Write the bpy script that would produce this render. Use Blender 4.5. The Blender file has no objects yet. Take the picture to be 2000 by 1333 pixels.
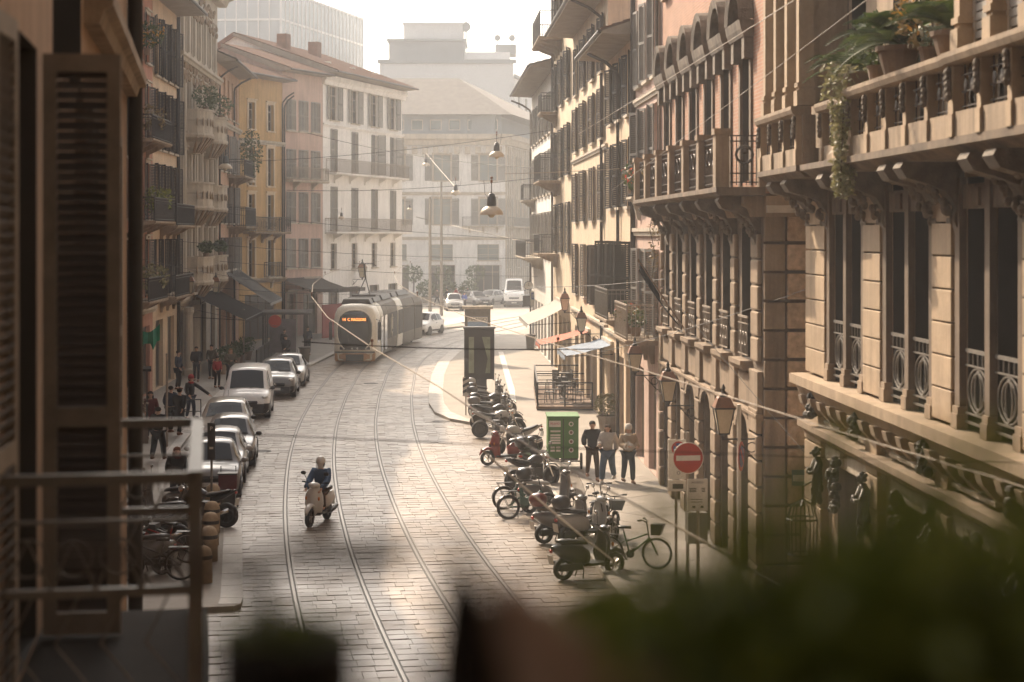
import bpy, bmesh, math, random
from mathutils import Vector, Matrix
RND = random.Random(7)
PI = math.pi
sc = bpy.context.scene
col = sc.collection
# ------------------------------------------------------------------ camera
F = 3500.0; H = 7.4; HY = 455.0          # focal length in photo pixels, eye height, horizon row
def G(x, y, z=0.0):                      # photo pixel -> point on the level z
    d = F*(H-z)/(y-HY); return Vector(((x-1000)/F*d, d, z))
def P(x, y, d):
    return Vector(((x-1000)/F*d, d, H-(y-HY)/F*d))
cam = bpy.data.cameras.new('camera'); camo = bpy.data.objects.new('camera', cam); col.objects.link(camo)
camo.location = (0, 0, H); camo.rotation_euler = (PI/2, 0, 0)
cam.sensor_width = 36; cam.lens = 36*F/2000; cam.shift_y = -211.5/2000
cam.clip_start = .1; cam.clip_end = 3000
cam.dof.use_dof = True; cam.dof.focus_distance = 72; cam.dof.aperture_fstop = 1.9
sc.camera = camo
# ------------------------------------------------------------------ sky, sun, exposure
SUN_EL = math.radians(36); SUN_AZ = math.radians(-27)    # azimuth from straight ahead, minus = left
w = bpy.data.worlds.new('World'); sc.world = w; w.use_nodes = True
nt = w.node_tree; bg = nt.nodes['Background']
sky = nt.nodes.new('ShaderNodeTexSky'); sky.sky_type = 'NISHITA'; sky.sun_disc = False
sky.sun_elevation = SUN_EL; sky.sun_rotation = SUN_AZ
sky.air_density = 1.0; sky.dust_density = 6.0; sky.ozone_density = 1.0
hsv = nt.nodes.new('ShaderNodeHueSaturation'); hsv.inputs['Saturation'].default_value = .35
tint = nt.nodes.new('ShaderNodeMix'); tint.data_type = 'RGBA'; tint.blend_type = 'MULTIPLY'; tint.inputs[0].default_value = 1
tint.inputs[7].default_value = (1.0, .95, .885, 1)
nt.links.new(sky.outputs[0], hsv.inputs['Color']); nt.links.new(hsv.outputs[0], tint.inputs[6])
nt.links.new(tint.outputs[2], bg.inputs[0]); bg.inputs[1].default_value = .15
sun = bpy.data.lights.new('sun', 'SUN'); suno = bpy.data.objects.new('sun', sun); col.objects.link(suno)
sun.energy = 3.9; sun.angle = math.radians(.6); sun.color = (1.0, .78, .56)
sd = Vector((math.sin(SUN_AZ)*math.cos(SUN_EL), math.cos(SUN_AZ)*math.cos(SUN_EL), math.sin(SUN_EL)))
suno.rotation_euler = sd.to_track_quat('Z', 'Y').to_euler(); suno.location = (0, 0, 60)
sc.view_settings.view_transform = 'Standard'; sc.view_settings.look = 'None'
sc.view_settings.exposure = 1.02; sc.view_settings.gamma = 1
sc.cycles.use_denoising = True
sc.cycles.max_bounces = 6; sc.cycles.diffuse_bounces = 3; sc.cycles.glossy_bounces = 3
sc.cycles.transmission_bounces = 4; sc.cycles.volume_bounces = 1; sc.cycles.transparent_max_bounces = 8
sc.cycles.caustics_reflective = False; sc.cycles.caustics_refractive = False
sc.cycles.sample_clamp_indirect = 4
# ------------------------------------------------------------------ materials
MATS = {}
def mat(name, c, rough=.8, var=.14, scale=2.0, bump=0.0, bscale=25.0, metal=0.0, streak=False, dirt=0.0, rnd=0.0, spec=.5, fine=.06):
    if name in MATS: return MATS[name]
    m = bpy.data.materials.new(name); m.use_nodes = True; t = m.node_tree; b = t.nodes['Principled BSDF']
    b.inputs['Roughness'].default_value = rough; b.inputs['Metallic'].default_value = metal
    b.inputs['Specular IOR Level'].default_value = spec
    tc = t.nodes.new('ShaderNodeTexCoord'); src = tc.outputs['Object']
    n = t.nodes.new('ShaderNodeTexNoise'); n.inputs['Scale'].default_value = scale; n.inputs['Detail'].default_value = 5
    t.links.new(src, n.inputs['Vector'])
    mp = t.nodes.new('ShaderNodeMapRange'); mp.inputs[1].default_value = .25; mp.inputs[2].default_value = .75
    mp.inputs[3].default_value = 1-var; mp.inputs[4].default_value = 1+var
    t.links.new(n.outputs['Fac'], mp.inputs[0]); fac = mp.outputs[0]
    def mulf(a, bb):
        q = t.nodes.new('ShaderNodeMath'); q.operation = 'MULTIPLY'; t.links.new(a, q.inputs[0]); t.links.new(bb, q.inputs[1]); return q.outputs[0]
    if fine:
        n2 = t.nodes.new('ShaderNodeTexNoise'); n2.inputs['Scale'].default_value = scale*9; n2.inputs['Detail'].default_value = 3
        t.links.new(src, n2.inputs['Vector'])
        m2 = t.nodes.new('ShaderNodeMapRange'); m2.inputs[1].default_value = .3; m2.inputs[2].default_value = .7
        m2.inputs[3].default_value = 1-fine; m2.inputs[4].default_value = 1+fine
        t.links.new(n2.outputs['Fac'], m2.inputs[0]); fac = mulf(fac, m2.outputs[0])
    if streak:
        mpg = t.nodes.new('ShaderNodeMapping'); mpg.inputs['Scale'].default_value = (3.0, 3.0, .22)
        t.links.new(src, mpg.inputs['Vector'])
        n3 = t.nodes.new('ShaderNodeTexNoise'); n3.inputs['Scale'].default_value = 1.2; n3.inputs['Detail'].default_value = 6; n3.inputs['Roughness'].default_value = .65
        t.links.new(mpg.outputs[0], n3.inputs['Vector'])
        m3 = t.nodes.new('ShaderNodeMapRange'); m3.inputs[1].default_value = .42; m3.inputs[2].default_value = .75
        m3.inputs[3].default_value = 1.05; m3.inputs[4].default_value = 1-dirt
        t.links.new(n3.outputs['Fac'], m3.inputs[0]); fac = mulf(fac, m3.outputs[0])
    if rnd:
        oi = t.nodes.new('ShaderNodeObjectInfo'); m4 = t.nodes.new('ShaderNodeMapRange')
        m4.inputs[3].default_value = 1-rnd; m4.inputs[4].default_value = 1+rnd
        t.links.new(oi.outputs['Random'], m4.inputs[0]); fac = mulf(fac, m4.outputs[0])
    vm = t.nodes.new('ShaderNodeVectorMath'); vm.operation = 'SCALE'; vm.inputs[0].default_value = c[:3]
    t.links.new(fac, vm.inputs['Scale']); t.links.new(vm.outputs[0], b.inputs['Base Color'])
    if bump:
        nb = t.nodes.new('ShaderNodeTexNoise'); nb.inputs['Scale'].default_value = bscale; nb.inputs['Detail'].default_value = 6
        t.links.new(src, nb.inputs['Vector'])
        bp = t.nodes.new('ShaderNodeBump'); bp.inputs['Strength'].default_value = bump; bp.inputs['Distance'].default_value = .03
        t.links.new(nb.outputs['Fac'], bp.inputs['Height']); t.links.new(bp.outputs[0], b.inputs['Normal'])
    MATS[name] = m; return m
def emis(name, c, s):
    m = bpy.data.materials.new(name); m.use_nodes = True; b = m.node_tree.nodes['Principled BSDF']
    b.inputs['Base Color'].default_value = (*c, 1); b.inputs['Emission Color'].default_value = (*c, 1); b.inputs['Emission Strength'].default_value = s
    MATS[name] = m; return m
def clear(name, c, rough=.05, alpha=.25):
    m = bpy.data.materials.new(name); m.use_nodes = True; b = m.node_tree.nodes['Principled BSDF']
    b.inputs['Base Color'].default_value = (*c, 1); b.inputs['Roughness'].default_value = rough; b.inputs['Alpha'].default_value = alpha
    MATS[name] = m; return m
def leafmat(name, c1, c2):
    m = bpy.data.materials.new(name); m.use_nodes = True; t = m.node_tree; b = t.nodes['Principled BSDF']
    g = t.nodes.new('ShaderNodeNewGeometry'); mx = t.nodes.new('ShaderNodeMix'); mx.data_type = 'RGBA'
    mx.inputs[6].default_value = (*c1, 1); mx.inputs[7].default_value = (*c2, 1)
    t.links.new(g.outputs['Random Per Island'], mx.inputs[0]); t.links.new(mx.outputs[2], b.inputs['Base Color'])
    b.inputs['Roughness'].default_value = .55; b.inputs['Transmission Weight'].default_value = 0
    tr = t.nodes.new('ShaderNodeBsdfTranslucent'); t.links.new(mx.outputs[2], tr.inputs[0])
    ms = t.nodes.new('ShaderNodeMixShader'); ms.inputs[0].default_value = .3
    t.links.new(b.outputs[0], ms.inputs[1]); t.links.new(tr.outputs[0], ms.inputs[2])
    t.links.new(ms.outputs[0], t.nodes['Material Output'].inputs[0]); MATS[name] = m; return m
def mix(c, k): return tuple(v*k for v in c)
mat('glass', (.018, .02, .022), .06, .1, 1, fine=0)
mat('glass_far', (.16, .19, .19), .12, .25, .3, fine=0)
mat('win_frame', (.30, .25, .19), .6)
mat('win_white', (.55, .50, .43), .6)
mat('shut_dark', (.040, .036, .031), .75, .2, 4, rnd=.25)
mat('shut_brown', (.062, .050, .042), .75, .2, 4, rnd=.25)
mat('shut_grey', (.25, .235, .21), .75, .15, 4, rnd=.2)
mat('shut_fore', (.23, .195, .16), .75, .2, 6, rnd=.1)
mat('iron', (.028, .026, .024), .55, .2, 8)
mat('iron_grey', (.17, .155, .135), .5, .2, 8)
mat('rust_iron', (.055, .042, .034), .6, .2, 8)
mat('pipe', (.055, .045, .040), .5, .2, 6, metal=.3)
mat('pipe_pale', (.30, .25, .20), .6, .2, 6)
mat('stone', (.31, .232, .158), .85, .2, 1.2, .25, 30, streak=True, dirt=.5)
mat('stone_block', (.38, .285, .190), .85, .16, 1.5, .25, 30, rnd=.10, streak=True, dirt=.3)
mat('stone_dark', (.165, .122, .085), .9, .25, 1.4, .35, 25, streak=True, dirt=.5)
mat('stone_pier', (.27, .20, .135), .88, .2, 1.4, .3, 25, rnd=.15, streak=True, dirt=.4)
mat('rough_stone', (.56, .41, .28), .95, .30, 7.0, 1.0, 16, rnd=.12)
mat('stone_pale', (.47, .41, .33), .85, .14, 1.5, .2, 30, streak=True, dirt=.3)
mat('stone_weathered', (.15, .12, .09), .9, .35, 2.5, .5, 25, streak=True, dirt=.6)
mat('carved', (.16, .13, .10), .85, .3, 5, .6, 30)
mat('bronze', (.045, .038, .03), .5, .3, 8, .4, 30, metal=.4)
mat('terracotta', (.20, .105, .068), .9, .3, 3, .3, 20)
mat('roof_grey', (.17, .15, .135), .9, .25, 1.5, .2, 12)
mat('soffit', (.26, .215, .17), .85, .2, 2)
mat('pink', (.50, .355, .295), .9, .12, .8, .08, 40, streak=True, dirt=.28)
mat('salmon', (.44, .215, .145), .9, .14, .8, .08, 40, streak=True, dirt=.3)
mat('orange_pale', (.50, .32, .215), .9, .14, .8, .08, 40, streak=True, dirt=.32)
mat('ochre', (.52, .335, .15), .9, .14, .8, .08, 40, streak=True, dirt=.3)
mat('cream', (.62, .50, .36), .9, .12, .8, .08, 40, streak=True, dirt=.28)
mat('cream_warm', (.62, .475, .33), .9, .12, .8, .08, 40, streak=True, dirt=.3)
mat('white_wall', (.78, .75, .71), .9, .1, .6, .05, 40, streak=True, dirt=.22)
mat('grey_wall', (.74, .72, .69), .9, .1, .6, .05, 40, streak=True, dirt=.25)
mat('modern_white', (.74, .73, .71), .8, .06, .4)
mat('modern_grey', (.30, .315, .32), .8, .08, .5)
mat('glazing', (.40, .43, .45), .18, .12, .12, fine=.03)
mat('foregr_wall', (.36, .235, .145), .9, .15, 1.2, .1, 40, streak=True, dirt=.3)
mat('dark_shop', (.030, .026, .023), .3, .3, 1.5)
mat('shop_wood', (.13, .095, .07), .6, .25, 2)
mat('asphalt', (.075, .07, .065), .85, .25, .8, .2, 60)
mat('joint', (.085, .07, .056), .95, .25, 3)
mat('sidewalk', (.27, .235, .195), .72, .15, .7, .1, 40)
mat('slab', (.29, .25, .205), .65, .14, 1.5, .12, 50, rnd=.12)
mat('kerb', (.42, .385, .34), .6, .14, 2, .1, 40, rnd=.1)
mat('rail_steel', (.15, .135, .12), .42, .15, 3, metal=1)
mat('rail_dark', (.045, .038, .033), .7, .2, 3)
mat('rubber', (.018, .017, .017), .75, .2, 6)
mat('black_plastic', (.016, .016, .017), .42, .15, 6)
mat('dark_metal', (.05, .048, .046), .4, .2, 6, metal=.7)
mat('chrome', (.6, .58, .55), .18, .05, 3, metal=1)
mat('alu', (.42, .40, .37), .35, .1, 3, metal=.9)
mat('head_glass', (.62, .60, .56), .08, .1, 8)
mat('red_lamp', (.36, .03, .02), .2, .1, 8)
mat('orange_lamp', (.6, .2, .04), .2, .1, 8)
mat('plate', (.62, .61, .57), .4, .06, 10)
for n, c in dict(car_silver=(.40, .39, .37), car_white=(.86, .84, .80), car_grey=(.19, .18, .17), car_dark=(.045, .045, .047), car_beige=(.36, .33, .28), car_black=(.02, .02, .022),
                 moto_red=(.26, .025, .02), moto_black=(.018, .018, .02), moto_silver=(.38, .37, .35), moto_white=(.60, .57, .52), moto_grey=(.12, .115, .11), ebike_green=(.02, .085, .058), bike_green=(.045, .15, .04), moto_maroon=(.12, .022, .018)).items():
    m = mat(n, c, .28, .05, 3, fine=.02, metal=.0); m.node_tree.nodes['Principled BSDF'].inputs['Coat Weight'].default_value = .6
mat('cream_paint', (.86, .80, .68), .35, .08, 1.5)
mat('tram_side', (.20, .178, .15), .6, .2, .7, spec=.2)
mat('tram_ad', (.028, .026, .025), .5, .35, .8, spec=.15)
mat('tram_orange', (.45, .23, .09), .4, .12, 2)
mat('screen', (.055, .066, .072), .07, .2, 1, fine=0)
mat('cart_green', (.075, .20, .045), .55, .1, 2)
mat('paper', (.72, .68, .60), .8, .08, 6)
mat('sign_white', (.66, .62, .55), .5, .08, 4)
mat('sign_red', (.42, .045, .030), .45, .1, 4)
mat('sign_blue', (.035, .07, .22), .45, .1, 4)
mat('ad_blue', (.25, .36, .52), .4, .3, 1.5)
mat('ad_dark', (.13, .115, .12), .4, .3, 2.5)
mat('ink', (.03, .028, .027), .7, .1, 6)
mat('skin', (.52, .31, .21), .6, .06, 6)
for n, c in dict(cl_black=(.016, .016, .018), cl_navy=(.022, .032, .055), cl_denim=(.075, .115, .17), cl_grey=(.42, .385, .35), cl_brown=(.07, .045, .03), cl_red=(.33, .03, .03), cl_khaki=(.10, .085, .06), cl_tan=(.36, .27, .18), cl_white=(.6, .57, .52), cl_blue=(.06, .10, .17), hair_dark=(.022, .015, .011), hair_brown=(.06, .035, .02), hair_fair=(.30, .2, .1), shoe_brown=(.15, .06, .03), cl_dkred=(.10, .018, .02)).items():
    mat(n, c, .9, .12, 9, .25, 60, spec=.15)
mat('awn_white', (.42, .40, .37), .9, .08, 3, spec=.08); mat('awn_red', (.50, .20, .15), .9, .08, 3, spec=.08); mat('awn_blue', (.27, .32, .39), .9, .08, 3, spec=.08)
mat('awn_dark', (.020, .018, .017), .95, .2, 3, spec=.04); mat('awn_grey', (.11, .10, .09), .95, .15, 3, spec=.05); mat('cloth_green', (.02, .23, .15), .8, .15, 5)
mat('red_paint', (.26, .04, .032), .6, .15, 2)
mat('lamp_glass', (.50, .42, .30), .25, .1, 4); mat('lamp_cap', (.20, .085, .04), .5, .25, 6)
mat('enamel', (.55, .45, .33), .4, .12, 5)
mat('granite', (.36, .27, .175), .9, .22, 7, .4, 60, rnd=.1)
mat('dark_clay', (.022, .018, .015), .95, .2, 9)
mat('pot', (.24, .17, .12), .85, .2, 4); mat('pot_grey', (.3, .26, .215), .85, .2, 4)
mat('cable', (.03, .027, .025), .6, .05, 3, fine=0); mat('cable_pale', (.30, .245, .19), .6, .05, 3, fine=0)
mat('wood', (.18, .11, .065), .75, .25, 4)
mat('paint_white', (.62, .59, .54), .7, .2, 3)
mat('trunk', (.07, .05, .035), .9, .25, 6, .4, 20)
leafmat('leaf', (.035, .065, .02), (.085, .115, .035)); leafmat('leaf_dry', (.13, .10, .05), (.26, .19, .09)); leafmat('leaf_pale', (.16, .16, .07), (.30, .27, .14))
leafmat('leaf_dark', (.07, .10, .012), (.26, .29, .05)); leafmat('flower_red', (.45, .05, .03), (.55, .12, .06)); leafmat('flower_orange', (.40, .20, .03), (.55, .30, .05))
leafmat('junk', (.10, .08, .06), (.50, .42, .33)); leafmat('leaf_brown', (.26, .17, .13), (.34, .23, .17))
# road stones: colour varies per stone through a stored attribute
def stone_mat():
    m = bpy.data.materials.new('paving'); m.use_nodes = True; t = m.node_tree; b = t.nodes['Principled BSDF']
    a = t.nodes.new('ShaderNodeAttribute'); a.attribute_name = 'rnd'
    cr = t.nodes.new('ShaderNodeValToRGB'); e = cr.color_ramp.elements
    e[0].position = 0; e[0].color = (.19, .15, .115, 1); e[1].position = 1; e[1].color = (.32, .27, .22, 1)
    k = e.new(.55); k.color = (.225, .18, .14, 1)
    t.links.new(a.outputs['Fac'], cr.inputs[0])
    g = t.nodes.new('ShaderNodeNewGeometry'); n = t.nodes.new('ShaderNodeTexNoise'); n.inputs['Scale'].default_value = .55; n.inputs['Detail'].default_value = 8
    t.links.new(g.outputs['Position'], n.inputs['Vector'])
    mr = t.nodes.new('ShaderNodeMapRange'); mr.inputs[1].default_value = .3; mr.inputs[2].default_value = .7; mr.inputs[3].default_value = .82; mr.inputs[4].default_value = 1.16
    t.links.new(n.outputs['Fac'], mr.inputs[0])
    vm = t.nodes.new('ShaderNodeVectorMath'); vm.operation = 'SCALE'; t.links.new(cr.outputs[0], vm.inputs[0]); t.links.new(mr.outputs[0], vm.inputs['Scale'])
    t.links.new(vm.outputs[0], b.inputs['Base Color'])
    n2 = t.nodes.new('ShaderNodeTexNoise'); n2.inputs['Scale'].default_value = .9; n2.inputs['Detail'].default_value = 5; t.links.new(g.outputs['Position'], n2.inputs['Vector'])
    r = t.nodes.new('ShaderNodeMapRange'); r.inputs[1].default_value = .3; r.inputs[2].default_value = .7; r.inputs[3].default_value = .30; r.inputs[4].default_value = .55
    t.links.new(n2.outputs['Fac'], r.inputs[0]); t.links.new(r.outputs[0], b.inputs['Roughness'])
    n3 = t.nodes.new('ShaderNodeTexNoise'); n3.inputs['Scale'].default_value = 22; t.links.new(g.outputs['Position'], n3.inputs['Vector'])
    bp = t.nodes.new('ShaderNodeBump'); bp.inputs['Strength'].default_value = .25; bp.inputs['Distance'].default_value = .02
    t.links.new(n3.outputs['Fac'], bp.inputs['Height']); t.links.new(bp.outputs[0], b.inputs['Normal'])
    MATS['paving'] = m
stone_mat()
def brick_mat():
    m = bpy.data.materials.new('brick'); m.use_nodes = True; t = m.node_tree; b = t.nodes['Principled BSDF']; b.inputs['Roughness'].default_value = .9
    tc = t.nodes.new('ShaderNodeTexCoord'); mp = t.nodes.new('ShaderNodeMapping'); mp.inputs['Rotation'].default_value = (PI/2, 0, 0)
    t.links.new(tc.outputs['Object'], mp.inputs[0]); bt = t.nodes.new('ShaderNodeTexBrick'); t.links.new(mp.outputs[0], bt.inputs['Vector'])
    bt.inputs['Color1'].default_value = (.40, .20, .125, 1); bt.inputs['Color2'].default_value = (.33, .16, .10, 1); bt.inputs['Mortar'].default_value = (.36, .26, .19, 1)
    bt.inputs['Scale'].default_value = 1; bt.inputs['Brick Width'].default_value = .26; bt.inputs['Row Height'].default_value = .075; bt.inputs['Mortar Size'].default_value = .010
    n = t.nodes.new('ShaderNodeTexNoise'); n.inputs['Scale'].default_value = 1.1; n.inputs['Detail'].default_value = 6; t.links.new(tc.outputs['Object'], n.inputs[0])
    mr = t.nodes.new('ShaderNodeMapRange'); mr.inputs[3].default_value = .7; mr.inputs[4].default_value = 1.3; t.links.new(n.outputs['Fac'], mr.inputs[0])
    vm = t.nodes.new('ShaderNodeVectorMath'); vm.operation = 'SCALE'; t.links.new(bt.outputs['Color'], vm.inputs[0]); t.links.new(mr.outputs[0], vm.inputs['Scale'])
    t.links.new(vm.outputs[0], b.inputs['Base Color'])
    bp = t.nodes.new('ShaderNodeBump'); bp.invert = True; bp.inputs['Strength'].default_value = .4; bp.inputs['Distance'].default_value = .01
    t.links.new(bt.outputs['Fac'], bp.inputs['Height']); t.links.new(bp.outputs[0], b.inputs['Normal']); MATS['brick'] = m
brick_mat()
# ------------------------------------------------------------------ mesh builder
class MB:
    def __init__(s): s.v = []; s.f = []
    def add(s, vs, fs):
        n = len(s.v); s.v += [tuple(v) for v in vs]; s.f += [tuple(i+n for i in f) for f in fs]; return s
    def box(s, x0, x1, y0, y1, z0, z1):
        return s.add([(x0,y0,z0),(x1,y0,z0),(x1,y1,z0),(x0,y1,z0),(x0,y0,z1),(x1,y0,z1),(x1,y1,z1),(x0,y1,z1)],
                     [(0,3,2,1),(4,5,6,7),(0,1,5,4),(1,2,6,5),(2,3,7,6),(3,0,4,7)])
    def quad(s, a, b, c, d): return s.add([a,b,c,d], [(0,1,2,3)])
    def bar(s, p0, p1, w, h):
        p0 = Vector(p0); p1 = Vector(p1); d = (p1-p0).normalized()
        up = Vector((0,0,1)) if abs(d.z) < .95 else Vector((0,1,0))
        a = d.cross(up).normalized(); b = a.cross(d).normalized(); a *= w/2; b *= h/2
        vs = [p+q for p in (p0,p1) for q in (-a-b, a-b, a+b, -a+b)]
        return s.add(vs, [(0,1,2,3),(7,6,5,4),(0,4,5,1),(1,5,6,2),(2,6,7,3),(3,7,4,0)])
    def cyl(s, p0, p1, r0, r1=None, n=8, cap=True):
        r1 = r0 if r1 is None else r1; return s.tube([p0,p1], [r0,r1], n, cap)
    def tube(s, pts, r, n=6, cap=True, closed=False):
        pts = [Vector(p) for p in pts]; N = len(pts); rs = r if isinstance(r, (list,tuple)) else [r]*N
        base = len(s.v); prev = None
        for i, p in enumerate(pts):
            if closed: d = pts[(i+1)%N]-pts[i-1]
            else: d = pts[min(i+1,N-1)]-pts[max(i-1,0)]
            d = d.normalized() if d.length else Vector((0,0,1))
            if prev is None:
                up = Vector((0,0,1)) if abs(d.z) < .9 else Vector((1,0,0)); a = d.cross(up).normalized()
            else:
                a = prev-d*prev.dot(d); a = a.normalized() if a.length > 1e-6 else d.orthogonal().normalized()
            prev = a; b = d.cross(a)
            for k in range(n):
                t = 2*PI*k/n; s.v.append(tuple(p+(a*math.cos(t)+b*math.sin(t))*rs[i]))
        for i in range(N if closed else N-1):
            j = (i+1) % N
            for k in range(n):
                l = (k+1) % n; s.f.append((base+i*n+k, base+i*n+l, base+j*n+l, base+j*n+k))
        if cap and not closed:
            s.f.append(tuple(base+k for k in range(n))[::-1]); s.f.append(tuple(base+(N-1)*n+k for k in range(n)))
        return s
    def lathe(s, prof, c=(0,0,0), n=12, cap=True):
        c = Vector(c); base = len(s.v)
        for r, z in prof:
            for k in range(n):
                t = 2*PI*k/n; s.v.append((c.x+r*math.cos(t), c.y+r*math.sin(t), c.z+z))
        for i in range(len(prof)-1):
            for k in range(n):
                l = (k+1) % n; s.f.append((base+i*n+k, base+i*n+l, base+(i+1)*n+l, base+(i+1)*n+k))
        if cap:
            s.f.append(tuple(base+k for k in range(n))[::-1]); s.f.append(tuple(base+(len(prof)-1)*n+k for k in range(n)))
        return s
    def ell(s, c, rx, ry, rz, nu=10, nv=6):
        pr = []; c = Vector(c); base = len(s.v)
        for i in range(nv+1):
            t = -PI/2+PI*i/nv
            for k in range(nu):
                q = 2*PI*k/nu; s.v.append((c.x+rx*max(math.cos(t),.01)*math.cos(q), c.y+ry*max(math.cos(t),.01)*math.sin(q), c.z+rz*math.sin(t)))
        for i in range(nv):
            for k in range(nu):
                l = (k+1) % nu; s.f.append((base+i*nu+k, base+i*nu+l, base+(i+1)*nu+l, base+(i+1)*nu+k))
        return s
    def prism(s, poly, a0, a1, axis='x'):
        n = len(poly)
        def pt(p, a): return (a,p[0],p[1]) if axis == 'x' else ((p[0],a,p[1]) if axis == 'y' else (p[0],p[1],a))
        vs = [pt(p,a0) for p in poly]+[pt(p,a1) for p in poly]
        fs = [tuple(range(n))[::-1], tuple(range(n,2*n))]+[(i,(i+1)%n,n+(i+1)%n,n+i) for i in range(n)]
        return s.add(vs, fs)
    def loft(s, rings, cap=True, closed=True):
        n = len(rings[0]); base = len(s.v)
        for r in rings: s.v += [tuple(p) for p in r]
        for i in range(len(rings)-1):
            for k in range(n if closed else n-1):
                l = (k+1) % n; s.f.append((base+i*n+k, base+i*n+l, base+(i+1)*n+l, base+(i+1)*n+k))
        if cap and closed:
            s.f.append(tuple(base+k for k in range(n))[::-1]); s.f.append(tuple(base+(len(rings)-1)*n+k for k in range(n)))
        return s
    def torus(s, c, R, r, axis='x', n=18, m=6):
        c = Vector(c); pts = []
        for k in range(n):
            t = 2*PI*k/n; a, b = R*math.cos(t), R*math.sin(t)
            pts.append(c+(Vector((0,a,b)) if axis == 'x' else Vector((a,0,b)) if axis == 'y' else Vector((a,b,0))))
        return s.tube(pts, r, m, closed=True)
    def leaves(s, c, rx, ry, rz, n, size, rng=RND, shell=.5, droop=0):
        c = Vector(c)
        for _ in range(n):
            while True:
                p = Vector((rng.uniform(-1,1), rng.uniform(-1,1), rng.uniform(-1,1)))
                if shell < p.length < 1 or (p.length < 1 and rng.random() < .3): break
            o = c+Vector((p.x*rx, p.y*ry, p.z*rz)); q = size*rng.uniform(.6, 1.4)
            a = Vector((rng.uniform(-1,1), rng.uniform(-1,1), rng.uniform(-1,.6)-droop)).normalized(); b = a.orthogonal()
            b.rotate(Matrix.Rotation(rng.uniform(0, 6.28), 3, a)); b = b.normalized()
            s.add([o-a*q, o+b*q*.42, o+a*q, o-b*q*.42], [(0,1,2,3)])
        return s
    def frond(s, base, direction, L, w, n=9, sag=.5):
        base = Vector(base); dr = Vector(direction).normalized(); side = dr.cross(Vector((0,0,1))).normalized()
        pts = [base+dr*L*t+Vector((0,0,-sag*L*t*t)) for t in [i/n for i in range(n+1)]]
        s.tube(pts, [.012*(1-.7*i/n) for i in range(n+1)], 4)
        for i in range(1, n+1):
            for k in (0, .5):
                p = pts[i].lerp(pts[i-1], k); l = w*math.sin(PI*min(.95, .12+.8*(i-k)/n))
                for sg in (-1, 1):
                    e = p+side*sg*l+dr*l*.5-Vector((0,0,.25*l)); q = dr*w*.09
                    s.add([p-q, p+q, e], [(0,1,2)])
        return s
    def mesh(s, name, smooth=False):
        me = bpy.data.meshes.new(name); me.from_pydata(s.v, [], s.f); me.update()
        if smooth: me.shade_smooth()
        return me
    def build(s, name, m, par=None, smooth=False, loc=None, rz=0, bevel=0):
        return mobj(name, s.mesh(name, smooth), m, par, loc, rz, bevel)
def mobj(name, me, m, par=None, loc=None, rz=0, bevel=0):
    m = MATS[m] if isinstance(m, str) else m
    if not me.materials: me.materials.append(m)
    o = bpy.data.objects.new(name, me); col.objects.link(o)
    if me.materials[0] is not m:
        o.material_slots[0].link = 'OBJECT'; o.material_slots[0].material = m
    if par is not None: o.parent = par
    if loc is not None: o.location = loc
    if rz: o.rotation_euler = (0, 0, rz)
    if bevel:
        b = o.modifiers.new('bevel', 'BEVEL'); b.width = bevel; b.segments = 2; b.limit_method = 'ANGLE'
    return o
def tag(o, label, cat, group=None, kind=None):
    o['label'] = label; o['category'] = cat
    if group: o['group'] = group
    if kind: o['kind'] = kind
    return o
def struct(o): o['kind'] = 'structure'; return o
def stuff(o): o['kind'] = 'stuff'; return o
def thing(name, label, cat, loc=(0,0,0), rz=0, group=None):
    o = bpy.data.objects.new(name, None); o.empty_display_size = .3; col.objects.link(o)
    o.location = loc; o.rotation_euler = (0, 0, rz); return tag(o, label, cat, group)
def copy_tree(o, parent=None):
    c = o.copy(); col.objects.link(c); c.parent = parent
    for ch in list(o.children): copy_tree(ch, c)
    return c
def dup(o, loc, rz=0, label=None, group=None, scale=None):
    c = copy_tree(o); c.location = loc; c.rotation_euler = (0, 0, rz)
    if label: c['label'] = label
    if group: c['group'] = group
    if scale: c.scale = (scale,)*3
    return c
def text(s, size, m, par, loc, rot=(PI/2,0,0), name='lettering', align='CENTER', ex=.004, sx=1):
    cu = bpy.data.curves.new(name, 'FONT'); cu.body = s; cu.size = size; cu.align_x = align; cu.align_y = 'CENTER'; cu.extrude = ex; cu.resolution_u = 2
    o = bpy.data.objects.new(name, cu); col.objects.link(o); bpy.context.view_layer.update()
    me = bpy.data.meshes.new_from_object(o); bpy.data.objects.remove(o)
    me.materials.clear()
    o = mobj(name, me, m, par, loc); o.rotation_euler = rot; o.scale = (sx, 1, 1); return o
# ------------------------------------------------------------------ ground, road, rails, pavements
struct(MB().add([(-900,-300,-.06),(900,-300,-.06),(900,1500,-.06),(-900,1500,-.06)], [(0,1,2,3)]).build('ground', 'asphalt'))
CP = [(10,2.5),(16,1.45),(22,.42),(28,-.72),(34,-1.78),(40,-2.75),(46,-3.6),(52,-4.35),(58,-5.02),(64,-5.59),(70,-6.07),(76,-6.45),(82,-6.79),(88,-7.03),(94,-7.28),(100,-7.4),(106,-7.32),(112,-7.0),(118,-6.42),(124,-5.55),(130,-4.4),(138,-2.5),(146,-.6),(154,1.6),(162,4.1),(172,7.6)]
def xc(d):
    for i in range(len(CP)-1):
        if d <= CP[i+1][0] or i == len(CP)-2:
            d0, x0 = CP[i]; d1, x1 = CP[i+1]; t = (d-d0)/(d1-d0)
            def sl(j):
                a = CP[max(j-1,0)]; b = CP[min(j+1,len(CP)-1)]; return (b[1]-a[1])/(b[0]-a[0])
            h = d1-d0; t2 = t*t; t3 = t2*t
            return (2*t3-3*t2+1)*x0+(t3-2*t2+t)*h*sl(i)+(-2*t3+3*t2)*x1+(t3-t2)*h*sl(i+1)
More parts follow.
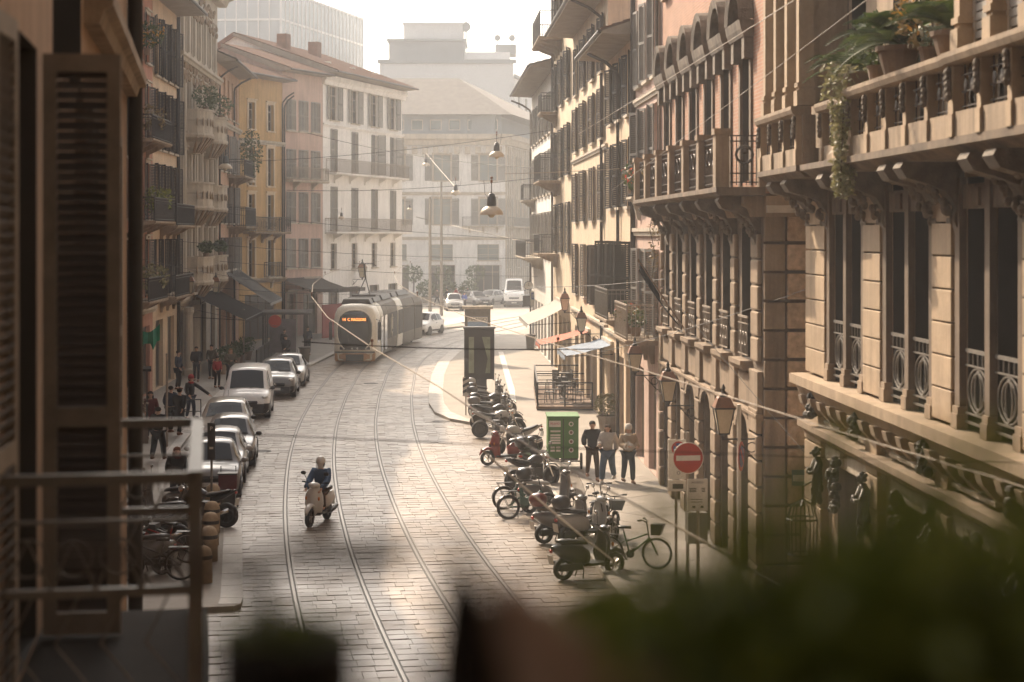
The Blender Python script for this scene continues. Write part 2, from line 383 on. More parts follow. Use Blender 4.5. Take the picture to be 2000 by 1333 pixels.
def cen(d, u):
    s = (xc(d+.2)-xc(d-.2))/.4; n = math.hypot(1, s)
    return Vector((xc(d)+u/n, d-u*s/n, 0)), math.atan2(-s, 1)
road = struct(MB().add([(-20,8,-.022),(12,8,-.022),(12,136,-.022),(-24,136,-.022)], [(0,1,2,3)]).build('road', 'joint'))
# paving stones laid in courses that follow the tracks
WS = [.47, .49, .46, .48]
def stone_geo(w, l, t, rng):
    j = lambda: rng.uniform(-.009, .009)
    hw, hl = w/2-.0006, l/2-.005; b = .010
    lo = [(-hw+j()*.3,-hl+j()*2),(hw+j()*.3,-hl+j()*2),(hw+j()*.3,hl+j()*2),(-hw+j()*.3,hl+j()*2)]
    tz = [t+rng.uniform(-.004,.004) for _ in range(4)]
    vs = [(x,y,-.03) for x,y in lo]+[(x*(1-.003/hw), y*(1-b/hl), tz[i]) for i,(x,y) in enumerate(lo)]
    return vs, [(4,5,6,7),(0,1,5,4),(1,2,6,5),(2,3,7,6),(3,0,4,7)]
variants = []
def set_rnd(me, vals):
    a = me.attributes.new('rnd', 'FLOAT', 'FACE'); a.data.foreach_set('value', vals)
for k in range(24):
    vs, fs = stone_geo(.37, .40, 0, RND); me = bpy.data.meshes.new('paving_stone'); me.from_pydata(vs, [], fs); me.materials.append(MATS['paving'])
    set_rnd(me, [RND.random()*.8]*len(fs)); variants.append(me)
bands = [(-7.4, -2.26), (-2.14, -.80), (-.68, .68), (.80, 2.14), (2.26, 7.4)]
stones = []
for b0, b1 in bands:
    n = max(1, round((b1-b0)/.37)); wv = (b1-b0)/n
    d = 24+RND.random()*.4; k = 0
    while d < 132:
        l = .34+RND.random()*.12; k += 1
        cuts = [b0]+[b0+i*wv+(.035 if k % 2 else -.035)+RND.uniform(-.06,.06) for i in range(1, n)]+[b1]
        for u0, u1 in zip(cuts, cuts[1:]):
            dl = RND.uniform(-.02,.02); stones.append(((u0+u1)/2, d+l/2+dl, u1-u0, l-abs(dl)*.5))
        d += l
def stone_r(u, d):
    r = RND.random()*.75
    if abs(u-.12) < .30: r = min(1, .62+.3*RND.random())
    return r
cand = []
for s in stones:
    p, a = cen(s[1], s[0]); px = 1000+F*p.x/p.y; py = HY+F*H/p.y
    ok = (475 < px < 900 and 700 < py < 1225 and not (900-px) < (py-1000)*0.0)
    cand.append((ok, p.y, s, p, a))
near = sorted([c for c in cand if c[0]], key=lambda c: c[1])[:300]
nid = {id(c) for c in near}
for c in near:
    _, _, s, p, a = c
    o = bpy.data.objects.new('paving_stone', RND.choice(variants)); col.objects.link(o); o.parent = road
    o.location = (p.x, p.y, RND.uniform(-.004,.003)); o.rotation_euler = (0, 0, a); o.scale = (s[2]/.37, s[3]/.40, 1)
vs = []; fs = []; rv = []
for c in cand:
    if id(c) in nid: continue
    _, _, s, p, a = c; ca, sa = math.cos(a), math.sin(a)
    v, f = stone_geo(s[2], s[3], RND.uniform(-.004,.003), RND); n = len(vs)
    vs += [(p.x+x*ca-y*sa, p.y+x*sa+y*ca, z) for x, y, z in v]; fs += [tuple(i+n for i in q) for q in f]
    rv += [stone_r(*s[:2])]*len(f)
me = bpy.data.meshes.new('paving_stones'); me.from_pydata(vs, [], fs); me.materials.append(MATS['paving']); set_rnd(me, rv)
o = bpy.data.objects.new('paving_stones', me); col.objects.link(o); o.parent = road; stuff(o)
plaza_m = mat('plaza', (.34, .30, .25), .6, .2, .5, .15, 12)
struct(MB().add([(-30,131.5,-.016),(40,131.5,-.016),(60,330,-.016),(-60,330,-.016)], [(0,1,2,3)]).build('square_paving', 'plaza'))
track = struct(bpy.data.objects.new('tram_track', None)); col.objects.link(track)
for u in (-2.2, -.74, .74, 2.2):
    sg = 1 if u in (-2.2, .74) else -1      # groove lies on the inner side
    def strip(a, b, z, zz):
        m = MB(); ds = [14+i*1.5 for i in range(106)]
        rings = []
        for d in ds:
            p, _ = cen(d, u+a); q, _ = cen(d, u+b)
            rings.append([(p.x,p.y,zz),(p.x,p.y,z),(q.x,q.y,z),(q.x,q.y,zz)])
        return m.loft(rings, cap=False)
    r = strip(-.028, .028, .006, -.03).build('rail', 'rail_steel', track)
    strip(sg*.028, sg*.075, -.014, -.03).build('groove', 'rail_dark', r)
    strip(sg*.075, sg*.098, .003, -.03).build('guard_lip', 'rail_steel', r)
    strip(-sg*.095, -sg*.028, -.008, -.03).build('joint_seal', 'rail_dark', r)
for d_, u_ in ((46.5,3.6),(61,-3.2),(88,.1),(70,3.3)):
    q_, _ = cen(d_, u_); MB().lathe([(.36,-.02),(.36,.006),(.33,.006),(.33,.002),(.30,.002),(.30,.007),(.02,.007)], (q_.x,q_.y,0), 20).build('manhole_cover', 'rail_dark', road)
def ground_poly(name, pts, z, m, zb=-.03):
    mb = MB(); n = len(pts); mb.add([(p[0],p[1],z) for p in pts]+[(p[0],p[1],zb) for p in pts], [tuple(range(n))]+[(i,i+n,(i+1)%n+n,(i+1)%n) for i in range(n)])
    o = mb.build(name, m); bm = bmesh.new(); bm.from_mesh(o.data); bmesh.ops.recalc_face_normals(bm, faces=bm.faces)
    bmesh.ops.triangulate(bm, faces=[f for f in bm.faces if len(f.verts) > 4]); bm.to_mesh(o.data); bm.free()
    return struct(o)
def resample(pts, step):
    pts = [Vector((p[0],p[1])) for p in pts]; out = [pts[0]]; 
    for a, b in zip(pts, pts[1:]):
        L = (b-a).length; n = max(1, round(L/step))
        out += [a.lerp(b, i/n) for i in range(1, n+1)]
    return out
def kerb(par, pts, wid, z, side=1, step=1.1):
    q = resample(pts, step)
    for i in range(len(q)-1):
        t0 = (q[min(i+1,len(q)-1)]-q[max(i-1,0)]).normalized(); t1 = (q[min(i+2,len(q)-1)]-q[i]).normalized()
        n0 = Vector((-t0.y,t0.x))*side; n1 = Vector((-t1.y,t1.x))*side
        a = q[i]+(q[i+1]-q[i])*.01; b = q[i+1]-(q[i+1]-q[i])*.01; e = (b-a)*0
        ring = [a-n0*.02, b-n1*.02, b+n1*wid, a+n0*wid]
        MB().add([(p.x,p.y,-.03) for p in ring]+[(p.x,p.y,z) for p in ring], [(0,3,2,1),(4,5,6,7),(0,1,5,4),(1,2,6,5),(2,3,7,6),(3,0,4,7)]).build('kerb_stone', 'kerb', par)
g2 = lambda x, y, z=.1: tuple(G(x, y, z)[:2])
XR = lambda d: 6.75-.0457*d
near_edge = [g2(1330,1330), g2(1235,1190), g2(1150,1080), g2(1065,960), g2(1008,880), g2(985,842)]
island = [g2(985,842), g2(925,826), g2(880,818), g2(850,805), g2(839,788), g2(838,765), g2(844,732), g2(857,706), g2(880,686), g2(905,673)]
far_edge = [g2(905,673), g2(950,661), g2(1000,651), g2(1030,641)]
right_walk = ground_poly('sidewalk_right', near_edge+island[1:]+far_edge[1:]+[(2.2,140),(XR(118)+1,118),(XR(80)+1,80),(XR(36)+1,36),(8.5,12),(5.2,12),(3.4,22)], .1, 'sidewalk')
kerb(right_walk, near_edge, .28, .108, -1); kerb(right_walk, island, .62, .11, -1, 1.3)
# paving slabs on the right pavement, diagonal to the wall
cnt = 0
import itertools
for i, j in itertools.product(range(-40, 60), range(-40, 60)):
    if cnt > 255: break
    ca, sa = math.cos(.72), math.sin(.72); x, y = i*.95, j*.95
    X = 2.4+x*ca-y*sa; Y = 48+x*sa+y*ca
    if not (37 < Y < 62): continue
    d = Y; px = 1000+F*X/d
    e = [p for p in near_edge]; xl = None
    for a, b in zip(e, e[1:]):
        lo, hi = sorted((a[1], b[1]))
        if lo <= Y <= hi: xl = a[0]+(b[0]-a[0])*(Y-a[1])/(b[1]-a[1])
    if xl is None or X < xl+1.0 or X > XR(Y)-.75: continue
    MB().box(-.468,.468,-.468,.468,.0,.105+RND.uniform(-.001,.0015)).build('paving_slab', 'slab', right_walk, loc=(X,Y,0), rz=.72); cnt += 1
left_pts = [g2(405,1186), g2(455,1184), g2(468,1180), g2(472,1168), g2(472,1100), g2(470,1003), (-8.3,48.6), (-9.6,50.5), (-10.9,57), (-12.4,72), (-13.4,86), (-13.6,93), (-12.4,96.5), g2(600,716), g2(640,697), (-10.7,110), (-9.8,118), (-8.7,125), (-7.0,132), (-5.0,138), (-3.0,142)]
left_walk = ground_poly('sidewalk_left', left_pts+[(-6,150),(-9.5,151),(-14,131),(-16.5,127),(-18.5,121),(-17.6,100),(-15.8,60),(-9.3,38),(-8.2,34)], .1, 'sidewalk')
kerb(left_walk, left_pts[2:6], .42, .107, 1); kerb(left_walk, left_pts[7:20], .34, .107, 1)
traffic_islands = ground_poly('traffic_island', [g2(845,642), g2(905,630), g2(935,622), g2(900,620), g2(850,630)], .12, 'kerb')
# painted lines
pm = MB(); a, b = G(978,688,.1), G(1000,765,.1); pm.bar((a.x,a.y,.1125),(b.x,b.y,.1125),.30,.012)
c = G(1003,788,.1); pm.bar((b.x,b.y,.1125),(c.x,c.y,.1125),.24,.010); o = pm.build('painted_line', 'paint_white', right_walk)
lp = [G(500,858), G(482,905), G(470,950)]
pm = MB()
for a, b in zip(lp, lp[1:]): pm.bar((a.x,a.y,.011),(b.x,b.y,.011),.12,.008)
pm.build('painted_line', mat('paint_yellow', (.5,.33,.15), .7, .2, 4), road)
# ------------------------------------------------------------------ building kit
CACHE = {}
def cached(key, fn):
    if key not in CACHE: CACHE[key] = fn()
    return CACHE[key]
def win_mesh(w, h, style):
    def f():
        m = MB(); t = .055; y0, y1 = -.03, .03
        m.box(-w/2,-w/2+t,y0,y1,0,h).box(w/2-t,w/2,y0,y1,0,h).box(-w/2+t,w/2-t,y0,y1,0,t).box(-w/2+t,w/2-t,y0,y1,h-t,h)
        if style != 'shop': m.box(-.04,.04,y0-.01,y1,t,h-t)
        zt = h*.72 if style != 'shop' else h*.78
        m.box(-w/2+t,w/2-t,y0+.004,y1-.004,zt,zt+.045)
        if style == 'win' and h > 1.5: m.box(-w/2+t,w/2-t,y0+.01,y1-.006,h*.36,h*.36+.03)
        if style == 'shop':
            n = max(2, round(w/1.1))
            for k in range(1, n): x = -w/2+w*k/n; m.box(x-.03,x+.03,y0+.006,y1-.006,t,h-t)
        return m.mesh('window')
    return cached(('win', round(w,2), round(h,2), style), f)
def pane_mesh(w, h):
    return cached(('pane', round(w,2), round(h,2)), lambda: MB().box(-w/2+.04,w/2-.04,.012,.024,.03,h-.03).mesh('pane'))
def shut_mesh(w, h):
    def f():
        m = MB(); t = .06; m.box(0,t,-.02,.02,0,h).box(w-t,w,-.02,.02,0,h).box(t,w-t,-.02,.02,0,.09).box(t,w-t,-.02,.02,h-.08,h).box(t,w-t,-.02,.02,h*.5-.04,h*.5+.04)
        n = int(h/.075)
        for k in range(n):
            z = .10+k*(h-.2)/n; m.add([(t,-.018,z),(w-t,-.018,z),(w-t,.014,z+.055),(t,.014,z+.055)], [(0,1,2,3)])
        return m.mesh('shutter')
    return cached(('shut', round(w,2), round(h,2)), f)
def rail_mesh(x0, x1, z, y0, yw, h, style='plain'):
    # U-shaped railing: front at y0, returns to yw
    m = MB(); 
    def run(a, b):
        a = Vector(a); b = Vector(b); L = (b-a).length
        for zz, t in ((h,.045),(h-.13,.02),(.08,.025)): m.bar(a+Vector((0,0,zz)), b+Vector((0,0,zz)), .04 if zz == h else .022, t)
        n = max(1, int(L/.125))
        for k in range(n+1):
            p = a.lerp(b, k/n); m.bar(p+Vector((0,0,.02)), p+Vector((0,0,h-.02)), .018 if k not in (0,n) else .045, .018 if k not in (0,n) else .045)
        if style == 'scroll':
            q = max(1, int(L/.5)); dr = (b-a).normalized()
            for k in range(q):
                c = a.lerp(b, (k+.5)/q)+Vector((0,0,h*.5))
                m.tube([c+dr*.17*math.cos(t*PI/6)+Vector((0,0,.3*math.sin(t*PI/6))) for t in range(12)], .013, 4, closed=True)
                m.tube([c+dr*.09*math.cos(t*PI/6)+Vector((0,0,.16*math.sin(t*PI/6))) for t in range(12)], .011, 4, closed=True)
    run((x0,y0,z),(x1,y0,z)); run((x0,yw,z),(x0,y0,z)); run((x1,y0,z),(x1,yw,z))
    return m
class Bld:
    def __init__(s, name, label, p0, p1, h, depth, wm, cat='building', group=None):
        p0 = Vector(p0[:2]); p1 = Vector(p1[:2]); s.L = (p1-p0).length; s.h = h; s.D = depth; s.wm = wm; s.ops = []
        d = p1-p0; s.r = thing(name, label, cat, (p0.x,p0.y,0), math.atan2(d.y,d.x), group)
    def op(s, cx, w, z0, h, kind='win', shut=None, sm='shut_dark', sill=True, fm='win_frame', gm='glass', sur=None, ang=None, rd=.22, wid=None, rv=None):
        s.ops.append(dict(x0=cx-w/2, x1=cx+w/2, z0=z0, z1=z0+h, kind=kind, shut=shut, sm=sm, sill=sill, fm=fm, gm=gm, sur=sur, ang=ang, rd=rd, rv=rv)); return s
    def wall(s, base=0, zsplit=None):
        """front wall as a grid with real openings; zsplit = [(z, material)...] cuts it in storeys"""
        cuts = [base]+[z for z, _ in (zsplit or [])]+[s.h]; mats = [s.wm]+[m for _, m in (zsplit or [])]
        for c0, c1, wm in zip(cuts, cuts[1:], mats):
            ops = [o for o in s.ops if o['z1'] > c0 and o['z0'] < c1]
            xs = sorted({0.0, s.L, *[o['x0'] for o in ops], *[o['x1'] for o in ops]}); zs = sorted({c0, c1, *[min(max(o[k],c0),c1) for o in ops for k in ('z0','z1')]})
            xs = [x for x in xs if 0 <= x <= s.L]; m = MB()
            for x0, x1 in zip(xs, xs[1:]):
                for z0, z1 in zip(zs, zs[1:]):
                    cx, cz = (x0+x1)/2, (z0+z1)/2
                    if any(o['x0'] < cx < o['x1'] and o['z0'] < cz < o['z1'] for o in ops): continue
                    m.quad((x0,0,z0),(x1,0,z0),(x1,0,z1),(x0,0,z1))
            mw = m; m_rv = {}
            for o in ops:
                m = m_rv.setdefault(o['rv'], MB()) if o['rv'] else mw
                a, b, z0, z1, r = o['x0'], o['x1'], max(o['z0'],c0), min(o['z1'],c1), o['rd']+.05
                m.quad((a,0,z0),(a,0,z1),(a,r,z1),(a,r,z0)); m.quad((b,0,z1),(b,0,z0),(b,r,z0),(b,r,z1))
                m.quad((a,0,z1),(b,0,z1),(b,r,z1),(a,r,z1)); m.quad((b,0,z0),(a,0,z0),(a,r,z0),(b,r,z0))
                m.quad((a,r,z0),(a,r,z1),(b,r,z1),(b,r,z0))
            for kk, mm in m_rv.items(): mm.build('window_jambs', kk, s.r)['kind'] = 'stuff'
            m = mw
            m.quad((0,s.D,c0),(0,0,c0),(0,0,c1),(0,s.D,c1)); m.quad((s.L,0,c0),(s.L,s.D,c0),(s.L,s.D,c1),(s.L,0,c1)); m.quad((s.L,s.D,c0),(0,s.D,c0),(0,s.D,c1),(s.L,s.D,c1))
            if c1 == s.h: m.quad((0,0,s.h),(s.L,0,s.h),(s.L,s.D,s.h),(0,s.D,s.h))
            m.build('wall', wm, s.r)
        for o in s.ops:
            w = o['x1']-o['x0']; h = o['z1']-o['z0']; cx = (o['x0']+o['x1'])/2
            if o['kind'] != 'dark':
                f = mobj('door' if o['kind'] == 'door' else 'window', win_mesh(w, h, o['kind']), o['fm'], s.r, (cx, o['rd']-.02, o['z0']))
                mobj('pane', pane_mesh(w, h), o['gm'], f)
            if o['shut']:
                me = shut_mesh(w/2, h); a = o['ang']
                for sg in (-1, 1):
                    an = math.radians(a if a is not None else RND.choice((168,172,164,170,158,172,140)) if o['shut'] == 'open' else 3)
                    if o['shut'] == 'half' : an = math.radians(2 if sg < 0 else 110)
                    q = mobj('shutter', me, o['sm'], s.r, (o['x0'] if sg < 0 else o['x1'], -.03, o['z0']))
                    q.rotation_euler = (0, 0, -an if sg < 0 else PI+an)
            if o['sill']:
                mobj('sill', cached(('sill', round(w,2)), lambda: MB().box(-w/2-.12,w/2+.12,-.14,.02,-.09,0).mesh('sill')), o['sur'] or 'stone_pale', s.r, (cx, -.002, o['z0']-.002))
            if o['sur']:
                def fs():
                    m = MB(); t = .16; m.box(-w/2-t,-w/2,-.06,0,0,h+t).box(w/2,w/2+t,-.06,0,0,h+t).box(-w/2,w/2,-.055,0,h,h+t); m.box(-w/2-t-.05,w/2+t+.05,-.13,0,h+t,h+t+.08); return m.mesh('surround')
                mobj('surround', cached(('sur', round(w,2), round(h,2)), fs), o['sur'], s.r, (cx, -.003, o['z0']))
        return s
    def band(s, z, h, out, m, name='cornice', x0=None, x1=None):
        x0 = -out*.6 if x0 is None else x0; x1 = s.L+out*.6 if x1 is None else x1
        MB().prism([(0.0,z),(-out*.55,z),(-out*.7,z+h*.4),(-out,z+h*.55),(-out,z+h),(0.0,z+h)], x0, x1, 'x').build(name, m, s.r); return s
    def balcony(s, x0, x1, z, dep, rm='iron', sm='stone_pale', style='plain', h=1.0, brk=2, label=None):
        b = MB().prism([(0.0,z-.14),(-dep+.05,z-.14),(-dep-.03,z-.07),(-dep-.03,z),(0.0,z)], x0-.05, x1+.05, 'x').build('balcony', sm, s.r)
        rail_mesh(x0, x1, z, -dep+.03, -.01, h, style).build('railing', rm, b)
        n = brk
        for k in range(n):
            x = x0+(x1-x0)*(k+.5)/n if n > 1 else (x0+x1)/2
            MB().prism([(0.0,z-.75),(-.1,z-.75),(-.16,z-.5),(-dep*.6,z-.3),(-dep*.85,z-.14),(0.0,z-.14)], x-.09, x+.09, 'x').build('bracket', sm, b)
        return b
    def roof(s, rise, ov, m='roof_grey', tiles=True, soff='soffit', back=None, x0=-.25, x1=None, half=None):
        x1 = s.L+.25 if x1 is None else x1; D = half or s.D/2; z = s.h
        MB().prism([(0.0,z-.02),(-ov,z+.05),(-ov,z+.14),(D,z+rise+.14),(D,z+rise-.1)], x0, x1, 'x').build('eave', soff, s.r)
        MB().prism([(.02,z-.005),(D,z+rise-.12),(s.D-.02,z-.005)], .02, s.L-.02, 'x').build('gable', s.wm, s.r)
        if tiles:
            mb = MB(); n = max(4, int((x1-x0)/.24)); k = n*4; rows = max(3, int(math.hypot(D+ov, rise)/.38)); rings = []
            for j in range(rows):
                for e in (0, 1):
                    t = (j+e)/rows; y = -ov-.06+(D+ov+.06)*t; zz = z+.15+rise*t+(.05 if e == 0 else .015)
                    rings.append([(x0+(x1-x0)*i/k, y, zz+.035*math.cos(2*PI*i/4.0)) for i in range(k+1)])
            mb.loft(rings, cap=False, closed=False); rf = mb.build('roof', m, s.r)
        else:
            rf = MB().prism([(-ov-.06,z+.16),(-ov-.06,z+.22),(D,z+rise+.24),(D,z+rise+.16)], x0, x1, 'x').build('roof', m, s.r)
        MB().prism([(D+.002,z+rise+.2),(D+.002,z+rise-.1),(s.D,z-.05),(s.D,z+.2)], x0, x1, 'x').build('roof_back', m, s.r)
        g = MB().tube([(x0,-ov-.10,z+.10),(x1,-ov-.10,z+.10)], .075, 8).build('gutter', 'pipe', s.r)
        return rf
    def pipe(s, x, ztop, z0=.12, m='pipe', ov=0, r=.06):
        pts = [(x,-.1,z0),(x,-.1,ztop-.9)] + ([(x,-.14,ztop-.7),(x,-ov*.5,ztop-.35),(x,-ov-.08,ztop-.05)] if ov else [(x,-.1,ztop)])
        MB().tube(pts, r, 8).build('downpipe', m, s.r, smooth=True); return s
    def grid(s, xs, rows, w, **k):
        for z0, h in rows:
            for x in xs: s.op(x, w, z0, h, **k)
        return s
def XL(d): return -12.7-.0457*d
def pr(d): return (XR(d), d)
def pl(d): return (XL(d), d)
def potted(name, label, loc, m='leaf', r=.35, n=120, size=.07, pot='pot', pr_=.16, ph=.28, group=None, flower=None):
    t = thing(name, label, 'plant', loc, RND.uniform(0,6), group)
    MB().lathe([(pr_*.75,0),(pr_,ph*.9),(pr_*1.12,ph*.9),(pr_*1.12,ph),(pr_*.9,ph),(pr_*.85,ph*.8)], n=12).build('pot', pot, t)
    MB().tube([(0,0,ph*.8),(.02,.01,ph+r*.8)], .015, 5).build('stem', 'trunk', t)
    stuff(MB().leaves((0,0,ph+r*.75), r, r, r*.85, n, size).build('foliage', m, t))
    if flower: stuff(MB().leaves((0,0,ph+r*.95), r, r, r*.75, n//3, size*.8).build('flowers', flower, t))
    return t
# ------------------------------------------------------------------ right row, from the near palace to the far end
X1 = lambda d: 7.25-.0457*d
B = Bld('stone_palace', 'beige stone palace with carved balcony, paired tall windows and block pilasters', (X1(34),34), (X1(13),13), 21, 12, 'stone')
S1 = B
mods = [(1.7,4.45),(5.7,8.5),(9.6,12.4),(13.6,16.4)]
for a, b in mods:
    wd = (b-a-.75)/2
    for k in (0, 1):
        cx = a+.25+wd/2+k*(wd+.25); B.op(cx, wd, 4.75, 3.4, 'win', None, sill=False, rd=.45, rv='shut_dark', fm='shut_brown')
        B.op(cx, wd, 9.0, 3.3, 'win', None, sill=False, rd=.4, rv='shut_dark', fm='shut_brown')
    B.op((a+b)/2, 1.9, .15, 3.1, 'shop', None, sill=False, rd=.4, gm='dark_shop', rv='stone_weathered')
    B.op((a+b)/2, 1.7, 14.2, 2.6, 'win', None, rd=.3)
B.wall()
# block pilasters
for x0, x1 in [(0,1.62),(4.5,5.62),(8.55,9.5),(12.45,13.5),(16.5,18)]:
    z = 4.78; k = 0
    while z < 8.2:
        h = .46; MB().box(x0,x1,-.13,.0,z+.012,z+h-.012).build('stone_block', 'stone_block', B.r, bevel=.012); z += h
for x0, x1 in [(0,1.4),(4.75,5.5),(8.8,9.4),(12.7,13.4),(16.8,18)]:
    z = .15
    while z < 3.6:
        h = .56; MB().box(x0,x1,-.15,.0,z+.014,z+h-.014).build('stone_block', 'stone_block', B.r, bevel=.015); z += h
B.band(4.36, .38, .42, 'stone_block', 'sill_course', -.1, 19)
B.band(3.62, .24, .28, 'stone', 'string_course', -.05, 19)
# toothed consoles under the sill course
x = .3
while x < 18.5:
    MB().prism([(0.0,4.0),(-.12,4.02),(-.30,4.22),(-.34,4.37),(0.0,4.37)], x, x+.26, 'x').build('console', 'stone', B.r); x += .78
# window piers, colonnettes, grilles and blinds
for a, b in mods:
    wd = (b-a-.75)/2
    for x in (a+.09, (a+b)/2, b-.09):
        MB().box(x-.105,x+.105,-.10,.12,5.055,8.15).build('pilaster', 'stone_dark', B.r)
        MB().box(x-.14,x+.14,-.15,.05,4.752,4.95).box(x-.12,x+.12,-.13,.05,4.952,5.05).build('pilaster_base', 'stone', B.r)
    for k in (0, 1):
        cx = a+.25+wd/2+k*(wd+.25); g = MB(); z0 = 4.80
        for z, t in ((5.82,.05),(5.62,.022),(4.98,.022),(4.86,.03)): g.bar((cx-wd/2,-.02,z),(cx+wd/2,-.02,z), .035, t)
        for q in range(5): xx = cx-wd/2+wd*(q+.5)/5; g.bar((xx,-.02,5.62),(xx,-.02,5.82), .016,.016)
        for rx, rz in ((.42,.30),(.27,.24),(.13,.27)):
            g.tube([(cx+wd*rx*math.cos(t*PI/8),-.02,5.30+rz*math.sin(t*PI/8)) for t in range(16)], .014, 5, closed=True)
        for sg in (-1, 1):
            g.tube([(cx,-.02,5.0),(cx+sg*wd*.15,-.02,5.2),(cx+sg*wd*.1,-.02,5.45),(cx,-.02,5.58)], .012, 4)
        g.build('window_grille', 'iron_grey', B.r)
        bl = MB(); hh = RND.choice((.35,.5,.9,.7)); zt = 8.12
        n = int(hh/.09)
        for q in range(n): bl.box(cx-wd/2+.03,cx+wd/2-.03,.22,.25,zt-(q+1)*.09+.008,zt-q*.09)
        bl.build('roller_blind', 'shut_grey', B.r)
        MB().box(cx-wd/2-.02,cx+wd/2+.02,-.06,.05,7.72,8.05).box(cx-wd/4,cx+wd/4,-.10,-.06,7.76,8.0).build('carved_lintel', 'stone_dark', B.r)
# carved corbels that carry the balcony
def corbel(par, x, z, m='carved', dep=.75, s=1.0, w=.17):
    c = MB().prism([(0.0,z-.95*s),(-.07,z-.98*s),(-.14,z-.8*s),(-.10,z-.62*s),(-.24,z-.40*s),(-.44*dep/.75,z-.30*s),(-.70*dep/.75,z-.22*s),(-.78*dep/.75,z-.08*s),(-.74*dep/.75,z),(0.0,z)], x-w, x+w, 'x').build('corbel', m, par)
    q = MB(); q.torus((x+.0,-.60*dep/.75,z-.12*s), .10, .045, 'x', 12, 5); q.torus((x,-.16,z-.62*s), .08, .04, 'x', 10, 5)
    for k in range(12): q.ell((x+RND.uniform(-w,w), -.12-.06*k*dep/.75*.6, z-.75*s+.05*k*s+RND.uniform(-.05,.05)), .055,.06,.07, 6, 4)
    q.build('carving', m, c)
for x in (.15, 1.55, 4.55, 5.6, 8.6, 9.5, 12.5, 13.5, 16.5, 17.8): corbel(B.r, x, 8.36, dep=.85, w=.2)
# the balcony: slab, parapet of piers, panels and grilles, closed bays at both ends
bal = MB().prism([(0.0,8.36),(-.82,8.36),(-.90,8.44),(-.98,8.46),(-.98,8.56),(0.0,8.56)], -.45, 3.25, 'x').prism([(0.0,8.36),(-.72,8.36),(-.84,8.44),(-.92,8.46),(-.92,8.56),(0.0,8.56)], 3.26, 19.5, 'x').build('balcony', 'stone_dark', B.r)
def parapet(x0, x1, y, n, end0=True):
    w = (x1-x0)/n
    for k in range(n):
        a = x0+k*w; b = a+w
        MB().box(a+.10,b-.10,y,y+.16,8.562,8.86).build('parapet_panel', 'stone', bal)
        g = MB()
        for q in range(4): xx = a+.14+(w-.28)*(q+.5)/4; g.bar((xx,y+.08,8.87),(xx,y+.08,9.42), .016,.016)
        for z in (8.92,9.1,9.3): g.bar((a+.12,y+.08,z),(b-.12,y+.08,z), .016,.016)
        for q in range(3): g.ell((a+w*(q+1)/4,y+.08,9.16), .07,.02,.09, 8, 4)
        g.build('grille', 'rust_iron', bal)
    for k in range(n+1):
        a = x0+k*w
        MB().box(a-.095,a+.095,y-.04,y+.18,8.562,8.84).box(a-.075,a+.075,y-.02,y+.17,8.84,9.42).build('parapet_pier', 'stone_block', bal)
        q = MB()
        for j in range(5): q.ell((a+RND.uniform(-.03,.03),y-.05,9.36-.075*j), .055-.006*j,.045,.06, 7, 4)
        q.build('fruit_swag', 'carved', bal)
    MB().prism([(y-.09,9.45),(y-.12,9.52),(y-.12,9.58),(y+.22,9.58),(y+.22,9.42),(y-.03,9.42)], x0-.12, x1+.12, 'x').build('coping', 'stone', bal)
parapet(-.3, 3.0, -.92, 3); parapet(3.6, 6.6, -.60, 3); parapet(6.75, 12.0, -.86, 5); parapet(12.2, 18.8, -.90, 6)
# end of the first bay that faces down the street
MB().box(3.02,3.16,-.84,-.02,8.562,8.86).box(3.0,3.18,-.84,-.62,8.86,9.43).build('parapet_panel', 'stone', bal)
def bay(x0, x1, n, h=5.2):
    w = (x1-x0)/n; by = MB()
    for k in range(n+1):
        a = x0+k*w; MB().box(a-.11,a+.11,-.88,-.62,9.60,9.60+h).box(a-.15,a+.15,-.92,-.60,9.60,9.86).box(a-.14,a+.14,-.91,-.61,9.92,10.0).build('bay_column', 'stone_block', B.r)
    for k in range(n):
        a = x0+k*w; f = MB().box(a+.11,a+.2,-.72,-.64,9.62,9.6+h).box(a+w-.2,a+w-.11,-.72,-.64,9.62,9.6+h).build('window', 'win_white', B.r)
        MB().box(a+.2,a+w-.2,-.69,-.68,9.62,9.6+h).build('pane', 'glass', f)
        r_ = MB()
        for q in range(int(h/.11)): r_.box(a+.2,a+w-.2,-.715,-.70,9.72+q*.11,9.72+q*.11+.09)
        r_.build('roller_blind', 'shut_grey', f)
    MB().box(x1-.14,x1+.02,-.6,-.005,9.6,9.6+h).build('bay_side', 'stone', B.r)
    MB().box(x0-.2,x1+.2,-.95,-.005,9.605+h,9.9+h).build('bay_top', 'stone', B.r)
bay(-.2, 2.9, 3); bay(12.3, 18.6, 5)
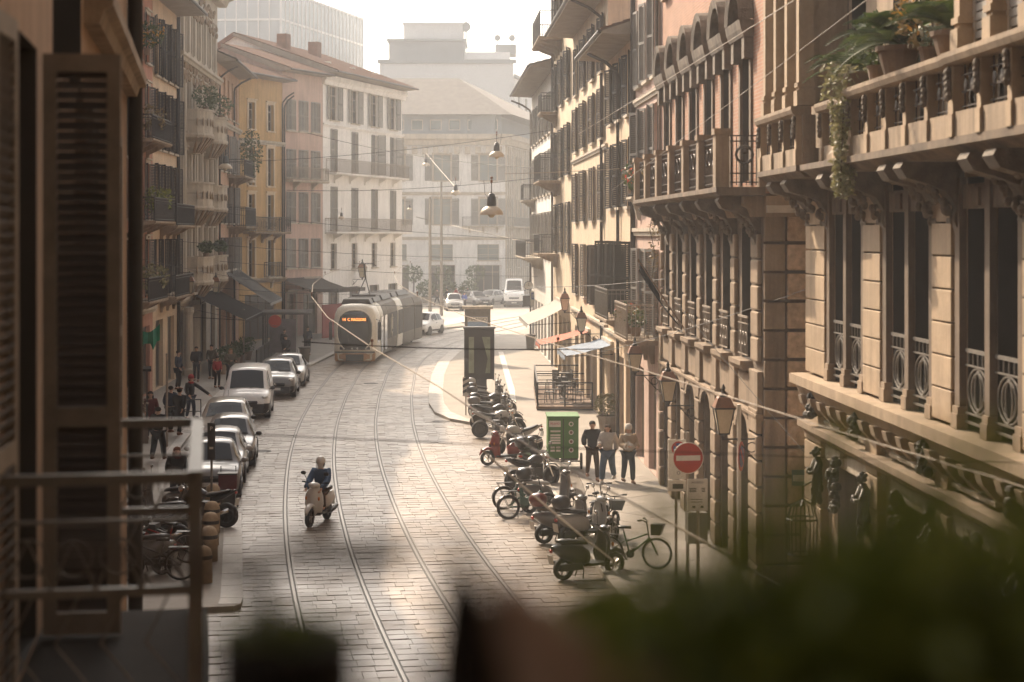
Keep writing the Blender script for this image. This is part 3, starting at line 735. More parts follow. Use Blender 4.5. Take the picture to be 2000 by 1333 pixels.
# bronze figures and masks on the ground floor
def figure(x, z, s=1.0, lean=0.0):
    """robed half-figure with folded arms growing out of a leafy console"""
    t = MB(); prof = [(.05,.05,-.62),(.09,.08,-.50),(.15,.12,-.32),(.13,.11,-.12),(.12,.10,.02),(.155,.11,.16),(.16,.10,.23),(.09,.075,.29),(.05,.05,.33)]
    t.loft([[(x+lean*(zz+.6)+rx*s*math.cos(2*PI*i/12)*(1+.10*math.sin(5*i+zz*9)), -.24-ry*s*math.sin(2*PI*i/12)*(1+.12*math.cos(3*i+zz*11)), z+zz*s) for i in range(12)] for rx, ry, zz in prof])
    o = t.build('carved_figure', 'bronze', B.r, smooth=True); hx = x+lean+.02
    h = MB().ell((hx,-.29,z+.42*s), .072*s,.085*s,.10*s).ell((hx,-.375,z+.41*s), .016,.02,.024, 6, 4)
    for k in range(9): h.ell((hx+.07*math.cos(k*.7),-.25+.03*math.sin(k*2.1),z+.46*s+.05*math.sin(k*.7)), .038,.04,.036, 6, 4)
    h.build('head', 'bronze', o, smooth=True)
    for sg in (-1, 1):
        MB().tube([(x+lean+sg*.15*s,-.25,z+.22*s),(x+lean+sg*.20*s,-.32,z+.02*s),(x+lean+sg*.10*s,-.40,z-.02*s),(x+lean-sg*.05,-.40,z+.07*s)], [.05,.045,.036,.03], 7).build('arm', 'bronze', o, smooth=True)
    q = MB()
    for k in range(16): a_ = k*2.4; q.ell((x+.13*math.cos(a_)*s,-.20-.10*abs(math.sin(a_)),z-(.36+.02*k)*s), .05,.06,.085, 6, 4)
    q.build('acanthus', 'bronze', o, smooth=True)
def mask(x, z):
    q = MB()
    for k in range(14): q.ell((x+RND.uniform(-.14,.14),-.2-RND.uniform(0,.14),z+RND.uniform(-.22,.22)), .07,.08,.08, 7, 4)
    q.build('leafy_mask', 'bronze', B.r)
for x in (1.55, 5.0, 8.9, 12.6): figure(x, 3.08, .82)
for x in (2.95, 7.1, 11.0): mask(x, 3.25); mask(x+.1, 2.85)
for i, x in enumerate((1.2, 4.62, 8.68, 12.55)): mask(x, 4.2)
for k in range(6): MB().box(.25+k*2.9,2.6+k*2.9,-.09,.0,3.92,3.98).box(.25+k*2.9,2.6+k*2.9,-.07,.0,3.30,3.56).build('frieze_panel', 'stone_pale', B.r)
B.band(12.6, .4, .35, 'stone'); B.band(20.6, .5, .8, 'stone')
# side end wall trims towards the alley
MB().box(-.06,.02,.0,1.2,.1,20.9).build('corner_quoin', 'stone_block', B.r)

Bw = Bld('unseen_palace_wing', 'unseen continuation of the stone palace, added beside and behind the viewpoint to block sky light', (X1(12.95),12.95), (X1(-30),-30), 21, 12, 'stone')  # out-of-view wing added to keep sky light off the near street
for k in range(9):
    for z0 in (.2, 4.75, 9.0, 14.2): Bw.op(3+4.6*k, 1.4, z0, 2.9, 'win', None, rv='shut_dark')
Bw.wall(); Bw.band(20.6, .5, .8, 'stone')
Bh = Bld('unseen_house', 'unseen stone house whose window the street is seen from, added to block sky light', (2.6,-1.6), (-13,-1.6), 20, 9, 'stone_dark')  # out-of-view house added to cut sky light from behind the camera
Bh.op(2.6, 1.6, 5.9, 2.6, 'win', None, rv='shut_dark'); Bh.op(7, 1.2, 5.9, 2.6, 'win', None); Bh.op(2.6, 1.2, 10.5, 2.4, 'win', None); Bh.op(7, 1.2, 10.5, 2.4, 'win', None)
Bh.wall(); Bh.band(19.5, .5, 1.2, 'stone')
# ---- brick palace with stone base
B = Bld('brick_palace', 'red brick palace with arched pediments over a brown block-stone base and balcony', pr(52), pr(36.3), 20, 11, 'stone_dark')
S2 = B; L = B.L; wx = [1.2+2.52*k for k in range(6)]
for x in wx:
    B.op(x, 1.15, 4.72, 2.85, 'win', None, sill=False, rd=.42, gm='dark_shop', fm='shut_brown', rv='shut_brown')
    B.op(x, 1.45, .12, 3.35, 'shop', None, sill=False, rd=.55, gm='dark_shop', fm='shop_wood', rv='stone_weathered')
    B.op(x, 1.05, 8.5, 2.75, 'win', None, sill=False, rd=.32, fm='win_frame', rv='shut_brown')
    B.op(x, 1.0, 14.1, 2.4, 'win', None, rd=.3, fm='win_frame', sur='stone')
B.wall(zsplit=[(8.2, 'brick')])
edges = [0]+[x+1.26 for x in wx[:-1]]+[L]
piers = [(0,.42)]+[(x+.86,x+1.66) for x in wx[:-1]]+[(wx[-1]+.86,L)]
for x0, x1 in piers:
    z = .12
    while z < 3.6:
        MB().box(x0+.05,x1-.05,-.14,.0,z+.015,z+.50).build('stone_block', 'stone_pier', B.r, bevel=.03); z += .53
    z = 4.75
    while z < 7.4:
        MB().box(x0+.12,x1-.12,-.10,.0,z+.015,z+.50).build('stone_block', 'stone_pier', B.r, bevel=.03); z += .53
    MB().box(x0+.02,x1-.02,-.12,.0,3.72,4.58).build('pedestal_block', 'stone_pier', B.r, bevel=.02)
for x in wx:
    MB().prism([(0.0,4.50),(-.20,4.52),(-.27,4.62),(-.27,4.72),(0.0,4.72)], x-.72, x+.72, 'x').build('sill', 'stone_pier', B.r)
    MB().box(x-.62,x+.62,-.07,.0,3.80,4.46).build('apron_panel', 'stone_pier', B.r, bevel=.02)
    g = MB()
    for z, t in ((5.62,.045),(5.48,.02),(4.82,.025)): g.bar((x-.57,-.08,z),(x+.57,-.08,z), .03, t)
    for q in range(7): xx = x-.5+q/6; g.bar((xx,-.08,4.82),(xx,-.08,5.6), .014,.014)
    for q in range(3): g.torus((x-.33+.33*q,-.08,5.16), .14, .014, 'y', 12, 4)
    g.build('window_grille', 'pipe_pale', B.r)
    ar = MB(); n = 10
    for k in range(n):
        t0, t1 = PI*k/n, PI*(k+1)/n
        ar.add([(x-.72*math.cos(t0),-.12,3.47-.25+.36*math.sin(t0)),(x-.72*math.cos(t1),-.12,3.47-.25+.36*math.sin(t1)),(x-.98*math.cos(t1),-.12,3.47-.25+.5*math.sin(t1)),(x-.98*math.cos(t0),-.12,3.47-.25+.5*math.sin(t0))], [(0,1,2,3)])
    ar.build('arch_moulding', 'stone_pier', B.r)
B.band(3.58, .13, .16, 'stone_pier', 'string_course', 0, L)
# rough end wall facing down the street
ends = MB
xx = L+.002
z = .12; k = 0
while z < 7.6:
    MB().box(L,L+.14,.0,.42,z+.02,z+.56).build('stone_block', 'stone_pier', B.r, bevel=.02)
    MB().box(L,L+.12,.47,4.5,z+.03,z+.55).build('rough_block', 'rough_stone', B.r, bevel=.035); z += .59
plq = MB().box(L+.12,L+.16,.85,2.4,3.35,3.98).build('street_plaque', 'stone_pale', B.r)
text('LANDOLFO', .17, 'ink', plq, (L+.165,1.6,3.58), (PI/2,0,PI/2)); text('VIA', .12, 'ink', plq, (L+.165,1.6,3.83), (PI/2,0,PI/2))
# cornice and balcony
B.band(7.72, .42, .40, 'stone_pier', 'cornice', -.2, L)
MB().prism([(.0,7.72),(5.0,7.72),(5.0,8.14),(.0,8.14)], L, L+.32, 'x').build('cornice', 'stone_pier', B.r)
MB().prism([(.0,7.80),(5.0,7.80),(5.0,7.95),(.0,7.95)], L+.32, L+.40, 'x').build('cornice', 'stone_pale', B.r)
bal2 = MB().prism([(0.0,8.15),(-.9,8.15),(-1.0,8.22),(-1.0,8.32),(0.0,8.32)], 1.2, L+.25, 'x').build('balcony', 'stone_dark', B.r)
for x in (1.6, 4.9, 7.4, 9.9, 12.4, L-.5): corbel(B.r, x, 8.14, dep=.85, s=1.1, w=.2)
for x in (1.5, 3.9, 6.3, 8.7, 11.1, 13.4, L): MB().box(x-.17,x+.17,-1.0,-.72,8.322,9.38).box(x-.20,x+.20,-1.03,-.69,9.38,9.5).build('parapet_pier', 'stone_pier', bal2)
for a, b in zip((1.5,3.9,6.3,8.7,11.1,13.4), (3.9,6.3,8.7,11.1,13.4,L)):
    g = MB(); y = -.86
    for z in (8.42,8.6,9.25,9.36): g.bar((a+.18,y,z),(b-.18,y,z), .03,.025)
    n = 14
    for q in range(n): x = a+.2+(b-a-.4)*q/(n-1); g.bar((x,y,8.36),(x,y,9.34), .016,.016)
    for q in range(4): x = a+.2+(b-a-.4)*(q+.5)/4; g.torus((x,y,8.98), .17, .02, 'y', 12, 4)
    g.build('grille', 'rust_iron', bal2)
g = MB(); x = L+.08
for z in (8.42,8.6,9.25,9.36): g.bar((x,-.7,z),(x,-.12,z), .03,.025)
for q in range(6): g.bar((x,-.66+.1*q,8.36),(x,-.66+.1*q,9.34), .018,.018)
g.torus((x,-.40,8.98), .17, .03, 'x', 12, 5); g.ell((x,-.40,9.05), .03,.07,.07); g.build('grille', 'rust_iron', bal2)
MB().box(L-.1,L+.22,-.12,.12,8.322,9.45).build('parapet_pier', 'stone_pier', bal2)
# pediments
for x in wx:
    [MB().box(x+sg*.64-.10,x+sg*.64+.10,-.05,.0,8.4,11.05).build('window_pilaster', 'stone_dark', B.r) for sg in (-1,1)]
    [MB().box(x+sg*.66-.15,x+sg*.66+.15,-.20,.0,11.05,11.5).build('capital', 'carved', B.r) for sg in (-1,1)]
    MB().prism([(0.0,11.5),(-.22,11.5),(-.28,11.66),(-.32,11.85),(0.0,11.85)], x-.9, x+.9, 'x').build('entablature', 'stone_weathered', B.r)
    ar = MB(); n = 12; pts = []
    def arc(r, y): return [(x-r*1.0*math.cos(PI*k/n), y, 11.86+r*.95*math.sin(PI*k/n)) for k in range(n+1)]
    ar.loft([arc(.68,-.05),arc(.68,-.30),arc(.88,-.34),arc(.90,-.02)], cap=False, closed=False); ar.build('arched_pediment', 'stone_weathered', B.r)
    MB().ell((x,-.05,12.15), .42,.12,.28).build('shell_ornament', 'carved', B.r)
B.band(19.4, .6, .9, 'stone_dark')
# ---- narrow pink house
B = Bld('pink_house', 'narrow pale pink house beside the brick palace with grey shutters', pr(59), pr(52.05), 19, 11, 'pink')
for z0, h in ((4.3,2.6),(8.6,2.7),(12.1,2.5),(15.3,2.2)):
    for x in (1.4, 3.5, 5.6): B.op(x, 1.1, z0, h, 'win', 'open', 'shut_grey', ang=RND.choice((166,172,160)))
for x in (1.5, 4.6): B.op(x, 1.9, .12, 3.0, 'shop', None, sill=False, gm='dark_shop', fm='win_frame')
B.wall(); B.band(7.3, .25, .15, 'stone_pale', 'string_course'); B.band(11.5, .2, .12, 'stone_pale', 'string_course')
B.pipe(.25, 18.9, m='shut_brown', r=.09); B.roof(2.2, .8)
B.balcony(2.5, 5.9, 4.2, .95, 'pipe_pale', 'stone', h=1.05); B.balcony(.8, 2.2, 8.55, .35, 'iron', brk=1)
S3 = B
# ---- cream house with dark shutters (low eaves)
B = Bld('cream_house', 'cream house with low overhanging eaves and dark shutters', pr(68), pr(59.05), 13.9, 11, 'cream_warm')
for x in (1.6, 4.3, 7.2):
    B.op(x, 1.1, 11.4, 2.1, 'win', 'open', ang=162+RND.random()*11); B.op(x, 1.1, 8.3, 2.3, 'win', 'open', ang=162+RND.random()*11)
    B.op(x, 1.15, 4.6, 2.5, 'win', 'open', ang=96)
for x in (1.8, 4.6, 7.2): B.op(x, 1.9, .12, 2.9, 'shop', None, sill=False, gm='dark_shop', fm='shop_wood')
B.wall(); B.roof(2.2, 1.1, 'terracotta'); B.pipe(4.5, 13.8, ov=1.1); B.band(3.6, .2, .15, 'stone_pale', 'string_course')
B.balcony(4.2, 8.6, 4.5, .9, 'iron_grey', 'stone', h=1.0)
# ---- second cream house, taller
B = Bld('tall_cream_house', 'tall cream house with a broad eave soffit and brown shutters in rows', pr(84.5), pr(68.05), 16.6, 11, 'cream')
for x in (2.2, 6.4, 10.6, 14.4):
    for z0, h in ((13.7,2.2),(11.1,2.0),(7.9,2.2),(4.6,2.3)): B.op(x, 1.1, z0, h, 'win', 'open', 'shut_brown', ang=94 if (x > 14 and z0 < 5) else 162+RND.random()*11)
for x in (2, 5, 8, 11, 14): B.op(x, 2.0, .12, 3.0, 'shop', None, sill=False, gm='dark_shop', fm='shop_wood')
B.wall(); B.roof(2.4, 1.2); B.pipe(14.9, 16.5, ov=1.2); B.band(3.7, .22, .16, 'stone_pale', 'string_course'); B.band(10.6, .2, .12, 'stone_pale', 'string_course')
# ---- house with long iron balconies
B = Bld('balcony_house', 'tall plastered house with long dark iron balconies and screened top terrace', pr(98), pr(84.55), 21.5, 11, 'cream')
for x in (2.4, 6.6, 11.2):
    for z0, h in ((17.6,2.4),(13.9,2.4),(10.2,2.5),(6.4,2.5)): B.op(x, 1.15, z0, h, 'win', 'open', ang=158+RND.random()*14)
for x in (2, 5, 8, 11): B.op(x, 2.0, .12, 3.0, 'shop', None, sill=False, gm='dark_shop', fm='shop_wood')
B.wall(); B.roof(1.6, 1.0); B.pipe(.3, 21.3, ov=1.0)
B.balcony(.6, 7, 17.4, 1.2, 'iron', 'stone', brk=4, h=1.3); B.balcony(.8, 3.2, 13.8, .9, 'iron', 'stone', brk=2); B.balcony(.4, 5.5, 10.1, 1.1, 'iron', 'stone', brk=3, h=1.4); B.balcony(.4, 4.4, 6.3, 1.1, 'iron', 'stone', brk=2)
S5 = B
# ---- far white corner house
B = Bld('corner_house', 'white corner house with curved gutter and ground-floor shops at the far end of the row', pr(119), pr(98.05), 16.4, 12, 'white_wall')
for x in (2, 5, 8, 11, 14, 17, 19.6):
    for z0, h in ((13,2.3),(9.6,2.5),(6,2.6)): B.op(x, 1.1, z0, h, 'win', 'open', 'shut_grey', ang=164+RND.random()*8)
for x in (2, 5, 8, 11, 14, 17.5): B.op(x, 2.0, .12, 3.0, 'shop', None, sill=False, gm='dark_shop')
B.wall(); B.roof(2.0, 1.3); B.pipe(.3, 16.2, ov=1.3, m='pipe'); B.balcony(.5, 12, 5.9, 1.1, 'iron', 'stone_pale', brk=5); B.balcony(1, 4, 9.5, .8, 'iron', 'stone_pale', brk=2)
# bowed corner balcony railing is part of the corner house
# ------------------------------------------------------------------ left row
WL = lambda d: (-.92-.171*d, d)
B = Bld('shuttered_building', 'ochre building with louvred shutters and iron balcony beside the window', WL(3), WL(21), 20, 9, 'foregr_wall')
FG = B; c_ = math.hypot(1, .171)
s_ = lambda d: (d-3)*c_
B.op(s_(9.05), 1.45, 5.2, 3.2, 'win', None, sill=False, rd=.3, rv='shut_dark', fm='shut_brown'); B.op(s_(13.2), 1.2, 5.2, 3.2, 'win', None, sill=False, rd=.3); B.op(s_(17.3), 1.2, 5.2, 3.2, 'win', None, sill=False, rd=.3)
B.op(s_(12.0), 2.5, 8.43, 3.2, 'win', None, sill=False, rd=.3, rv='shut_dark', fm='shut_brown'); B.op(s_(6.6), 2.2, 5.2, 3.4, 'win', None, sill=False, rd=.3, rv='shut_dark', fm='shut_brown')
B.wall(); B.band(8.98, .26, .22, 'stone', 'string_course', s_(13.5), B.L+.1); B.band(19.6, .4, .7, 'stone')
B.pipe(B.L-.10, 19.4, m='iron', r=.085)
def big_shutter(s, z0, h, w, ang, m='shut_fore'):
    e = MB(); t = .075
    e.box(0,t,-.022,.022,0,h).box(w-t,w,-.022,.022,0,h).box(t,w-t,-.022,.022,0,.12).box(t,w-t,-.022,.022,h-.1,h).box(t,w-t,-.022,.022,h*.36,h*.36+.10)
    o = e.build('shutter', m, FG.r, loc=(s,-.03,z0)); o.rotation_euler = (0,0,ang)
    me = cached(('slat', w), lambda: MB().add([(t,-.02,0),(w-t,-.02,0),(w-t,.016,.05),(t,.016,.05),(t,-.014,-.004),(w-t,-.014,-.004),(w-t,.022,.046),(t,.022,.046)], [(0,1,2,3),(7,6,5,4),(0,4,5,1),(2,6,7,3)]).mesh('slat'))
    z = .13
    while z < h-.13:
        if not (h*.36-.06 < z < h*.36+.10): mobj('slat', me, 'shut_brown', o, (0,0,z))
        z += .056
big_shutter(s_(9.8), 5.2, 3.18, .42, -PI/2-.05+PI-PI); big_shutter(s_(8.3), 5.2, 3.18, .6, PI-.06); big_shutter(s_(13.85), 5.2, 3.18, .55, -.03)
big_shutter(s_(17.9), 5.2, 3.18, .55, -.03)
fb = MB().box(s_(7.95),s_(10.45),-.92,.0,5.02,5.18).build('balcony', 'dark_clay', FG.r)  # stone slab coloured near black to paint in the dark near corner
x0, x1, y0 = s_(8.0), s_(10.35), -.86
for z, r in ((6.29,.030),(6.10,.010),(5.78,.024),(5.30,.014)):
    MB().bar((x0,0,z),(x0,y0,z), r*2, r*1.6).bar((x1,0,z),(x1,y0,z), r*2, r*1.6).bar((x0-.0,y0,z),(x1,y0,z), r*2.2, r*1.6).build('rail_bar', 'iron_grey', fb)  # paler iron colour stands in for light caught on the rails
for x in (x0, x1): MB().box(x-.03,x+.03,y0-.03,y0+.03,5.18,6.32).build('railing_post', 'iron_grey', fb)
sc_ = MB()
for x in (x0, x1):
    for k in range(4):
        yy = -.12-.2*k; sc_.torus((x,yy,5.94), .085, .005, 'x', 14, 5); sc_.tube([(x,yy-.1,5.32),(x,yy+.08,5.55),(x,yy-.02,5.76)], .005, 4); sc_.tube([(x,yy-.1,5.79),(x,yy,6.02),(x,yy+.1,5.79)], .007, 4)
for k in range(10):
    xx = x0+.12+k*.235; sc_.torus((xx,y0,5.94), .085, .005, 'y', 14, 5); sc_.tube([(xx-.1,y0,5.32),(xx+.08,y0,5.55),(xx,y0,5.76)], .005, 4)
stuff(sc_.build('scrollwork', 'iron_grey', fb))
# next house, mostly behind the first
B = Bld('plain_house', 'plain ochre house hidden behind the shuttered building', (-4.95,22), (-13.5,60), 14, 9, 'orange_pale')
for d in range(8): B.op(2.5+4.6*d, 1.1, 5, 2.4, 'win', 'open'); B.op(2.5+4.6*d, 1.1, 9, 2.4, 'win', 'open'); B.op(2.5+4.6*d, 2, .12, 3, 'shop', None, sill=False, gm='dark_shop')
B.wall(); B.roof(2, .6)
# salmon house
B = Bld('salmon_house', 'salmon red house with white window frames and flowered iron balconies', pl(60.1), pl(82), 18.4, 11, 'salmon')
LP = B
for k in range(8):
    x = 1.5+2.7*k
    for z0, h in ((4.7,2.4),(8.0,2.5),(11.5,2.5),(15.0,2.2)): B.op(x, 1.1, z0, h, 'win', 'open' if k % 2 else None, 'shut_dark', fm='win_white', sur='stone_pale', ang=158+14*RND.random())
for k in range(7): B.op(2+3*k, 2.2, .12, 3.1, 'shop', None, sill=False, gm='dark_shop', fm='shop_wood')
B.wall(); B.roof(2.2, 1.0); B.band(3.8, .25, .2, 'stone_pale', 'string_course')
B.balcony(15.5, 21, 11.4, 1.0, 'iron', 'stone', brk=3); B.balcony(15.5, 21.3, 7.9, 1.1, 'iron', 'stone', 'scroll', brk=3); B.balcony(14.5, 19.8, 4.5, 1.0, 'iron', 'stone', brk=3)
# yellow house with dark shutters
B = Bld('shutter_row_house', 'pale yellow house whose front is a row of tall dark shutters', pl(82.05), pl(90), 18.3, 11, 'cream_warm')
for x in (1.1, 3.1, 5.1, 7.0):
    for z0, h in ((4.5,2.6),(7.9,2.7),(11.3,2.7),(14.7,2.7)): B.op(x, 1.2, z0, h, 'win', 'open', 'shut_dark', ang=150+18*RND.random())
for x in (2, 5.8): B.op(x, 2.3, .12, 3.2, 'shop', None, sill=False, gm='dark_shop')
B.wall(); B.roof(2.0, 1.35); B.pipe(7.75, 18.2, m='iron', r=.09)
B.balcony(1.2, 7.4, 7.75, .95, 'iron', 'stone', brk=3); B.balcony(1.2, 7.4, 4.4, .9, 'iron', 'stone', brk=3)
# ornate bow-balcony house
B = Bld('bow_balcony_house', 'ornate cream stone house with rounded carved bow balconies', pl(90.05), pl(107), 22, 11, 'stone_pale')
LO = B
xs_ = (1.3, 3.6, 5.9, 8.2, 10.5, 12.8, 15.1)
for x in xs_:
    for z0, h in ((5.0,2.7),(8.9,2.8),(12.7,2.9),(16.8,2.6)): B.op(x, 1.05, z0, h, 'win', None, fm='win_white', sur='stone_pale')
for x in (2.2, 6.2, 10.4, 14.6): B.op(x, 2.4, .12, 3.3, 'shop', None, sill=False, gm='dark_shop', fm='shop_wood')
B.wall()
for x in [.2]+[a+1.15 for a in xs_]:
    for z0, z1 in ((4.9,8.2),(8.9,12.0),(12.7,16.0)):
        for dx in (-.16, 0, .16): MB().box(x+dx-.055,x+dx+.055,-.10,.0,z0,z1).build('pilaster', 'stone_pale', B.r)
def bow(x, z, w=3.2, dep=1.25, h=1.15):
    n = 10; pts = [(x-w/2*math.cos(PI*k/n), -dep*math.sin(PI*k/n)**.6) for k in range(n+1)]
    def ring(k, zz): return [(x+(px-x)*k, py*k, zz) for px, py in pts]
    o = MB().loft([ring(.45,z-1.05),ring(.62,z-.75),ring(.70,z-.45),ring(.98,z-.22),ring(1.02,z-.1),ring(1.0,z)], closed=True).build('bow_balcony', 'stone_pale', B.r)
    MB().loft([ring(.95,z+.002),ring(.95,z+h*.55),ring(.97,z+h*.6),ring(.97,z+h),ring(1.03,z+h),ring(1.03,z+h+.1),ring(.9,z+h+.1)], cap=False).build('parapet', 'stone_pale', o)
    q = MB()
    for k in range(1, n): px, py = pts[k]; q.ell((px,py*.97,z+h*.5), .14,.05,.22, 8, 5)
    stuff(q.build('relief', 'stone', o))
    for k in range(1, n): px, py = pts[k]; MB().bar((x+(px-x)*.50,py*.50,z-1.0),(x+(px-x)*1.0,py*1.0,z-.24), .10,.07).build('rib', 'stone', o)
for z in (4.9, 8.8, 12.6):
    for x in (4.6, 11.2): bow(x, z)
B.band(3.8, .3, .3, 'stone_pale'); B.band(16.2, .35, .35, 'stone_pale'); B.band(20.9, .8, .9, 'stone_pale')
q = MB()
for k in range(90): q.ell((RND.uniform(.3,16.6),-.1,RND.uniform(15.2,16.2)), .12,.09,.16, 6, 4)
for k in range(60): q.ell((RND.uniform(.3,16.6),-.1,RND.uniform(18.9,20.4)), .14,.09,.16, 6, 4)
q.build('carved_frieze', 'stone', B.r)
for x in (1.6, 4.3): MB().lathe([(.30,.1),(.30,.4),(.22,.5),(.20,3.2),(.28,3.35),(.28,3.6)], (x,-.35,0), 12).build('column', 'stone_pale', B.r)
# peach house with loggia
B = Bld('loggia_house', 'peach house with attic loggia, tiled roof and drainpipes', pl(107.05), (-18.15,119), 17.6, 10, 'orange_pale')
for x in (1.3, 3.6, 5.9, 8.2, 10.6):
    for z0, h in ((14.6,2.4),(11.2,2.3),(8.0,2.3),(4.8,2.3)): B.op(x, 1.1, z0, h, 'win', 'open' if z0 < 14 else None, 'shut_grey' if x > 5 else 'shut_dark', gm='glass')
for x in (2, 5.5, 9): B.op(x, 2.3, .12, 3.1, 'shop', None, sill=False, gm='dark_shop')
B.wall(); B.roof(2.6, 1.1, 'roof_grey'); B.band(13.9, .3, .25, 'stone_pale', 'string_course'); B.pipe(.3, 17.4, ov=1.1); B.pipe(8.4, 17.4, ov=1.1)
B.balcony(5.2, 11.4, 11.0, 1.1, 'iron', 'stone', brk=3); B.balcony(5.0, 11.4, 7.8, 1.2, 'iron', 'stone', brk=3, h=1.2)
# yellow house
B = Bld('yellow_house', 'narrow ochre yellow house with arched top windows and tiled eave', (-18.15,119.2), (-16.05,125.2), 17.9, 10, 'ochre')
for x in (1.7, 4.5):
    for z0, h in ((14.4,1.8),(10.6,2.6),(7.6,2.4),(4.4,2.5)): B.op(x, .95, z0, h, 'win', None, fm='win_frame', sur='cream')
B.op(3.1, 4.6, .12, 3.1, 'shop', None, sill=False, gm='dark_shop', fm='shop_wood')
B.wall(); B.roof(2.0, .9, 'terracotta'); B.band(13.4, .3, .22, 'stone_pale', 'string_course'); B.band(4.0, .3, .3, 'stone', 'string_course'); B.pipe(6.2, 17.2, ov=.9)
B.balcony(.6, 5.9, 7.45, .9, 'iron', 'stone', 'scroll', brk=3); B.balcony(3.6, 5.6, 4.35, .35, 'iron', brk=1)
# rose house
B = Bld('rose_house', 'pale rose house with wide closed grey shutters', (-16.05,125.3), (-13.75,130.2), 18.7, 10, 'pink')
for x in (1.1, 2.75, 4.4):
    for z0, h in ((14.6,2.2),(11.3,2.0),(8.1,2.2),(4.9,2.1)): B.op(x, 1.25, z0, h, 'win', 'closed', 'shut_grey')
B.op(1.2, 1.0, .12, 3.0, 'door', None, sill=False, gm='shop_wood', sur='stone_pale'); B.op(3.7, 1.9, .12, 2.9, 'shop', None, sill=False, gm='dark_shop')
B.wall(); B.roof(2.0, .8, 'terracotta'); B.pipe(.1, 17, ov=.8)
B.balcony(.3, 5.1, 11.1, .7, 'win_frame', 'stone_pale', brk=2, h=.9)
MB().box(2.6,4.9,-.18,-.003,3.35,4.25).build('shop_sign', 'pipe_pale', B.r)
# white house
B = Bld('white_house', 'white four-storey house with long balconies and tiled roof behind the tram', (-13.75,130.3), (-8.98,146.5), 19.0, 12, 'white_wall')
for x in (2.1, 6.3, 10.5, 14.7):
    B.op(x, 1.5, 15.7, 2.5, 'win', 'open', 'shut_grey', ang=172); B.op(x, 1.3, 11.95, 3.1, 'win', 'closed' if x < 9 else 'half', 'shut_grey'); B.op(x, 1.3, 7.6, 3.2, 'win', 'closed', 'shut_grey'); B.op(x, 1.2, 4.7, 1.9, 'win', None)
    B.op(x, 2.1, .12, 3.2, 'shop', None, sill=False, gm='dark_shop', fm='shop_wood')
B.wall(); B.roof(3.0, 1.2, 'terracotta', half=7); B.band(18.2, .7, .4, 'white_wall'); B.band(15.2, .2, .15, 'white_wall', 'string_course')
B.balcony(.6, 16.2, 11.8, .85, 'pipe_pale', 'white_wall', brk=5); B.balcony(.4, 16.6, 7.45, .95, 'pipe_pale', 'white_wall', brk=5)
for x in (5, 10, 15): MB().box(x-.3,x+.3,1.5,2.3,20.0,20.35).build('skylight', 'paper', B.r)
for x in (3, 9): MB().box(x-.4,x+.4,4,4.8,20.2,22.3).build('chimney', 'terracotta', B.r)
# ------------------------------------------------------------------ the end of the street
B = Bld('grey_palazzo', 'grey classical palazzo with hipped roof closing the street', (-27,200), (-.86,200), 18.4, 26, 'grey_wall')
E_ = B; ex = [26.14-1.8-5.15*k for k in range(5)]
for x in ex:
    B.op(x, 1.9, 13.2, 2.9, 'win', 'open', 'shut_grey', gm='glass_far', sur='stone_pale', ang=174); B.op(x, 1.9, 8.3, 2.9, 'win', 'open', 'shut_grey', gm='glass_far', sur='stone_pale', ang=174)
    B.op(x, 2.4, 4.3, 1.8, 'win', None, gm='glass_far'); B.op(x, 2.9, .1, 3.7, 'shop', None, sill=False, gm='glass')
B.wall(); B.band(17.2, 1.2, .9, 'stone_pale'); B.band(11.6, .35, .25, 'stone_pale', 'string_course'); B.band(6.6, .35, .25, 'stone_pale', 'string_course')
for k in range(22): MB().box(.5+1.18*k,1.1+1.18*k,-.5,-.005,16.2,17.0).build('frieze_block', 'stone_pale', B.r)
MB().box(.5,25.8,1.2,24,18.4,20.6).build('attic_wall', 'modern_grey', B.r)
for k in range(12): f = MB().box(1.0+2.1*k,2.3+2.1*k,1.14,1.198,18.9,20.1).build('attic_window', 'win_white', B.r); MB().box(1.1+2.1*k,2.2+2.1*k,1.11,1.138,19.0,20.0).build('pane', 'glass_far', f)
MB().add([(-.8,-.3,20.6),(27.0,-.3,20.6),(35,40,20.6),(-.8,40,20.6),(2,9,25.4),(20.8,9,25.4),(24,30,25.4),(2,30,25.4)], [(0,1,5,4),(1,2,6,5),(2,3,7,6),(3,0,4,7),(4,5,6,7),(0,3,2,1)]).build('roof', 'roof_grey', B.r)
B2 = Bld('palazzo_side_wing', 'receding side wing of the classical palazzo with pilasters', (-.80,200.1), (5.2,232), 18.4, 14, 'grey_wall')
for k in range(6):
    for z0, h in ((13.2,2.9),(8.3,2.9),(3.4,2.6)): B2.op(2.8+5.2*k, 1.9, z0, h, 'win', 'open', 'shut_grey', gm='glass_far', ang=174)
B2.wall(); B2.band(17.2, 1.2, .9, 'stone_pale'); MB().box(.3,31,1.2,13,18.4,20.6).build('attic_wall', 'modern_grey', B2.r)
for k in range(24): MB().box(.3+1.33*k,.62+1.33*k,-.16,-.003,.1,17.1).build('pilaster', 'stone_pale', B2.r)
B2.balcony(.6, 20, 8.1, 1.0, 'iron_grey', 'stone_pale', brk=4)
E_.balcony(21.5, 26.1, 8.15, 1.0, 'iron_grey', 'stone_pale', brk=3)
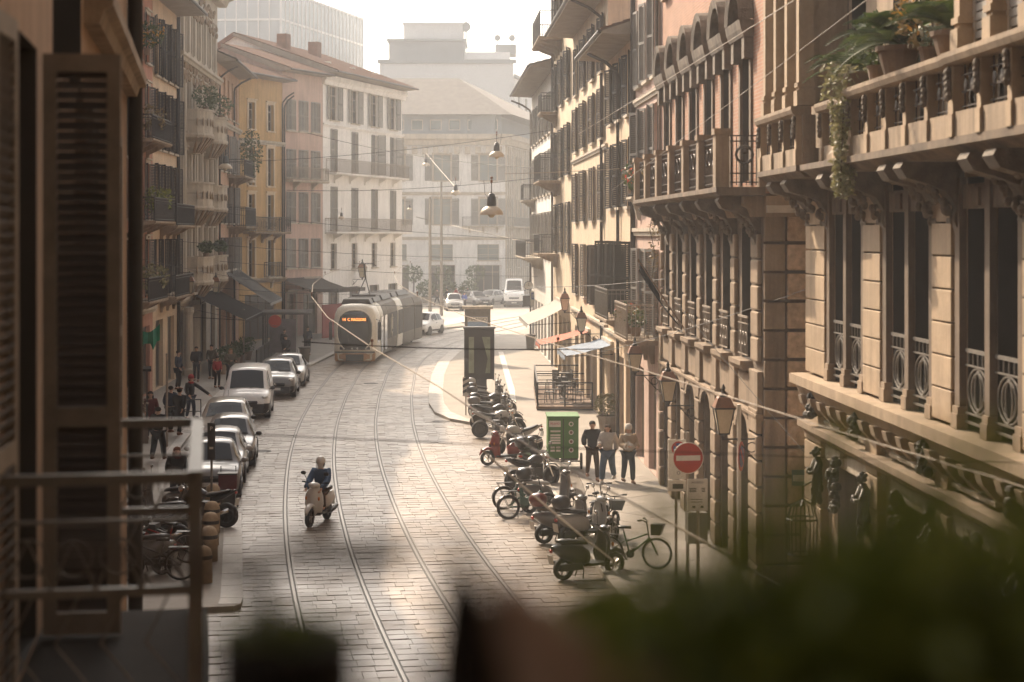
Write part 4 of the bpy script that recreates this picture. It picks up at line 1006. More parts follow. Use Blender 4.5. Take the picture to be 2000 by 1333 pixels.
# modern blocks
B = Bld('white_office_block', 'plain white office block with rooftop plant rooms and dishes', (-18.6,252), (.2,252), 31.6, 30, 'modern_white')
B.wall(); MB().box(-.3,19.2,-.3,0,31.2,31.75).build('parapet_cap', 'modern_grey', B.r)
ph = MB().box(1.2,11.8,1.5,12,31.6,34.5).build('plant_room', 'modern_grey', B.r); MB().box(.9,12.1,1.2,12.3,34.5,34.8).build('plant_roof', 'modern_grey', ph)
ph2 = MB().box(3.2,11.6,3,11,34.8,37.1).build('upper_plant_room', 'modern_white', B.r); MB().box(3.0,11.8,2.8,11.2,37.1,37.3).build('plant_roof', 'modern_white', ph2)
MB().box(11.82,18.3,2,10,31.6,33.0).build('terrace_screen', 'modern_white', B.r); MB().box(16.2,19.2,5,10,33.02,34.4).build('cooling_unit', 'modern_grey', B.r)
def dish(par, x, y, z, r, h):
    o = MB().cyl((x,y,z),(x,y,z+h), .06, .06, 6).build('dish_mast', 'modern_grey', par)
    MB().loft([[(x+r*k*math.cos(2*PI*i/14), y-.15-.28*(1-k*k)*0-.2*k*k, z+h+r*k*math.sin(2*PI*i/14)) for i in range(14)] for k in (.05,.5,1.0)]).build('dish', 'modern_grey', o)
dish(B.r, 12.0, 3.5, 34.7, .72, 2.0); dish(B.r, 16.5, 6, 34.4, .45, 1.0); dish(B.r, 18.6, 6, 34.4, .45, 1.0)
MB().cyl((12.1,4,34.5),(12.1,4,44), .05, .03, 5).build('aerial_mast', 'modern_grey', B.r); MB().cyl((18.9,6.5,34.4),(18.9,6.5,38.4), .05, .03, 5).build('aerial_mast', 'modern_grey', B.r)
B3 = Bld('office_side_wing', 'receding white wing of the office block with square windows', (.3,252.2), (9.5,300), 29.5, 14, 'modern_white')
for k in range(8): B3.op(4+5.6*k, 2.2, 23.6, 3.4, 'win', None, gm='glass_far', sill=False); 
B3.wall(); MB().box(-.2,48.8,-.25,0,29.2,29.7).build('parapet_cap', 'modern_grey', B3.r)
# glazed tower
def tower():
    r = thing('glass_office_tower', 'pale glass office tower with a fine grid of mullions', 'building', (-31,240,0), 0)
    fr = [Vector((-13.5,1.5,0)), Vector((0,0,0)), Vector((8.2,33.6,0)), Vector((-6,36,0))]
    m = MB(); m.add([(p.x,p.y,0) for p in fr]+[(p.x,p.y,40) for p in fr], [(0,1,5,4),(1,2,6,5),(2,3,7,6),(3,0,4,7),(4,5,6,7)]); m.build('core', 'modern_grey', r)
    for a, b, nx in ((fr[0],fr[1],9),(fr[1],fr[2],22)):
        d = (b-a)/nx; n = Vector((d.y,-d.x,0)).normalized()
        for k in range(nx):
            for j in range(5):
                z0 = 20+4*j; e = d.normalized()*.10; p = a+d*k+e+n*.06; q = a+d*(k+1)-e+n*.06; t = n*.06
                MB().add([(v.x,v.y,z) for z in (z0+.15,z0+3.75) for v in (p,q,q-t,p-t)], [(0,1,5,4),(1,2,6,5),(2,3,7,6),(3,0,4,7),(4,5,6,7),(0,3,2,1)]).build('pane', 'glazing', r)
        for k in range(nx+1): p = a+d*k+n*.10; MB().bar((p.x,p.y,18),(p.x,p.y,40.2), .16,.16).build('mullion', 'modern_white', r)
        for j in range(6): p = a+n*.07; q = b+n*.07; z = 20+4*j; MB().bar((p.x,p.y,z),(q.x,q.y,z), .1,.28).build('transom', 'modern_white', r)
tower()
# ------------------------------------------------------------------ object kits
def cyl_x(m, c, r, w, n=18):
    c = Vector(c); return m.tube([c-Vector((w/2,0,0)), c+Vector((w/2,0,0))], r, n)
def wheel_tyre(R, w):
    def f():
        m = MB(); r = w/2; prof = [(R*.66,-r*.9),(R*.9,-r),(R*.985,-r*.7),(R,0),(R*.985,r*.7),(R*.9,r),(R*.66,r*.9),(R*.60,r*.4),(R*.60,-r*.4)]; n = 20
        rings = [[(x, q*math.cos(2*PI*k/n), q*math.sin(2*PI*k/n)) for q, x in prof] for k in range(n)]
        rings.append(rings[0]); return m.loft(rings, cap=False).mesh('tyre', True)
    return cached(('tyre', R, w), f)
def rim_mesh(R, w, sp=5):
    def f():
        m = MB(); n = 18
        m.tube([(-w*.3,0,0),(w*.3,0,0)], R*.16, 10)
        m.tube([(0,R*.63*math.cos(2*PI*k/n),R*.63*math.sin(2*PI*k/n)) for k in range(n)], R*.055, 5, closed=True)
        for k in range(sp):
            t = 2*PI*k/sp; m.bar((w*.12,0,0),(w*.12,R*.62*math.cos(t),R*.62*math.sin(t)), R*.13, R*.10)
        return m.mesh('rim')
    return cached(('rim', R, w, sp), f)
def wheel(par, loc, R, w, rim='alu', sp=5, steer=0, disc=False):
    o = mobj('wheel', wheel_tyre(R, w), 'rubber', par, loc, steer); mobj('rim', rim_mesh(R, w, sp), rim, o)
    if disc: cyl_x(MB(), (0,0,0), R*.58, w*.25).build('brake_disc', 'dark_metal', o)
    return o
PROF = {   # fraction of length, roofline / T, half width / hw, top half width / hw
 'hatch': [(0,.36,.70,.62),(.012,.45,.84,.74),(.05,.52,.94,.82),(.14,.575,.99,.86),(.235,.62,1.0,.86),(.27,.665,1.0,.84),(.40,.935,1.0,.70),(.45,.98,1.0,.70),(.60,1.0,1.0,.70),(.76,.985,.99,.69),(.86,.94,.97,.67),(.93,.80,.95,.70),(.985,.60,.90,.74),(1,.42,.80,.66)],
 'sedan': [(0,.36,.68,.60),(.012,.46,.84,.74),(.05,.53,.94,.82),(.15,.60,.99,.86),(.26,.645,1.0,.86),(.29,.69,1.0,.84),(.41,.95,1.0,.68),(.47,.99,1.0,.68),(.58,1.0,1.0,.68),(.68,.96,.99,.67),(.80,.73,.98,.78),(.84,.70,.97,.80),(.95,.69,.94,.80),(.99,.58,.88,.74),(1,.42,.78,.66)],
 'suv': [(0,.36,.72,.66),(.012,.50,.88,.78),(.05,.585,.96,.84),(.15,.625,1.0,.87),(.255,.66,1.0,.87),(.285,.70,1.0,.85),(.40,.95,1.0,.72),(.46,.99,1.0,.72),(.62,1.0,1.0,.72),(.82,.985,.99,.71),(.90,.94,.97,.70),(.955,.80,.95,.74),(.99,.60,.90,.76),(1,.44,.82,.70)],
 'van': [(0,.32,.76,.70),(.012,.42,.90,.80),(.04,.49,.97,.86),(.11,.54,1.0,.88),(.165,.575,1.0,.88),(.185,.61,1.0,.87),(.29,.93,1.0,.80),(.33,.98,1.0,.80),(.5,1.0,1.0,.82),(.75,1.0,1.0,.82),(.95,.99,1.0,.82),(.985,.95,.99,.81),(.997,.7,.97,.84),(1,.40,.92,.80)]}
def car(name, label, loc, rz, paint, L=3.9, W=1.7, T=1.5, kind='hatch', group='cars parked along the left kerb', lower=None, cat='car'):
    t = thing(name, label, cat, loc, rz, group); hw = W/2; f = -L/2; pf = PROF[kind]; van = kind == 'van'; big = kind in ('van','suv')
    belt = T*(.605 if not van else .56); wc, wtp = {'hatch':(.262,.405),'sedan':(.283,.415),'suv':(.277,.405),'van':(.178,.295)}[kind]
    def par(u):
        for a, b in zip(pf, pf[1:]):
            if u <= b[0]+1e-9: k = (u-a[0])/(b[0]-a[0]); return [a[i]+(b[i]-a[i])*k for i in range(1,4)]
        return pf[-1][1:]
    def half(u):
        zt, w, tw = par(u); zt *= T; w *= hw; tw *= hw; zl = .20+.14*max(0,1-u/.03)+.10*max(0,(u-.97)/.03); bz = min(belt+.02*u, zt-.05); y = f+L*u
        return [(w*.80,y,zl),(w*.97,y,zl+.07),(w,y,zl+.2),(w*1.005,y,(zl+bz)/2+.1),(w*.975,y,bz),(tw,y,max(zt-.075,bz+.012)),(tw*.86,y,zt-.012),(tw*.45,y,zt+.022),(0,y,zt+.032)]
    def ring(u): h = half(u); return [(-x,y,z) for x, y, z in h]+[(x,y,z) for x, y, z in h[-2::-1]]
    us = sorted({a[0] for a in pf}|{.09,.19,.32,.36,.52,.68}); MB().loft([ring(u) for u in us]).build('body', paint, t, smooth=True)
    def panel(nm, m, u0, u1, j0, j1, side, off, n=5, e0=0., e1=1., mirror=False):
        rows = []
        for k in range(n+1):
            u = u0+(u1-u0)*k/n; h = half(u); row = []
            if mirror: pts = [(-h[j][0],h[j][1],h[j][2]) for j in range(j0, 9)]+[h[j] for j in range(7, j0-1, -1)]; pts = [(x*.97,y,z) for x, y, z in pts]
            else: a, b = Vector(h[j0]), Vector(h[j1]); pts = [a.lerp(b, q) for q in (e0, (e0+e1)/2, e1)]; pts = [(x*side,y,z) for x, y, z in pts]
            rows.append([(x+off[0]*(side or 0), y+off[1], z+off[2]) for x, y, z in pts])
        return MB().loft(rows, cap=False, closed=False).build(nm, m, t, smooth=True)
    panel('windshield', 'glass', wc, wtp, 6, 0, 0, (0,-.012,.010), mirror=True)
    if not van: panel('rear_window', 'glass', {'hatch':.868,'sedan':.69,'suv':.905}[kind], {'hatch':.935,'sedan':.795,'suv':.958}[kind], 6, 0, 0, (0,.012,.008), mirror=True)
    for sg in (-1, 1):
        s0 = wc+.075; e = {'hatch':(.60,.615,.84),'sedan':(.56,.575,.70),'suv':(.60,.615,.86),'van':(.42,None,None)}[kind]
        panel('side_window', 'glass', s0, e[0], 4, 5, sg, (.008,0,0), e0=.06, e1=.94)
        if e[1]: panel('side_window', 'glass', e[1], e[2], 4, 5, sg, (.008,0,0), e0=.08, e1=.92)
        h = half(wc+.05); MB().ell((sg*(hw+.09),h[4][1],belt+.07), .105,.075,.075).bar((sg*hw*.93,h[4][1]+.02,belt+.01),(sg*(hw+.06),h[4][1],belt+.05), .05,.035).build('mirror', 'black_plastic' if big or lower else paint, t, smooth=True)
        hl = half(.035); zc = hl[4][2]-.03
        MB().ell((sg*hl[4][0]*.84,hl[4][1]+.06,zc), hw*.17,.19,.085).build('headlight', 'head_glass', t, smooth=True)
        MB().ell((sg*hl[4][0]*.80,hl[4][1]-.07,zc), .055,.07,.05).build('headlight_lens', 'chrome', t, smooth=True)
        MB().ell((sg*hw*.66,f+.05,.36), .075,.04,.045).build('fog_lamp', 'head_glass', t, smooth=True)
        MB().ell((sg*hw*.80,-f-.07,belt-.10), .10,.10,.16).build('tail_light', 'red_lamp', t, smooth=True)
        MB().box(sg*(hw*1.0+.006)-.012,sg*(hw*1.0+.006)+.012,f+L*.50,f+L*.50+.17,belt-.15,belt-.115).build('handle', 'black_plastic', t)
        MB().bar((sg*hw*1.008,f+L*.30,.33),(sg*hw*1.008,f+L*.72,.33), .02,.09).build('sill_trim', 'black_plastic', t)
        for y in (f+L*.185, -f-L*.185):
            R_ = .30 if not big else .335
            cyl_x(MB(), (sg*(hw-.105),y,R_+.01), R_+.05, .225, 22).build('wheel_arch', 'black_plastic', t); wheel(t, (sg*(hw-.085),y,R_), R_, .20)
    g = half(.008); zg = T*(.34 if not van else .30)
    MB().loft([[(-hw*.50*k,f-.012+.02*(1-k)*0+dy,z),(0,f-.03+dy,z),(hw*.50*k,f-.012+dy,z)] for z, k, dy in ((zg-.02,.92,.012),(zg+.07,1.0,.0),(zg+.14,.96,.03))], cap=False, closed=False).build('grille', 'black_plastic', t)
    MB().ell((0,f-.03,zg+.09), .05,.015,.05).build('badge', 'chrome', t)
    MB().loft([[(x*hw*.80,f-.045+.05*x*x+dy,z) for x in (-1,-.6,-.2,.2,.6,1)] for z, dy in ((.22,.06),(.30,-.01),(.40,.0),(.44,.04))], cap=False, closed=False).build('bumper', lower or 'black_plastic', t, smooth=True)
    if lower:
        zz = .62 if van else .54; uu = (0,.006,.015,.03,.06,.10,.16)
        def lo(sg): return [[(sg*(Vector(half(u)[0]).lerp(Vector(half(u)[3]), k)+Vector((.016,0,0))).x*(.0+1), f+L*u-.016, .22+(zz-.22)*k) for k in (0,.35,.7,1)] for u in uu]
        def wat(u, z): h = half(u); q = [p for p in h[:5]]; return next((a[0]+(b[0]-a[0])*(z-a[2])/(b[2]-a[2]) for a, b in zip(q, q[1:]) if a[2] <= z <= b[2]), q[0][0] if z < q[0][2] else q[-1][0])
        zs_ = [.23, .34, .46, zz]
        for sg in (-1, 1): MB().loft([[(sg*(wat(u, z)+.014), f+L*u-.014, z) for z in zs_] for u in uu], cap=False, closed=False).build('lower_nose', lower, t, smooth=True)
        MB().box(-half(0)[2][0]-.012,half(0)[2][0]+.012,f-.03,f+.01,.24,zz-.02).build('lower_grille', lower, t, bevel=.02)
    MB().box(-.26,.26,f-.058,f-.046,.37,.48).build('plate', 'plate', t)
    h = half(wc); MB().bar((-.5,h[6][1]-.03,h[7][2]+.005),(.05,h[6][1]+.03,h[7][2]+.035), .018,.012).bar((.1,h[6][1]-.03,h[7][2]+.005),(.55,h[6][1]+.03,h[7][2]+.035), .018,.012).build('wiper', 'black_plastic', t)
    if not van: h = half(.78); MB().tube([(0,h[8][1],h[8][2]-.01),(0,h[8][1]+.14,h[8][2]+.2)], .007, 4).build('aerial', 'black_plastic', t)
    return t
def handlebar(par, z, y, w, m='dark_metal', up=.06):
    h = MB().tube([(-w,y+.12,z+up),(-w*.55,y+.06,z+up),(-.1,y,z),(.1,y,z),(w*.55,y+.06,z+up),(w,y+.12,z+up)], .014, 6).build('handlebar', m, par)
    for sg in (-1, 1): MB().tube([(sg*w*.72,y+.08,z+up),(sg*(w+.02),y+.125,z+up)], .022, 6).build('grip', 'rubber', h)
    return h
def mirrors(par, z, y, w):
    for sg in (-1, 1):
        o = MB().tube([(sg*w*.5,y+.05,z+.04),(sg*w*.75,y+.0,z+.22),(sg*w*.85,y+.0,z+.27)], .008, 5).build('mirror_stem', 'black_plastic', par)
        MB().ell((sg*w*.9,y,z+.30), .075,.02,.05).build('mirror', 'black_plastic', o, smooth=True)
        MB().ell((sg*w*.9,y+.012,z+.30), .062,.014,.04).build('mirror_glass', 'chrome', o, smooth=True)
def scooter(name, label, loc, rz, paint, top=None, shield=False, seat='black_plastic', group=None, lean=0, helmet=None, stand=True):
    t = thing(name, label, 'scooter', loc, rz, group); t.rotation_euler = (0, lean, rz)
    R = .24; wb = .66
    wf = wheel(t, (0,-wb,R), R, .11, 'alu', 5); wheel(t, (0,wb-.02,R), R, .12, 'alu', 5)
    def ell_ring(y, z, w, h, n=12): return [(w*math.cos(2*PI*k/n), y, z+h*math.sin(2*PI*k/n)) for k in range(n)]
    MB().loft([ell_ring(.02,.46,.10,.14),ell_ring(.18,.50,.19,.20),ell_ring(.42,.54,.22,.20),ell_ring(.68,.60,.19,.15),ell_ring(.88,.68,.10,.08),ell_ring(.95,.71,.04,.03)]).build('rear_body', paint, t, smooth=True)
    MB().loft([[(x*w,-.40-.16*(1-abs(x))+dy,z) for x in (-1,-.75,-.4,0,.4,.75,1)]+[(x*w,-.34+dy-.10*(1-abs(x)),z) for x in (1,.75,.4,0,-.4,-.75,-1)] for z, w, dy in ((.24,.15,.12),(.36,.20,.05),(.55,.24,.02),(.75,.23,.0),(.90,.17,.03),(.98,.09,.06))]).build('leg_shield', paint, t, smooth=True)
    MB().loft([[(-.17,y,.27),(-.19,y,.33),(.19,y,.33),(.17,y,.27)] for y in (-.40,-.1,.2)]).build('floorboard', 'black_plastic', t)
    MB().loft([[(R*1.0*0+wd*math.cos(a),-wb-.30*math.sin(b),R+.31*math.cos(b)+.05*math.sin(a)) for a in [2*PI*k/8 for k in range(8)]] for b, wd in ((-.9,.06),(-.4,.085),(0.1,.085),(.7,.075),(1.15,.04))]).build('front_fender', paint, t, smooth=True)
    MB().loft([[(w*math.cos(2*PI*k/12),y,z+h*math.sin(2*PI*k/12)) for k in range(12)] for y, z, w, h in ((.06,.74,.06,.03),(.14,.77,.13,.05),(.40,.80,.15,.06),(.66,.83,.13,.06),(.82,.84,.06,.03))]).build('seat', seat, t, smooth=True)
    MB().tube([(0,-wb,R),(.0,-.50,.55),(0,-.40,.98)], .03, 6).build('fork', 'dark_metal', t)
    MB().ell((0,-.40,1.02), .17,.12,.08).build('headset', paint, t, smooth=True)
    MB().ell((0,-.51,1.02), .075,.04,.06).build('headlight', 'head_glass', t, smooth=True)
    for sg in (-1, 1): MB().ell((sg*.17,-.50,.70), .03,.03,.05).build('indicator', 'orange_lamp', t, smooth=True)
    handlebar(t, 1.02, -.40, .34); mirrors(t, 1.02, -.38, .34)
    MB().tube([(.15,.1,.26),(.19,.35,.27),(.2,.62,.32),(.2,.80,.36)], [.03,.05,.06,.05], 8).build('exhaust', 'dark_metal', t, smooth=True)
    MB().box(-.09,.09,.2,wb+.1,.2,.34).build('engine', 'dark_metal', t)
    MB().ell((0,.955,.64), .07,.03,.045).build('tail_light', 'red_lamp', t, smooth=True)
    MB().prism([(.93,.36),(.95,.36),(.99,.56),(.97,.56)], -.09, .09, 'x').build('plate', 'plate', t)
    if stand: MB().tube([(-.16,.25,.02),(-.12,.2,.24),(.12,.2,.24),(.16,.25,.02)], .014, 5).build('stand', 'dark_metal', t)
    if top:
        MB().loft([[(w*math.cos(2*PI*k/14)*(1.0),.80+w*1.0*math.sin(2*PI*k/14),z) for k in range(14)] for z, w in ((.90,.12),(.93,.19),(1.02,.225),(1.06,.23),(1.14,.21),(1.20,.14),(1.22,.04))]).build('top_case', top, t, smooth=True)
        MB().box(-.1,.1,.6,.9,.86,.90).build('rack', 'dark_metal', t)
    if shield:
        MB().loft([[(x*w,-.50+.10*x*x-.12*0+dy,z) for x in (-1,-.6,-.2,.2,.6,1)] for z, w, dy in ((.92,.20,.0),(1.15,.29,.05),(1.38,.30,.13),(1.55,.22,.20),(1.60,.10,.22))], cap=False, closed=False).build('windshield', 'perspex', t, smooth=True)
    return t
clear('perspex', (.75,.75,.74), .08, .55)
def motorcycle(name, label, loc, rz, paint, group=None, top=None, fairing=False):
    t = thing(name, label, 'motorcycle', loc, rz, group); R = .31; wb = .72
    wheel(t, (0,-wb,R), R, .11, 'dark_metal', 6, disc=True); wheel(t, (0,wb,R), R, .15, 'dark_metal', 6, disc=True)
    er = lambda y, z, w, h: [(w*math.cos(2*PI*k/12), y, z+h*math.sin(2*PI*k/12)) for k in range(12)]
    MB().loft([er(-.36,.80,.06,.06),er(-.26,.84,.15,.13),er(-.05,.85,.17,.13),er(.14,.80,.11,.08),er(.20,.78,.04,.04)]).build('tank', paint, t, smooth=True)
    MB().loft([er(.12,.78,.08,.04),er(.26,.79,.14,.06),er(.50,.84,.14,.05),er(.74,.91,.10,.04),er(.84,.93,.05,.03)]).build('seat', 'black_plastic', t, smooth=True)
    MB().loft([er(.3,.68,.08,.08),er(.6,.76,.09,.08),er(.90,.90,.05,.05),er(1.0,.94,.02,.03)]).build('tail', paint, t, smooth=True)
    MB().box(-.17,.17,-.26,.22,.28,.62).ell((-.17,.1,.38), .05,.13,.13).ell((.17,.1,.38), .05,.13,.13).box(-.13,.13,-.3,-.05,.55,.72).build('engine', 'dark_metal', t)
    MB().tube([(0,-.40,.86),(-.1,-.1,.66),(-.1,.24,.5),(0,wb,R)], .025, 6).tube([(0,-.40,.86),(.1,-.1,.66),(.1,.24,.5),(0,wb,R)], .025, 6).build('frame', 'dark_metal', t)
    for sg in (-1, 1): MB().tube([(sg*.09,-wb,R),(sg*.09,-.42,.95)], .026, 7).build('fork_tube', 'chrome', t)
    MB().loft([[(wd*math.cos(a),-wb-.37*math.sin(b),R+.37*math.cos(b)+.02*math.sin(a)) for a in [2*PI*k/8 for k in range(8)]] for b, wd in ((-.7,.05),(-.2,.07),(.4,.07),(.9,.04))]).build('front_fender', paint, t, smooth=True)
    handlebar(t, 1.02, -.40, .36, up=.05); mirrors(t, 1.02, -.40, .36)
    MB().ell((0,-.53,.90), .10,.09,.10).build('headlight', 'head_glass', t, smooth=True)
    MB().tube([(.14,-.2,.34),(.17,.1,.26),(.19,.5,.34),(.2,.88,.46)], [.025,.03,.055,.055], 8).build('exhaust', 'chrome', t, smooth=True)
    MB().ell((0,.99,.88), .06,.03,.035).build('tail_light', 'red_lamp', t, smooth=True)
    MB().prism([(.98,.56),(1.0,.56),(1.04,.74),(1.02,.74)], -.09, .09, 'x').build('plate', 'plate', t)
    MB().tube([(-.1,.15,.3),(-.26,.2,.02)], .014, 5).build('stand', 'dark_metal', t)
    for sg in (-1, 1): MB().ell((sg*.17,-.46,.88), .045,.03,.025).build('indicator', 'orange_lamp', t, smooth=True)
    if top: MB().loft([[(w*1.05*math.cos(2*PI*k/14),.86+w*math.sin(2*PI*k/14),z) for k in range(14)] for z, w in ((.98,.14),(1.0,.21),(1.12,.235),(1.22,.21),(1.27,.10))]).build('top_case', top, t, smooth=True)
    if fairing: MB().loft([[(x*w,-.62+.2*x*x+dy,z) for x in (-1,-.5,0,.5,1)] for z, w, dy in ((.55,.16,.12),(.8,.22,.02),(1.0,.2,.08),(1.2,.12,.2))], cap=False, closed=False).build('fairing', paint, t, smooth=True)
    return t
def bicycle(name, label, loc, rz, paint, group=None, basket=False, moped=False, lean=.06):
    t = thing(name, label, 'bicycle', loc, rz, group); t.rotation_euler = (0, lean, rz); R = .34 if not moped else .30; wb = .54
    for y in (-wb, wb):
        o = MB().torus((0,0,0), R-.02, .022 if not moped else .04, 'x', 24, 6).build('wheel', 'rubber', t, loc=(0,y,R))
        MB().torus((0,0,0), R-.05, .012, 'x', 24, 4).build('rim', 'alu', o)
        s = MB()
        for k in range(14): a = 2*PI*k/14; s.bar((RND.choice((-.02,.02)),0,0),(0,(R-.05)*math.cos(a),(R-.05)*math.sin(a)), .004,.004)
        s.cyl((-.04,0,0),(.04,0,0), .025).build('spokes', 'alu', o)
        f = MB(); n = 8; f.loft([[(x,(R+.035)*math.sin(b),(R+.035)*math.cos(b)-abs(x)*.2) for x in (-.035,0,.035)] for b in [(-1.5 if y > 0 else -1.0)*-1*k/n*2+(-1.5 if y > 0 else -1.0) for k in range(n+1)]], cap=False, closed=False)
        f.build('fender', 'black_plastic', o)
    hd = (0,-.34,.86); bb = (0,.06,.30); st = (0,.20,.78)
    r = .018 if not moped else .045
    MB().tube([(0,-.36,.66),bb], r*1.2, 8).tube([bb,st], r, 8).tube([(0,-.35,.76),(0,.14,.58)] if not moped else [(0,-.36,.6),(0,.0,.36)], r, 8).tube([bb,(.04,wb,R)], r*.6, 6).tube([(0,.14,.6),(.05,wb,R)], r*.5, 6).build('frame', paint, t, smooth=True)
    for sg in (-1, 1): MB().tube([(sg*.05,-wb,R),(sg*.05,-.38,.66),(0,-.36,.70)], .013, 5).build('fork', paint, t)
    MB().tube([(0,-.37,.62),(0,-.30,1.02)], .016, 6).build('stem', 'dark_metal', t)
    MB().loft([[(w*math.cos(2*PI*k/10),y,.88+.035*math.sin(2*PI*k/10)) for k in range(10)] for y, w in ((.04,.02),(.12,.05),(.24,.10),(.32,.08))]).build('saddle', 'black_plastic', t, smooth=True)
    MB().tube([st,(0,.22,.88)], .014, 6).build('seat_post', 'alu', t)
    handlebar(t, 1.02, -.30, .30, up=.04)
    cyl_x(MB(), (.05,.06,.30), .09, .012).bar((.06,.06,.30),(.06,.16,.18), .02,.02).bar((-.06,.06,.30),(-.06,-.04,.42), .02,.02).build('crank', 'dark_metal', t)
    for sg, p in ((1,(.11,.16,.17)), (-1,(-.11,-.04,.43))): MB().box(p[0]-.05,p[0]+.05,p[1]-.035,p[1]+.035,p[2]-.01,p[2]+.01).build('pedal', 'rubber', t)
    MB().tube([(-.03,.3,.30),(-.18,.34,.02)], .010, 5).build('stand', 'dark_metal', t)
    MB().ell((0,-.42,.80), .035,.03,.035).build('front_lamp', 'chrome', t, smooth=True)
    MB().box(-.07,.07,.30,.72,.70,.72).tube([(.06,.7,.70),(.05,wb,R)], .007, 4).tube([(-.06,.7,.70),(-.05,wb,R)], .007, 4).build('rack', 'dark_metal', t)
    if basket: MB().loft([[(-w,-.42-d,z),(w,-.42-d,z),(w,-.42,z),(-w,-.42,z)] for z, w, d in ((.74,.12,.2),(.98,.17,.28))]).build('basket', 'black_plastic', t)
    if moped: MB().loft([[(-.07,y,z-.10),(.07,y,z-.10),(.07,y,z+.10),(-.07,y,z+.10)] for y, z in ((-.16,.50),(.06,.42),(.24,.46))]).build('battery_case', paint, t)
    return t
# ---- people: a skinned skeleton per pose, clothes grown over it
def skin(verts, edges, radii, root=0, sub=1):
    me = bpy.data.meshes.new('tmp'); me.from_pydata(verts, edges, []); o = bpy.data.objects.new('tmp', me); col.objects.link(o)
    md = o.modifiers.new('s', 'SKIN'); md.use_smooth_shade = True
    for i, d in enumerate(me.skin_vertices[0].data):
        r = radii[i]; d.radius = (r, r) if not isinstance(r, tuple) else r; d.use_root = (i == root)
    s = o.modifiers.new('ss', 'SUBSURF'); s.levels = sub; s.render_levels = sub
    dg = bpy.context.evaluated_depsgraph_get(); r_ = bpy.data.meshes.new_from_object(o.evaluated_get(dg)); bpy.data.objects.remove(o); bpy.data.meshes.remove(me)
    r_.materials.clear(); r_.shade_smooth(); return r_
POSES = {}
def pose(nm, stride=.0, la=(0,0), ra=(0,0), sit=False, bend=0.0, coat=.0, wide=1.0, baggy=.0):
    """joints of a 1.72 m figure facing -Y; la/ra = (swing forward, elbow bend) in metres-ish"""
    J = {}
    hipz = .92 if not sit else .80
    J['pel'] = Vector((0,.02,hipz)); J['wai'] = Vector((0,-.01-.25*bend,hipz+.16)); J['che'] = Vector((0,-.0-.6*bend,hipz+.40)); J['nec'] = Vector((0,-.01-.8*bend,hipz+.56)); J['hea'] = Vector((0,-.035-.85*bend,hipz+.66)); J['cro'] = Vector((0,-.02-.85*bend,hipz+.75))
    for s, sg, (sw, el) in (('l',-1,la), ('r',1,ra)):
        J['sh'+s] = Vector((sg*.185*wide,.01-.62*bend,hipz+.47)); J['el'+s] = J['sh'+s]+Vector((sg*.05,-sw*.6+.02,-.27+abs(sw)*.15)); J['wr'+s] = J['el'+s]+Vector((-sg*.02-sg*el*.25,-sw*.7-el*.9-.03,-.24+el*.75)); J['ha'+s] = J['wr'+s]+(J['wr'+s]-J['el'+s]).normalized()*.08
        J['hi'+s] = Vector((sg*.095,.02,hipz-.06)); st = stride*sg
        if sit:
            J['kn'+s] = Vector((sg*.17,-.40,hipz-.08)); J['an'+s] = Vector((sg*.18,-.30,.38)); J['to'+s] = Vector((sg*.19,-.46,.34))
        else:
            J['kn'+s] = Vector((sg*.10,.0-st*.5-.03,.49)); J['an'+s] = Vector((sg*.10,.03-st,.085+max(0,-st)*.25)); J['to'+s] = J['an'+s]+Vector((sg*.02,-.15,-.045-max(0,-st)*.15))
    names = list(J); ix = {n: i for i, n in enumerate(names)}
    E_all = [('pel','wai'),('wai','che'),('che','nec'),('nec','hea'),('hea','cro')]
    for s in 'lr': E_all += [('che','sh'+s),('sh'+s,'el'+s),('el'+s,'wr'+s),('wr'+s,'ha'+s),('pel','hi'+s),('hi'+s,'kn'+s),('kn'+s,'an'+s),('an'+s,'to'+s)]
    Rb = dict(pel=.13,wai=.11,che=.125,nec=.055,hea=(.085,.095),cro=.075)
    for s in 'lr': Rb.update({'sh'+s:.058,'el'+s:.042,'wr'+s:.030,'ha'+s:.034,'hi'+s:.088,'kn'+s:.060,'an'+s:.042,'to'+s:.036})
    def sub_(ns, k, add):
        ns = [n for n in names if n in ns]; ii = {n: i for i, n in enumerate(ns)}
        return skin([J[n] for n in ns], [(ii[a],ii[b]) for a, b in E_all if a in ii and b in ii], [((Rb[n][0]+add, Rb[n][1]+add) if isinstance(Rb[n], tuple) else Rb[n]*k+add) for n in ns], 0)
    body = sub_(names, .92, 0)
    # fingers, nose and ears grow out of the body mesh
    ex = MB(); 
    for s, sg in (('l',-1), ('r',1)):
        d = (J['ha'+s]-J['wr'+s]).normalized(); sd_ = Vector((0,1,0)) if abs(d.y) < .8 else Vector((1,0,0)); sd_ = (sd_-d*sd_.dot(d)).normalized(); cu = d.cross(sd_)*sg*-1
        for k, l in enumerate((.075,.085,.08,.062)):
            b0 = J['ha'+s]+sd_*(-.024+.016*k); ex.tube([b0, b0+d*l*.55, b0+d*l+cu*.02], [.010,.009,.007], 5)
        b0 = J['wr'+s]+d*.03+sd_*-.03; ex.tube([b0, b0+d*.035-sd_*.02, b0+d*.07-sd_*.02+cu*.012], [.011,.010,.008], 5)
    h = J['hea']; ex.ell(h+Vector((0,-.095,.005)), .016,.022,.024, 6, 4)
    for sg in (-1, 1): ex.ell(h+Vector((sg*.083,.01,.01)), .014,.022,.032, 6, 4)
    bm = bmesh.new(); bm.from_mesh(body); tmp = ex.mesh('t', True); bm.from_mesh(tmp); bm.to_mesh(body); bm.free(); bpy.data.meshes.remove(tmp)
    arm = [a+s for s in 'lr' for a in ('sh','el','wr')]; leg = [a+s for s in 'lr' for a in ('hi','kn','an')]
